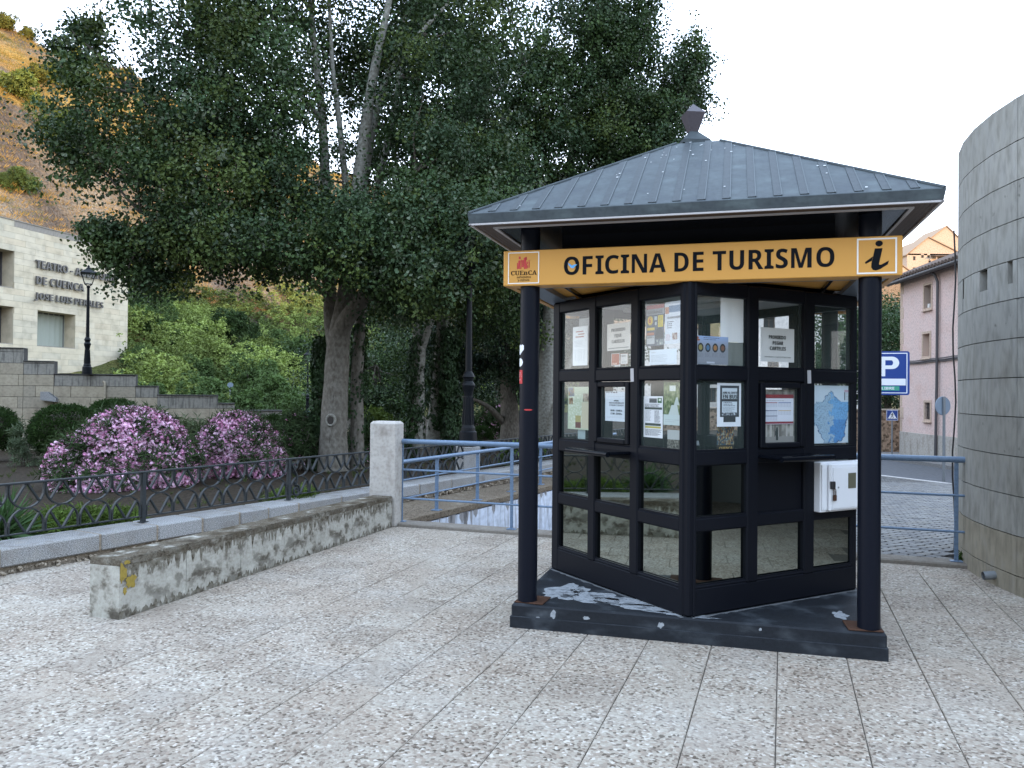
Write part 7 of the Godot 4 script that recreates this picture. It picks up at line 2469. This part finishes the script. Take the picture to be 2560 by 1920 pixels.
	# other garden plants
	shrub("sage_shrub", "loose grey-green shrub against the terrace wall between the oleanders", Vector3(-7.35, -0.25, -18.4), Vector3(0.42, 0.62, 0.4), 230, "lance", 1.3, Color(0.12, 0.15, 0.085), 31)
	shrub("willow_shrub", "thin tall grey leaved shrub between the two left clipped bushes", Vector3(-10.1, -0.2, -16.6), Vector3(0.26, 0.55, 0.25), 110, "lance", 0.9, Color(0.095, 0.125, 0.075), 32)
	shrub("light_shrub", "light yellow-green shrub behind the pillar", Vector3(-3.35, -0.1, -19.0), Vector3(0.62, 0.75, 0.5), 420, "bushy", 0.55, Color(0.11, 0.16, 0.035), 33)
	shrub("golden_shrub", "small golden-green round shrub left of the near lamp", Vector3(-1.36, 0.0, -20.0), Vector3(0.16, 0.33, 0.16), 160, "box", 1.0, Color(0.20, 0.24, 0.03), 34)
	shrub("blue_shrub", "small bluish shrub above the end of the terrace wall", Vector3(-6.5, -0.1, -25.6), Vector3(0.4, 0.5, 0.4), 200, "box", 1.4, Color(0.09, 0.14, 0.15), 35)
	var ju := shrub("juniper", "low feathery juniper by the fence, left of the first fence post", Vector3(-4.50, 0.08, -7.95), Vector3(0.34, 0.075, 0.26), 260, "feather", 0.36, Color(0.085, 0.13, 0.025), 36, "low junipers behind the fence")
	copy_of(ju, "low feathery juniper behind the first fence post", Vector3(-4.22, 0.08, -8.45), 1.2, 0.85)
	copy_of(ju, "low feathery juniper behind the scrolled fence post", Vector3(-2.72, 0.10, -9.95), 2.6, 0.9)
	shrub("iris_clump", "clump of upright blade leaves at the photo's left edge behind the fence", Vector3(-4.80, 0.09, -7.5), Vector3(0.16, 0.10, 0.16), 26, "blade", 1.0, Color(0.07, 0.13, 0.05), 37)
	shrub("leafy_clump", "yellow-green leafy clump at the foot of the right-hand fence", Vector3(0.15, 0.1, -15.6), Vector3(0.6, 0.3, 0.35), 240, "bushy", 0.5, Color(0.09, 0.14, 0.035), 38)
	shrub("weed_tuft", "small green weed at the foot of the last blue railing post by the tower", Vector3(4.12, 0.0, -7.22), Vector3(0.07, 0.06, 0.06), 40, "box", 0.7, Color(0.05, 0.09, 0.02), 39)
	# shrubs on the hillside: one of each kind, then copies
	var protos := [
		shrub("hill_bush", "", Vector3.ZERO, Vector3(0.5, 0.42, 0.5), 420, "bushy", 0.42, Color(0.16, 0.165, 0.04), 51),
		shrub("hill_bush", "", Vector3.ZERO, Vector3(0.5, 0.42, 0.5), 420, "bushy", 0.42, Color(0.165, 0.205, 0.055), 52),
		shrub("hill_bush", "", Vector3.ZERO, Vector3(0.5, 0.58, 0.5), 460, "bushy", 0.42, Color(0.085, 0.135, 0.045), 53),
		shrub("hill_bush", "", Vector3.ZERO, Vector3(0.48, 0.66, 0.48), 460, "bushy", 0.42, Color(0.042, 0.072, 0.024), 54),
		shrub("hill_bush", "", Vector3.ZERO, Vector3(0.4, 0.5, 0.4), 200, "feather", 0.6, Color(0.20, 0.095, 0.04), 55)]
	var kinds := ["olive yellow bush on the sunlit hill", "yellow-green bush on the hillside left", "mid green bush on the slope behind the theatre", "dark green bush on the slope behind the theatre", "reddish dying bush on the slope near the far lamp"]
	var first := [true, true, true, true, true]
	var places := bush_places()
	var extra := [[-64.0, 0, -99.5, 3.2, 0], [-62.0, 0, -101.0, 2.6, 0], [-66.2, 0, -98.5, 2.2, 0], [-59.0, 0, -107.0, 3.0, 0], [-57.0, 0, -110.0, 2.6, 0], [-55.0, 0, -113.5, 2.0, 0], [-9.0, 0, -31.0, 2.0, 2], [-11.5, 0, -33.5, 2.2, 2], [-14.0, 0, -36.5, 2.6, 1], [-7.6, 0, -34.5, 2.2, 3], [-12.0, 0, -41.0, 3.0, 2], [-16.0, 0, -42.0, 2.8, 2], [-9.0, 0, -43.0, 3.0, 3], [-18.5, 0, -46.0, 2.8, 1], [-5.6, 0, -38.0, 3.0, 2], [-20.0, 0, -44.0, 2.2, 2]]
	for q in places + extra:
		var k: int = q[4]
		var y: float = hill_y(q[0], q[2]) - 0.12 * q[3]
		if q[0] > -30 and y < -0.5: y = -0.5
		if first[k]:
			first[k] = false
			protos[k].position = Vector3(q[0], y, q[2])
			protos[k].scale = Vector3.ONE * q[3]
			tag(protos[k], kinds[k], "bush", kinds[k] + " (one of many alike)")
		else:
			copy_of(protos[k], kinds[k], Vector3(q[0], y, q[2]), q[0] * 3.0, q[3])
	scrub()

func scrub() -> void:
	var r := RandomNumberGenerator.new()
	r.seed = 66
	var tr := []
	var cl := []
	var tb := []
	var cb := []
	for i in 52000:
		var d := r.randf_range(-2.0, 66.0)
		var s := r.randf_range(-70.0, 70.0)
		var x := -65.0 + d * 0.846 + s * 0.534
		var z := -100.0 + d * 0.534 - s * 0.846
		if z > -46.0 or x < 0.70 * z - 3.0 : continue
		var y := hill_y(x, z)
		if y < -1.2: continue
		var k := hn.get_noise_2d(x * 1.4 + 7, z * 1.4)
		if z > -62.0 and x < 0.487 * z: continue
		if d < 42.0:
			if k < -0.28: continue
			var f := r.randf_range(0.7, 1.3)
			tr.append(Transform3D(Basis(Vector3.UP, r.randf() * TAU) * r.randf_range(0.9, 2.0), Vector3(x, y - 0.05, z)))
			cl.append((Color(0.42, 0.28, 0.085) if r.randf() < 0.72 else Color(0.16, 0.165, 0.045)) * f)
		else:
			var f2 := r.randf_range(0.6, 1.4) * (1.0 + k)
			var c := Color(0.080, 0.130, 0.045).lerp(Color(0.165, 0.205, 0.06), clampf(k * 2.0 + 0.4, 0, 1))
			if r.randf() < 0.4: continue
			for j in 8:
				tb.append(Transform3D(turned(Vector3(r.randf_range(-0.5, 0.5), 1, r.randf_range(-0.5, 0.5)).normalized(), r, r.randf_range(0.8, 1.9)), Vector3(x + r.randf_range(-0.7, 0.7), y + r.randf_range(0.0, 0.8 + maxf(0, k) * 5.0), z + r.randf_range(-0.7, 0.7))))
				cb.append(Color(c.r * f2, c.g * f2, c.b * f2))
	instances("hill_grass", cluster("grass"), M.leaf_soft, tr, cl)
	instances("slope_scrub", cluster("bushy"), M.leaf_soft, tb, cb)
	# weeds and small litter on the garden soil
	var tw := []
	var cw := []
	for i in 420:
		var p := on_kerb(r.randf_range(-3.0, 16.0), r.randf_range(0.5, 9.0))
		tw.append(Transform3D(Basis(Vector3.UP, r.randf() * TAU) * r.randf_range(0.15, 0.4), v3(p, garden_y(p))))
		var f3 := r.randf_range(0.6, 1.3)
		cw.append(Color(0.075 * f3, 0.095 * f3, 0.035 * f3))
	instances("weeds", cluster("blade"), M.leaf_soft, tw, cw)

# ------------------------------------------------------------------ measured tree limbs [x, y, z, radius] and crown lobes [x, y, z, rx, ry, rz, clumps]
func limbs_t1() -> Array:
	return [
		[[-3.27,0.04,-14.70,0.300], [-3.28,0.75,-14.72,0.245], [-3.25,1.64,-14.76,0.225], [-3.22,2.31,-14.76,0.215], [-3.18,2.68,-14.76,0.200], [-3.08,3.27,-14.75,0.170], [-2.98,4.00,-14.72,0.150], [-2.89,5.17,-14.70,0.125], [-2.79,6.06,-14.70,0.110], [-2.65,7.14,-14.70,0.090], [-2.48,8.04,-14.70,0.070], [-2.34,8.75,-14.70,0.055], [-2.22,9.72,-14.70,0.030]],
		[[-3.24,2.23,-14.75,0.160], [-3.39,2.76,-14.90,0.130], [-3.44,3.30,-15.00,0.120], [-3.55,4.39,-15.20,0.110], [-3.61,5.38,-15.30,0.100], [-3.72,6.84,-15.40,0.085], [-3.84,7.62,-15.50,0.070], [-3.99,8.71,-15.60,0.050], [-4.08,9.82,-15.60,0.030]],
		[[-3.18,2.60,-14.70,0.170], [-2.99,2.88,-14.55,0.150], [-2.72,3.19,-14.40,0.130], [-2.49,3.51,-14.30,0.110], [-2.20,4.14,-14.20,0.080], [-1.94,4.76,-14.10,0.050], [-1.72,5.37,-14.00,0.030]],
		[[-3.08,3.27,-14.75,0.100], [-3.14,4.35,-15.00,0.080], [-3.19,5.45,-15.10,0.065], [-3.36,6.77,-15.20,0.055], [-3.49,7.55,-15.30,0.045], [-3.56,8.48,-15.30,0.035], [-3.62,9.50,-15.30,0.020]],
		[[-2.91,4.60,-14.75,0.090], [-2.84,5.18,-14.90,0.085], [-2.69,6.34,-15.00,0.075], [-2.50,7.29,-15.10,0.060], [-2.30,7.78,-15.20,0.050], [-1.83,8.42,-15.30,0.040], [-1.33,9.03,-15.40,0.030], [-0.85,9.63,-15.50,0.020]],
		[[-2.93,0.04,-15.20,0.150], [-2.94,0.96,-15.20,0.125], [-2.96,1.72,-15.25,0.115], [-2.94,2.42,-15.30,0.110], [-2.91,3.19,-15.40,0.100], [-2.80,4.47,-15.60,0.085], [-2.63,5.91,-15.80,0.070], [-2.46,6.83,-15.90,0.060], [-2.33,7.84,-16.00,0.050], [-2.24,9.07,-16.00,0.030]],
		[[-3.36,3.58,-14.90,0.070], [-3.76,3.98,-14.60,0.060], [-4.23,4.40,-14.20,0.045], [-4.77,4.72,-13.90,0.035], [-5.26,4.79,-13.70,0.025], [-5.70,4.65,-13.50,0.016], [-6.28,4.48,-13.40,0.008]],
		[[-3.33,3.13,-14.90,0.060], [-3.80,3.60,-14.50,0.045], [-4.41,3.88,-14.10,0.035], [-5.00,3.83,-13.80,0.025], [-5.68,3.92,-13.60,0.016], [-6.32,4.00,-13.50,0.010], [-7.18,4.01,-13.40,0.005]],
		[[-3.54,4.67,-15.10,0.060], [-4.05,5.27,-14.80,0.050], [-4.70,5.70,-14.50,0.040], [-5.46,5.97,-14.20,0.030], [-6.09,6.25,-14.00,0.020], [-6.69,6.70,-13.90,0.012]],
		[[-3.69,6.72,-15.30,0.050], [-4.20,7.22,-15.00,0.040], [-4.89,7.58,-14.80,0.030], [-5.75,7.82,-14.50,0.020], [-6.54,8.08,-14.30,0.012]],
		[[-3.59,5.36,-15.20,0.050], [-4.12,5.68,-14.90,0.040], [-4.63,6.50,-14.70,0.030], [-5.01,7.02,-14.50,0.020]],
	]

func limbs_t2() -> Array:
	return [
		[[-2.07,0.28,-17.50,0.160], [-2.04,1.33,-17.50,0.125], [-2.04,1.95,-17.50,0.115], [-2.02,2.47,-17.50,0.130], [-2.17,3.09,-17.60,0.080], [-2.28,3.99,-17.70,0.070], [-2.36,5.26,-17.80,0.060], [-2.29,6.72,-17.90,0.050], [-2.15,8.57,-18.00,0.035]],
		[[-2.02,2.38,-17.50,0.100], [-1.82,2.90,-17.40,0.070], [-1.62,3.59,-17.30,0.060], [-1.50,4.81,-17.30,0.050], [-1.25,6.09,-17.20,0.035]],
		[[-1.78,0.26,-17.90,0.160], [-1.73,0.97,-17.90,0.140], [-1.68,1.60,-17.90,0.130], [-1.64,2.23,-17.90,0.125], [-1.59,2.86,-17.90,0.110], [-1.63,3.58,-17.90,0.090], [-1.70,4.94,-18.00,0.080], [-1.84,6.94,-18.20,0.070], [-1.50,7.48,-18.20,0.060], [-1.06,8.07,-18.10,0.050], [-0.42,8.38,-18.00,0.040], [0.30,8.73,-17.90,0.025]],
		[[-1.64,2.23,-17.90,0.080], [-1.44,3.21,-17.80,0.060], [-1.18,4.18,-17.70,0.045], [-0.74,5.23,-17.60,0.030]],
	]

func limbs_t3() -> Array:
	return [
		[[-0.07,-0.05,-21.00,0.270], [-0.04,0.69,-21.00,0.240], [-0.08,1.32,-21.00,0.220], [-0.13,2.06,-21.00,0.180], [-0.07,3.21,-21.00,0.130], [-0.03,5.01,-21.00,0.080]],
		[[-0.18,0.69,-21.00,0.100], [-0.51,1.06,-20.60,0.075], [-0.81,1.27,-20.30,0.050], [-1.10,1.37,-20.00,0.030], [-1.58,1.47,-19.80,0.015]],
		[[-0.08,1.74,-21.00,0.090], [0.30,2.58,-20.80,0.060], [0.71,3.40,-20.60,0.030]],
	]

func limbs_t4() -> Array:
	return [
		[[0.75,0.20,-19.00,0.230], [0.77,0.87,-19.00,0.215], [0.78,1.54,-19.00,0.200], [0.83,2.49,-19.00,0.170], [0.89,3.73,-19.00,0.140], [1.12,5.59,-19.20,0.110], [1.40,7.36,-19.30,0.080], [1.79,9.16,-19.40,0.055], [2.17,11.17,-19.50,0.030]],
		[[0.87,0.23,-18.60,0.100], [0.90,0.79,-18.60,0.090], [1.04,1.35,-18.50,0.075], [1.29,2.10,-18.50,0.060], [1.75,3.21,-18.50,0.050], [2.40,5.10,-18.60,0.040], [2.97,6.84,-18.80,0.030], [3.85,8.54,-19.00,0.020], [4.42,9.79,-19.00,0.008]],
		[[0.86,3.44,-19.00,0.070], [0.45,4.79,-19.10,0.055], [0.15,6.35,-19.20,0.040], [-0.25,8.12,-19.30,0.025], [-0.47,10.12,-19.40,0.012]],
		[[1.12,5.59,-19.20,0.060], [1.86,6.79,-19.00,0.045], [2.61,8.43,-19.00,0.030], [3.08,9.97,-19.00,0.020], [3.36,11.03,-19.00,0.010]],
	]

func lobes_t1() -> Array:
	return [[-5.62, 7.88, -14.00, 1.15, 0.90, 1.40, 20], [-6.15, 6.39, -13.80, 1.25, 0.85, 1.30, 17], [-6.38, 5.15, -13.60, 1.00, 0.72, 1.10, 16], [-7.08, 5.90, -13.60, 0.50, 0.90, 0.80, 8], [-4.90, 6.91, -14.40, 1.40, 1.50, 1.50, 40], [-5.09, 4.99, -14.00, 1.50, 0.90, 1.50, 26], [-4.79, 8.84, -15.90, 1.30, 1.20, 1.20, 18], [-4.19, 5.56, -14.00, 0.75, 1.20, 1.10, 20], [-4.52, 3.94, -14.00, 1.40, 0.50, 1.40, 20], [-6.50, 3.37, -13.60, 0.35, 0.30, 0.50, 6], [-5.77, 3.82, -13.80, 0.80, 0.35, 0.80, 10], [-2.80, 4.00, -13.50, 1.10, 0.68, 0.80, 34], [-1.93, 4.05, -14.10, 1.30, 0.80, 1.20, 30], [-1.50, 5.36, -14.20, 0.75, 1.00, 1.00, 20], [-1.11, 7.02, -15.00, 1.40, 1.80, 1.70, 40], [-1.97, 9.27, -16.40, 1.20, 1.00, 1.20, 14], [-3.65, 7.73, -17.00, 1.30, 1.60, 0.80, 16], [-1.03, 5.33, -15.20, 1.40, 1.20, 1.40, 26], [-5.22, 10.40, -15.00, 2.50, 1.60, 2.00, 36], [-2.68, 11.25, -15.60, 2.50, 1.80, 2.00, 34], [-4.02, 12.91, -15.50, 2.20, 2.00, 2.00, 26]]

func lobes_t1s() -> Array:
	return [[-7.60, 7.54, -13.60, 0.10, 0.35, 0.20, 3], [-7.54, 6.85, -13.60, 0.20, 0.35, 0.25, 4], [-6.41, 4.02, -13.40, 0.65, 0.10, 0.35, 6], [-7.02, 4.04, -13.40, 0.30, 0.06, 0.20, 2], [-6.61, 3.74, -13.40, 0.30, 0.12, 0.20, 3], [-5.48, 4.13, -13.60, 0.70, 0.25, 0.50, 8], [-7.26, 7.57, -13.90, 0.15, 0.15, 0.20, 2]]

func lobes_t2() -> Array:
	return [[-2.04, 7.39, -18.00, 2.00, 2.20, 1.80, 50], [-1.35, 4.52, -17.60, 1.90, 1.10, 1.50, 46], [-2.52, 3.73, -17.80, 1.10, 0.60, 1.20, 16], [-0.30, 5.28, -17.80, 1.60, 1.40, 1.40, 36], [-1.92, 9.98, -18.30, 2.00, 1.60, 1.80, 30], [-1.74, 12.67, -18.00, 2.40, 2.40, 2.20, 36], [-0.84, 3.25, -18.20, 1.30, 0.50, 1.20, 16]]

func lobes_t3() -> Array:
	return [[-0.12, 3.53, -21.00, 2.20, 1.40, 1.80, 46], [-1.08, 2.49, -21.50, 1.20, 0.60, 1.20, 16], [0.63, 2.27, -21.00, 1.10, 0.90, 1.20, 16], [0.07, 6.06, -21.50, 2.00, 1.50, 1.80, 30]]

func lobes_t4() -> Array:
	return [[1.10, 6.60, -19.00, 2.00, 1.90, 1.80, 56], [0.42, 8.71, -19.30, 2.00, 1.90, 1.80, 46], [1.87, 8.59, -19.20, 1.50, 2.00, 1.60, 46], [2.62, 7.28, -19.00, 1.00, 1.40, 1.20, 26], [1.31, 4.78, -19.00, 1.60, 1.00, 1.40, 28], [2.73, 9.77, -19.20, 0.60, 1.30, 0.70, 16], [4.26, 9.50, -19.00, 0.25, 0.60, 0.30, 7], [3.95, 8.63, -19.00, 0.45, 0.70, 0.50, 12], [3.51, 7.73, -18.90, 0.50, 0.70, 0.50, 12], [3.07, 6.84, -18.80, 0.60, 0.70, 0.60, 12], [1.87, 11.12, -19.40, 1.30, 1.50, 1.20, 26], [3.12, 10.79, -19.30, 0.30, 0.80, 0.40, 7], [1.55, 13.58, -19.40, 1.80, 2.00, 1.60, 30]]

func lobes_b927() -> Array:
	return [[-4.74, 2.17, -27.00, 2.00, 1.60, 1.80, 34], [-5.03, 1.09, -26.50, 1.40, 0.80, 1.40, 16]]

func lobes_b1120() -> Array:
	return [[-2.42, 3.33, -30.00, 2.60, 2.40, 2.20, 40], [-2.95, 1.37, -29.50, 1.80, 1.00, 1.60, 18]]

func lobes_b1250() -> Array:
	return [[-0.37, 5.85, -33.00, 3.00, 3.00, 2.60, 44], [-0.64, 1.86, -32.00, 2.00, 1.20, 1.80, 18]]

func lobes_b1450() -> Array:
	return [[2.37, 3.06, -25.00, 2.20, 1.80, 2.00, 36]]

func lobes_rt() -> Array:
	return [[21.53, 4.76, -46.00, 2.20, 2.20, 2.20, 34], [21.29, 2.21, -45.00, 2.60, 1.60, 2.20, 30], [18.50, 3.94, -44.00, 2.40, 2.20, 2.20, 34]]

func bush_places() -> Array:
	return [[-58.2,46.2,-110.0,2.2,0], [-55.9,44.3,-107.9,1.6,0], [-53.6,37.2,-89.0,3.1,0], [-45.4,26.9,-71.9,4.0,1], [-44.5,27.1,-74.7,1.7,0], [-42.3,25.4,-75.1,2.3,1], [-54.0,38.6,-92.5,3.7,1], [-50.0,37.1,-95.9,1.9,1], [-41.7,21.4,-72.3,4.3,2], [-40.7,20.5,-73.1,2.6,2], [-42.2,17.6,-66.2,1.7,2], [-41.4,17.4,-67.3,2.4,2], [-36.5,15.3,-71.8,3.2,3], [-31.0,8.6,-66.2,1.7,2], [-29.4,7.6,-66.0,2.0,2], [-27.5,7.6,-68.9,3.8,1], [-26.7,8.2,-72.3,1.4,1], [-27.4,4.8,-60.1,3.3,2], [-25.3,4.5,-62.3,2.5,2], [-22.7,4.0,-64.5,3.6,3], [-21.6,4.9,-70.4,3.3,1], [-19.7,4.2,-70.5,3.2,2], [-23.3,1.8,-53.9,3.2,1], [-22.0,1.8,-56.2,2.0,2], [-17.9,0.9,-56.1,3.4,2], [-18.6,2.0,-62.8,1.3,4], [-16.9,1.4,-62.8,3.1,3], [-19.6,0.9,-53.2,1.1,1], [-30.8,11.0,-73.9,2.6,3], [-33.0,10.7,-69.2,2.1,2], [-24.0,6.8,-72.5,2.2,3], [-22.5,7.6,-77.3,2.3,2], [-24.7,5.8,-68.4,1.7,2], [-25.6,2.7,-54.3,1.6,2], [-19.8,6.1,-77.3,2.3,2], [-20.3,2.0,-59.7,2.1,2], [-22.2,0.9,-49.3,1.2,2]]

func lobes_x1() -> Array:
	return [[-1.16, 3.39, -13.40, 0.95, 0.60, 0.80, 26], [-0.68, 4.03, -13.20, 0.90, 0.70, 0.70, 24], [-1.64, 3.26, -13.50, 0.80, 0.45, 0.70, 14], [-0.23, 3.80, -13.80, 0.60, 0.50, 0.60, 10]]
